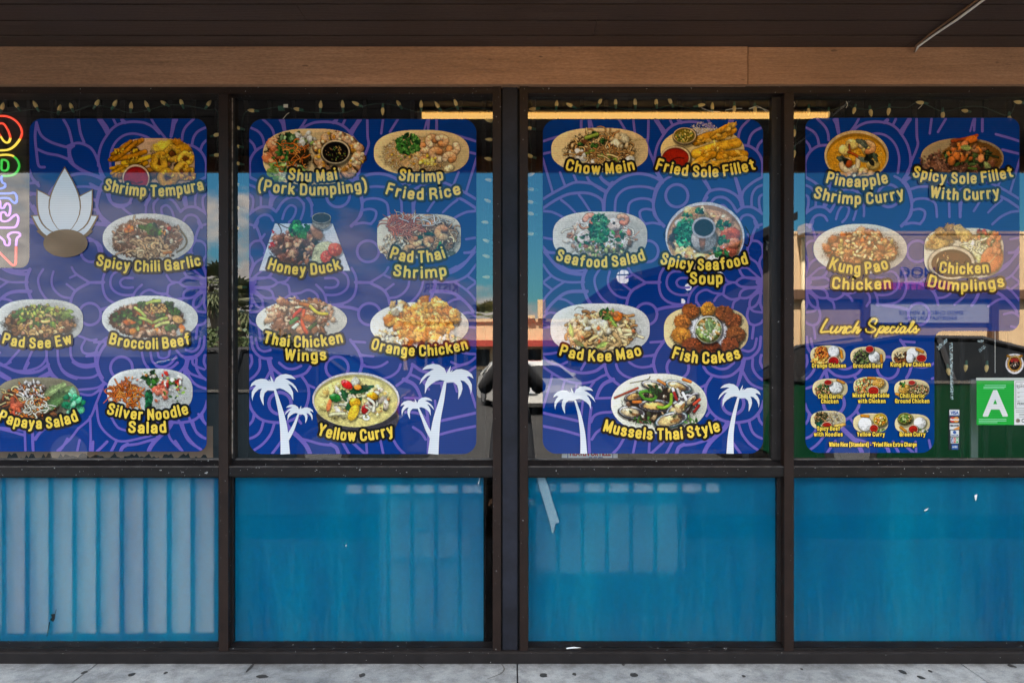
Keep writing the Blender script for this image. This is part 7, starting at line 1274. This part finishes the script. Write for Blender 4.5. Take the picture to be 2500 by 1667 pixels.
tree(604, 822, 22, 1.6, 'low bushy tree behind the dark parked car')

# ---- cars
M['tyre'] = principled('tyre', (0.015, 0.015, 0.016), 0.8); M['rim'] = principled('alloy_rim', (0.45, 0.46, 0.48), 0.3, metal=0.8); M['carglass'] = principled('car_glass', (0.006, 0.008, 0.010), 0.05, 0.25); M['lens'] = principled('headlight', (0.7, 0.72, 0.75), 0.1); M['tail'] = principled('tail_light', (0.35, 0.01, 0.01), 0.2); M['chrome'] = principled('chrome_trim', (0.65, 0.66, 0.67), 0.2, metal=0.9); M['blackpaint'] = principled('black_paint', (0.010, 0.010, 0.012), 0.15, 0.6, coat=0.5)
def car(lab, cx, yc, ln, col, roof=None, face=1, hh=1.45, z0=-0.13, turn=0, tails=True):
    paint = principled('paint_'+lab.split()[0], col, 0.3, 0.5, coat=1.0); rp = roof or paint; w = 0.9
    t = thing('parked_car', (cx, yc, z0), lab, 'car'); t.rotation_euler = (0, 0, R(turn)); f = face; s = ln/4.5; q = hh/1.45
    lower = [(-2.25, 0.30), (-2.22, 0.62), (-2.10, 0.92), (-1.55, 1.00), (0.75, 1.0), (1.25, 0.96), (2.05, 0.80), (2.22, 0.62), (2.25, 0.34), (2.1, 0.22), (-2.1, 0.22)]
    bm = bmesh.new(); prism(bm, [(cx+f*x*s, z0+zz*q) for x, zz in lower], 'y', yc-w, yc+w); bmobj('body', bm, paint, t, bevel=0.05, seg=2)
    cab = [(-1.85, 1.0), (-1.35, 1.36), (-0.75, 1.45), (0.05, 1.44), (0.55, 1.30), (1.15, 1.0)]
    bm = bmesh.new(); n = len(cab)
    A = [bm.verts.new((cx+f*x*s, yc-w+0.04+(zz-1)*0.5, z0+(zz)*q-0.01)) for x, zz in cab]; B = [bm.verts.new((cx+f*x*s, yc+w-0.04-(zz-1)*0.5, z0+zz*q-0.01)) for x, zz in cab]
    bm.faces.new(A); bm.faces.new(B[::-1])
    for i in range(n-1): bm.faces.new((A[i], A[i+1], B[i+1], B[i]))
    bm.faces.new((A[-1], A[0], B[0], B[-1])); bmobj('cabin_glass', bm, M['carglass'], t)
    bm = bmesh.new()
    for sgn in (-1, 1):
        e = lambda x, zz: (cx+f*x*s, yc+sgn*(w-0.03-(zz-1)*0.5), z0+zz*q)
        tube(bm, [e(x, zz) for x, zz in cab], 0.035, 6); tube(bm, [e(-0.35, 1.0), e(-0.38, 1.44)], 0.035, 6); tube(bm, [e(-1.3, 1.0), e(-1.25, 1.38)], 0.03, 6)
    prism(bm, [(cx+f*x*s, z0+zz*q) for x, zz in ((-1.32, 1.385), (-0.75, 1.462), (0.05, 1.452), (0.5, 1.33), (0.5, 1.315), (0.05, 1.435), (-0.75, 1.445), (-1.32, 1.37))], 'y', yc-w+0.25, yc+w-0.25); bmobj('roof_frame', bm, rp, t)
    bm = bmesh.new()
    for sgn in (-1, 1): box(bm, cx-1.5*s, cx+1.2*s, yc+sgn*(w+0.004)-0.008, yc+sgn*(w+0.004)+0.008, z0+0.975*q, z0+1.005*q)
    bmobj('window_trim', bm, M['chrome'], t)
    for x in (-1.38, 1.38):
        for sgn in (-1, 1):
            c = Vector((cx+f*x*s, yc+sgn*(w-0.09), z0+0.32)); bm = bmesh.new(); mtx = Matrix.Translation(c) @ Matrix.Rotation(R(90), 4, 'X'); bmesh.ops.create_cone(bm, cap_ends=True, segments=24, radius1=0.32, radius2=0.32, depth=0.22, matrix=mtx); wo = bmobj('wheel', bm, M['tyre'], t, bevel=0.03)
            bm = bmesh.new(); bmesh.ops.create_cone(bm, cap_ends=True, segments=20, radius1=0.21, radius2=0.19, depth=0.235, matrix=mtx); bmobj('rim', bm, M['rim'], wo)
    for sgn in (-1, 1):
        boxo('headlight', min(cx+f*2.12*s, cx+f*2.26*s), max(cx+f*2.12*s, cx+f*2.26*s), yc+sgn*0.62-0.18, yc+sgn*0.62+0.18, z0+0.60*q, z0+0.74*q, M['lens'], t, 0.03)
        if tails: boxo('tail_light', min(cx-f*2.0*s, cx-f*2.185*s), max(cx-f*2.0*s, cx-f*2.185*s), yc+sgn*0.62-0.16, yc+sgn*0.62+0.16, z0+0.68*q, z0+0.84*q, M['tail'], t, 0.03)
        bm = bmesh.new(); c = Vector((cx+f*0.72*s, yc+sgn*(w+0.09), z0+1.03*q)); bmesh.ops.create_uvsphere(bm, u_segments=12, v_segments=8, radius=0.1, matrix=Matrix.Translation(c) @ Matrix.Diagonal((0.7, 1.1, 0.75, 1))); bmobj('wing_mirror', bm, rp, t, True)
    return t
x = lambda px, z: V_(px, 0, z)[0]
car('green car with a black roof parked in front of the tan workshop', x(2300, 5.9), -5.9, 5.25, (0.0008, 0.040, 0.015), M['blackpaint'], 1, 1.64, tails=False)
car('dark blue car parked across the lot at the left', x(560, 5.8), -5.8, 4.7, (0.012, 0.022, 0.032), M['blackpaint'], -1, 1.50)
car('white car parked behind the photographer', x(1290, 15.5), -15.5, 4.3, (0.70, 0.69, 0.66), None, 1, 1.26, turn=74)

# ================================================================== THE PHOTOGRAPHER, mirrored beside the pillar
def skin(name, nodes, edges, m, parent, root=0, sub=2):
    """one continuous skinned surface over a joint skeleton: nodes = {key: (xyz, radius)}"""
    keys = list(nodes); me = bpy.data.meshes.new(name); me.from_pydata([nodes[k][0] for k in keys], [(keys.index(a), keys.index(b)) for a, b in edges], []); me.materials.append(m)
    o = link(bpy.data.objects.new(name, me), parent); sk = o.modifiers.new('Skin', 'SKIN')
    for i, k in enumerate(keys): r = nodes[k][1]; me.skin_vertices[0].data[i].radius = r if isinstance(r, tuple) else (r, r)
    me.skin_vertices[0].data[root].use_root = True; sk.use_smooth_shade = True
    s = o.modifiers.new('Subdivision', 'SUBSURF'); s.levels = sub; s.render_levels = sub; return o
M['skin'] = principled('skin', (0.42, 0.25, 0.17), 0.5); M['jacket'] = principled('black_jacket', (0.012, 0.012, 0.014), 0.8); M['jeans'] = principled('dark_trousers', (0.014, 0.016, 0.022), 0.85); M['hair'] = principled('dark_hair', (0.012, 0.009, 0.008), 0.5); M['shoe'] = principled('dark_shoe', (0.02, 0.02, 0.02), 0.6)
ph = thing('person', (0, -3.4, -0.0-0.13), 'photographer in dark clothes holding a camera at eye height', 'person')
gz = -0.13
nd = {'pelvis': ((0, -3.46, 0.78), (0.120, 0.085)), 'waist': ((0, -3.45, 0.92), (0.13, 0.095)), 'chest': ((0, -3.42, 1.07), (0.155, 0.105)), 'neck0': ((0, -3.38, 1.185), 0.055), 'neck': ((0, -3.345, 1.235), 0.05), 'head0': ((0, -3.315, 1.30), 0.075), 'head1': ((0, -3.31, 1.38), 0.09), 'crown': ((0, -3.325, 1.43), 0.055)}
ed = [('pelvis', 'waist'), ('waist', 'chest'), ('chest', 'neck0'), ('neck0', 'neck'), ('neck', 'head0'), ('head0', 'head1'), ('head1', 'crown')]
for s, n in ((-1, 'l'), (1, 'r')):
    nd.update({n+'sh': ((s*0.17, -3.41, 1.13), 0.062), n+'el': ((s*0.265, -3.27, 0.98), 0.045), n+'wr': ((s*0.085, -3.14, 1.235), 0.030), n+'hand': ((s*0.062, -3.095, 1.285), (0.036, 0.022)), n+'hip': ((s*0.085, -3.46, 0.70), 0.070), n+'kn': ((s*0.15, -3.36, 0.34), 0.058), n+'an': ((s*0.17, -3.45, gz+0.09), 0.040), n+'toe': ((s*0.19, -3.28, gz+0.05), 0.038)})
    ed += [('chest', n+'sh'), (n+'sh', n+'el'), (n+'el', n+'wr'), (n+'wr', n+'hand'), ('pelvis', n+'hip'), (n+'hip', n+'kn'), (n+'kn', n+'an'), (n+'an', n+'toe')]
    for i in range(4):
        a = n+'f%d' % i; b = a+'b'; zz = 1.262+0.020*i; nd[a] = ((s*0.088, -3.075, zz+0.012), 0.0095); nd[b] = ((s*0.058, -3.042, zz+0.010), 0.0085); ed += [(n+'hand', a), (a, b)]
    nd[n+'th'] = ((s*0.045, -3.115, 1.262), 0.010); nd[n+'th2'] = ((s*0.028, -3.125, 1.30), 0.009); ed += [(n+'hand', n+'th'), (n+'th', n+'th2')]
skin('body', nd, ed, M['skin'], ph)
sel = lambda ks, k: {q: (nd[q][0], tuple(r+k for r in (nd[q][1] if isinstance(nd[q][1], tuple) else (nd[q][1],)*2))) for q in ks}
jk = sel(['waist', 'chest', 'neck0', 'lsh', 'lel', 'lwr', 'rsh', 'rel', 'rwr'], 0.022); jk['hip'] = ((0, -3.46, 0.78), (0.172, 0.128)); jk['hem'] = ((0, -3.46, 0.60), (0.185, 0.145))
skin('jacket', jk, [('hem', 'hip'), ('hip', 'waist'), ('waist', 'chest'), ('chest', 'neck0'), ('chest', 'lsh'), ('lsh', 'lel'), ('lel', 'lwr'), ('chest', 'rsh'), ('rsh', 'rel'), ('rel', 'rwr')], M['jacket'], ph, root=1)
for n, sx in (('l', -1), ('r', 1)):
    tr = {'a': ((sx*0.075, -3.46, 0.86), 0.085), 'b': ((sx*0.085, -3.46, 0.72), 0.100), 'c': ((sx*0.12, -3.41, 0.53), 0.086), 'k': ((sx*0.15, -3.36, 0.34), 0.070), 'd': ((sx*0.165, -3.42, 0.10), 0.062), 'e': ((sx*0.17, -3.45, -0.045), 0.062)}
    skin('trouser_leg', tr, [('a', 'b'), ('b', 'c'), ('c', 'k'), ('k', 'd'), ('d', 'e')], M['jeans'], ph)
bm = bmesh.new(); bmesh.ops.create_uvsphere(bm, u_segments=18, v_segments=12, radius=0.108, matrix=Matrix.Translation((0, -3.345, 1.40)) @ Matrix.Diagonal((0.92, 1.0, 0.95, 1))); bmobj('hair', bm, M['hair'], ph, True)
bm = bmesh.new(); tube(bm, [(0, -3.235, 1.345), (0, -3.205, 1.315), (0, -3.222, 1.30)], [0.008, 0.014, 0.008], 8); bmobj('nose', bm, M['skin'], ph, True)
bm = bmesh.new(); tube(bm, [(-0.024, -3.232, 1.272), (0, -3.226, 1.270), (0.024, -3.232, 1.272)], [0.003, 0.006, 0.003], 6); bmobj('mouth', bm, M['tail'], ph, True)
for s in (-1, 1):
    bm = bmesh.new(); bmesh.ops.create_uvsphere(bm, u_segments=10, v_segments=8, radius=0.012, matrix=Matrix.Translation((s*0.032, -3.232, 1.352))); bmobj('eye', bm, M['sign_white'], ph, True)
    bm = bmesh.new(); bmesh.ops.create_uvsphere(bm, u_segments=10, v_segments=8, radius=0.026, matrix=Matrix.Translation((s*0.092, -3.325, 1.335)) @ Matrix.Diagonal((0.35, 0.7, 1.1, 1))); bmobj('ear', bm, M['skin'], ph, True)
    bm = bmesh.new(); c = Vector((s*0.18, -3.37, gz+0.045)); bmesh.ops.create_uvsphere(bm, u_segments=14, v_segments=10, radius=0.09, matrix=Matrix.Translation(c) @ Matrix.Diagonal((0.52, 1.5, 0.5, 1))); bmobj('shoe', bm, M['shoe'], ph, True)
cm = thing('hand_camera', (0, -3.08, 1.26), 'black camera held up by the photographer', 'camera')
boxo('camera_body', -0.065, 0.065, -3.125, -3.075, 1.262, 1.352, M['blackpaint'], cm, 0.006); boxo('viewfinder_hump', -0.024, 0.024, -3.12, -3.08, 1.3525, 1.375, M['blackpaint'], cm, 0.005)
bm = bmesh.new(); tube(bm, [(0, -3.074, 1.306), (0, -3.022, 1.306)], 0.036, 20); bmobj('camera_lens', bm, M['blackpaint'], cm, True)
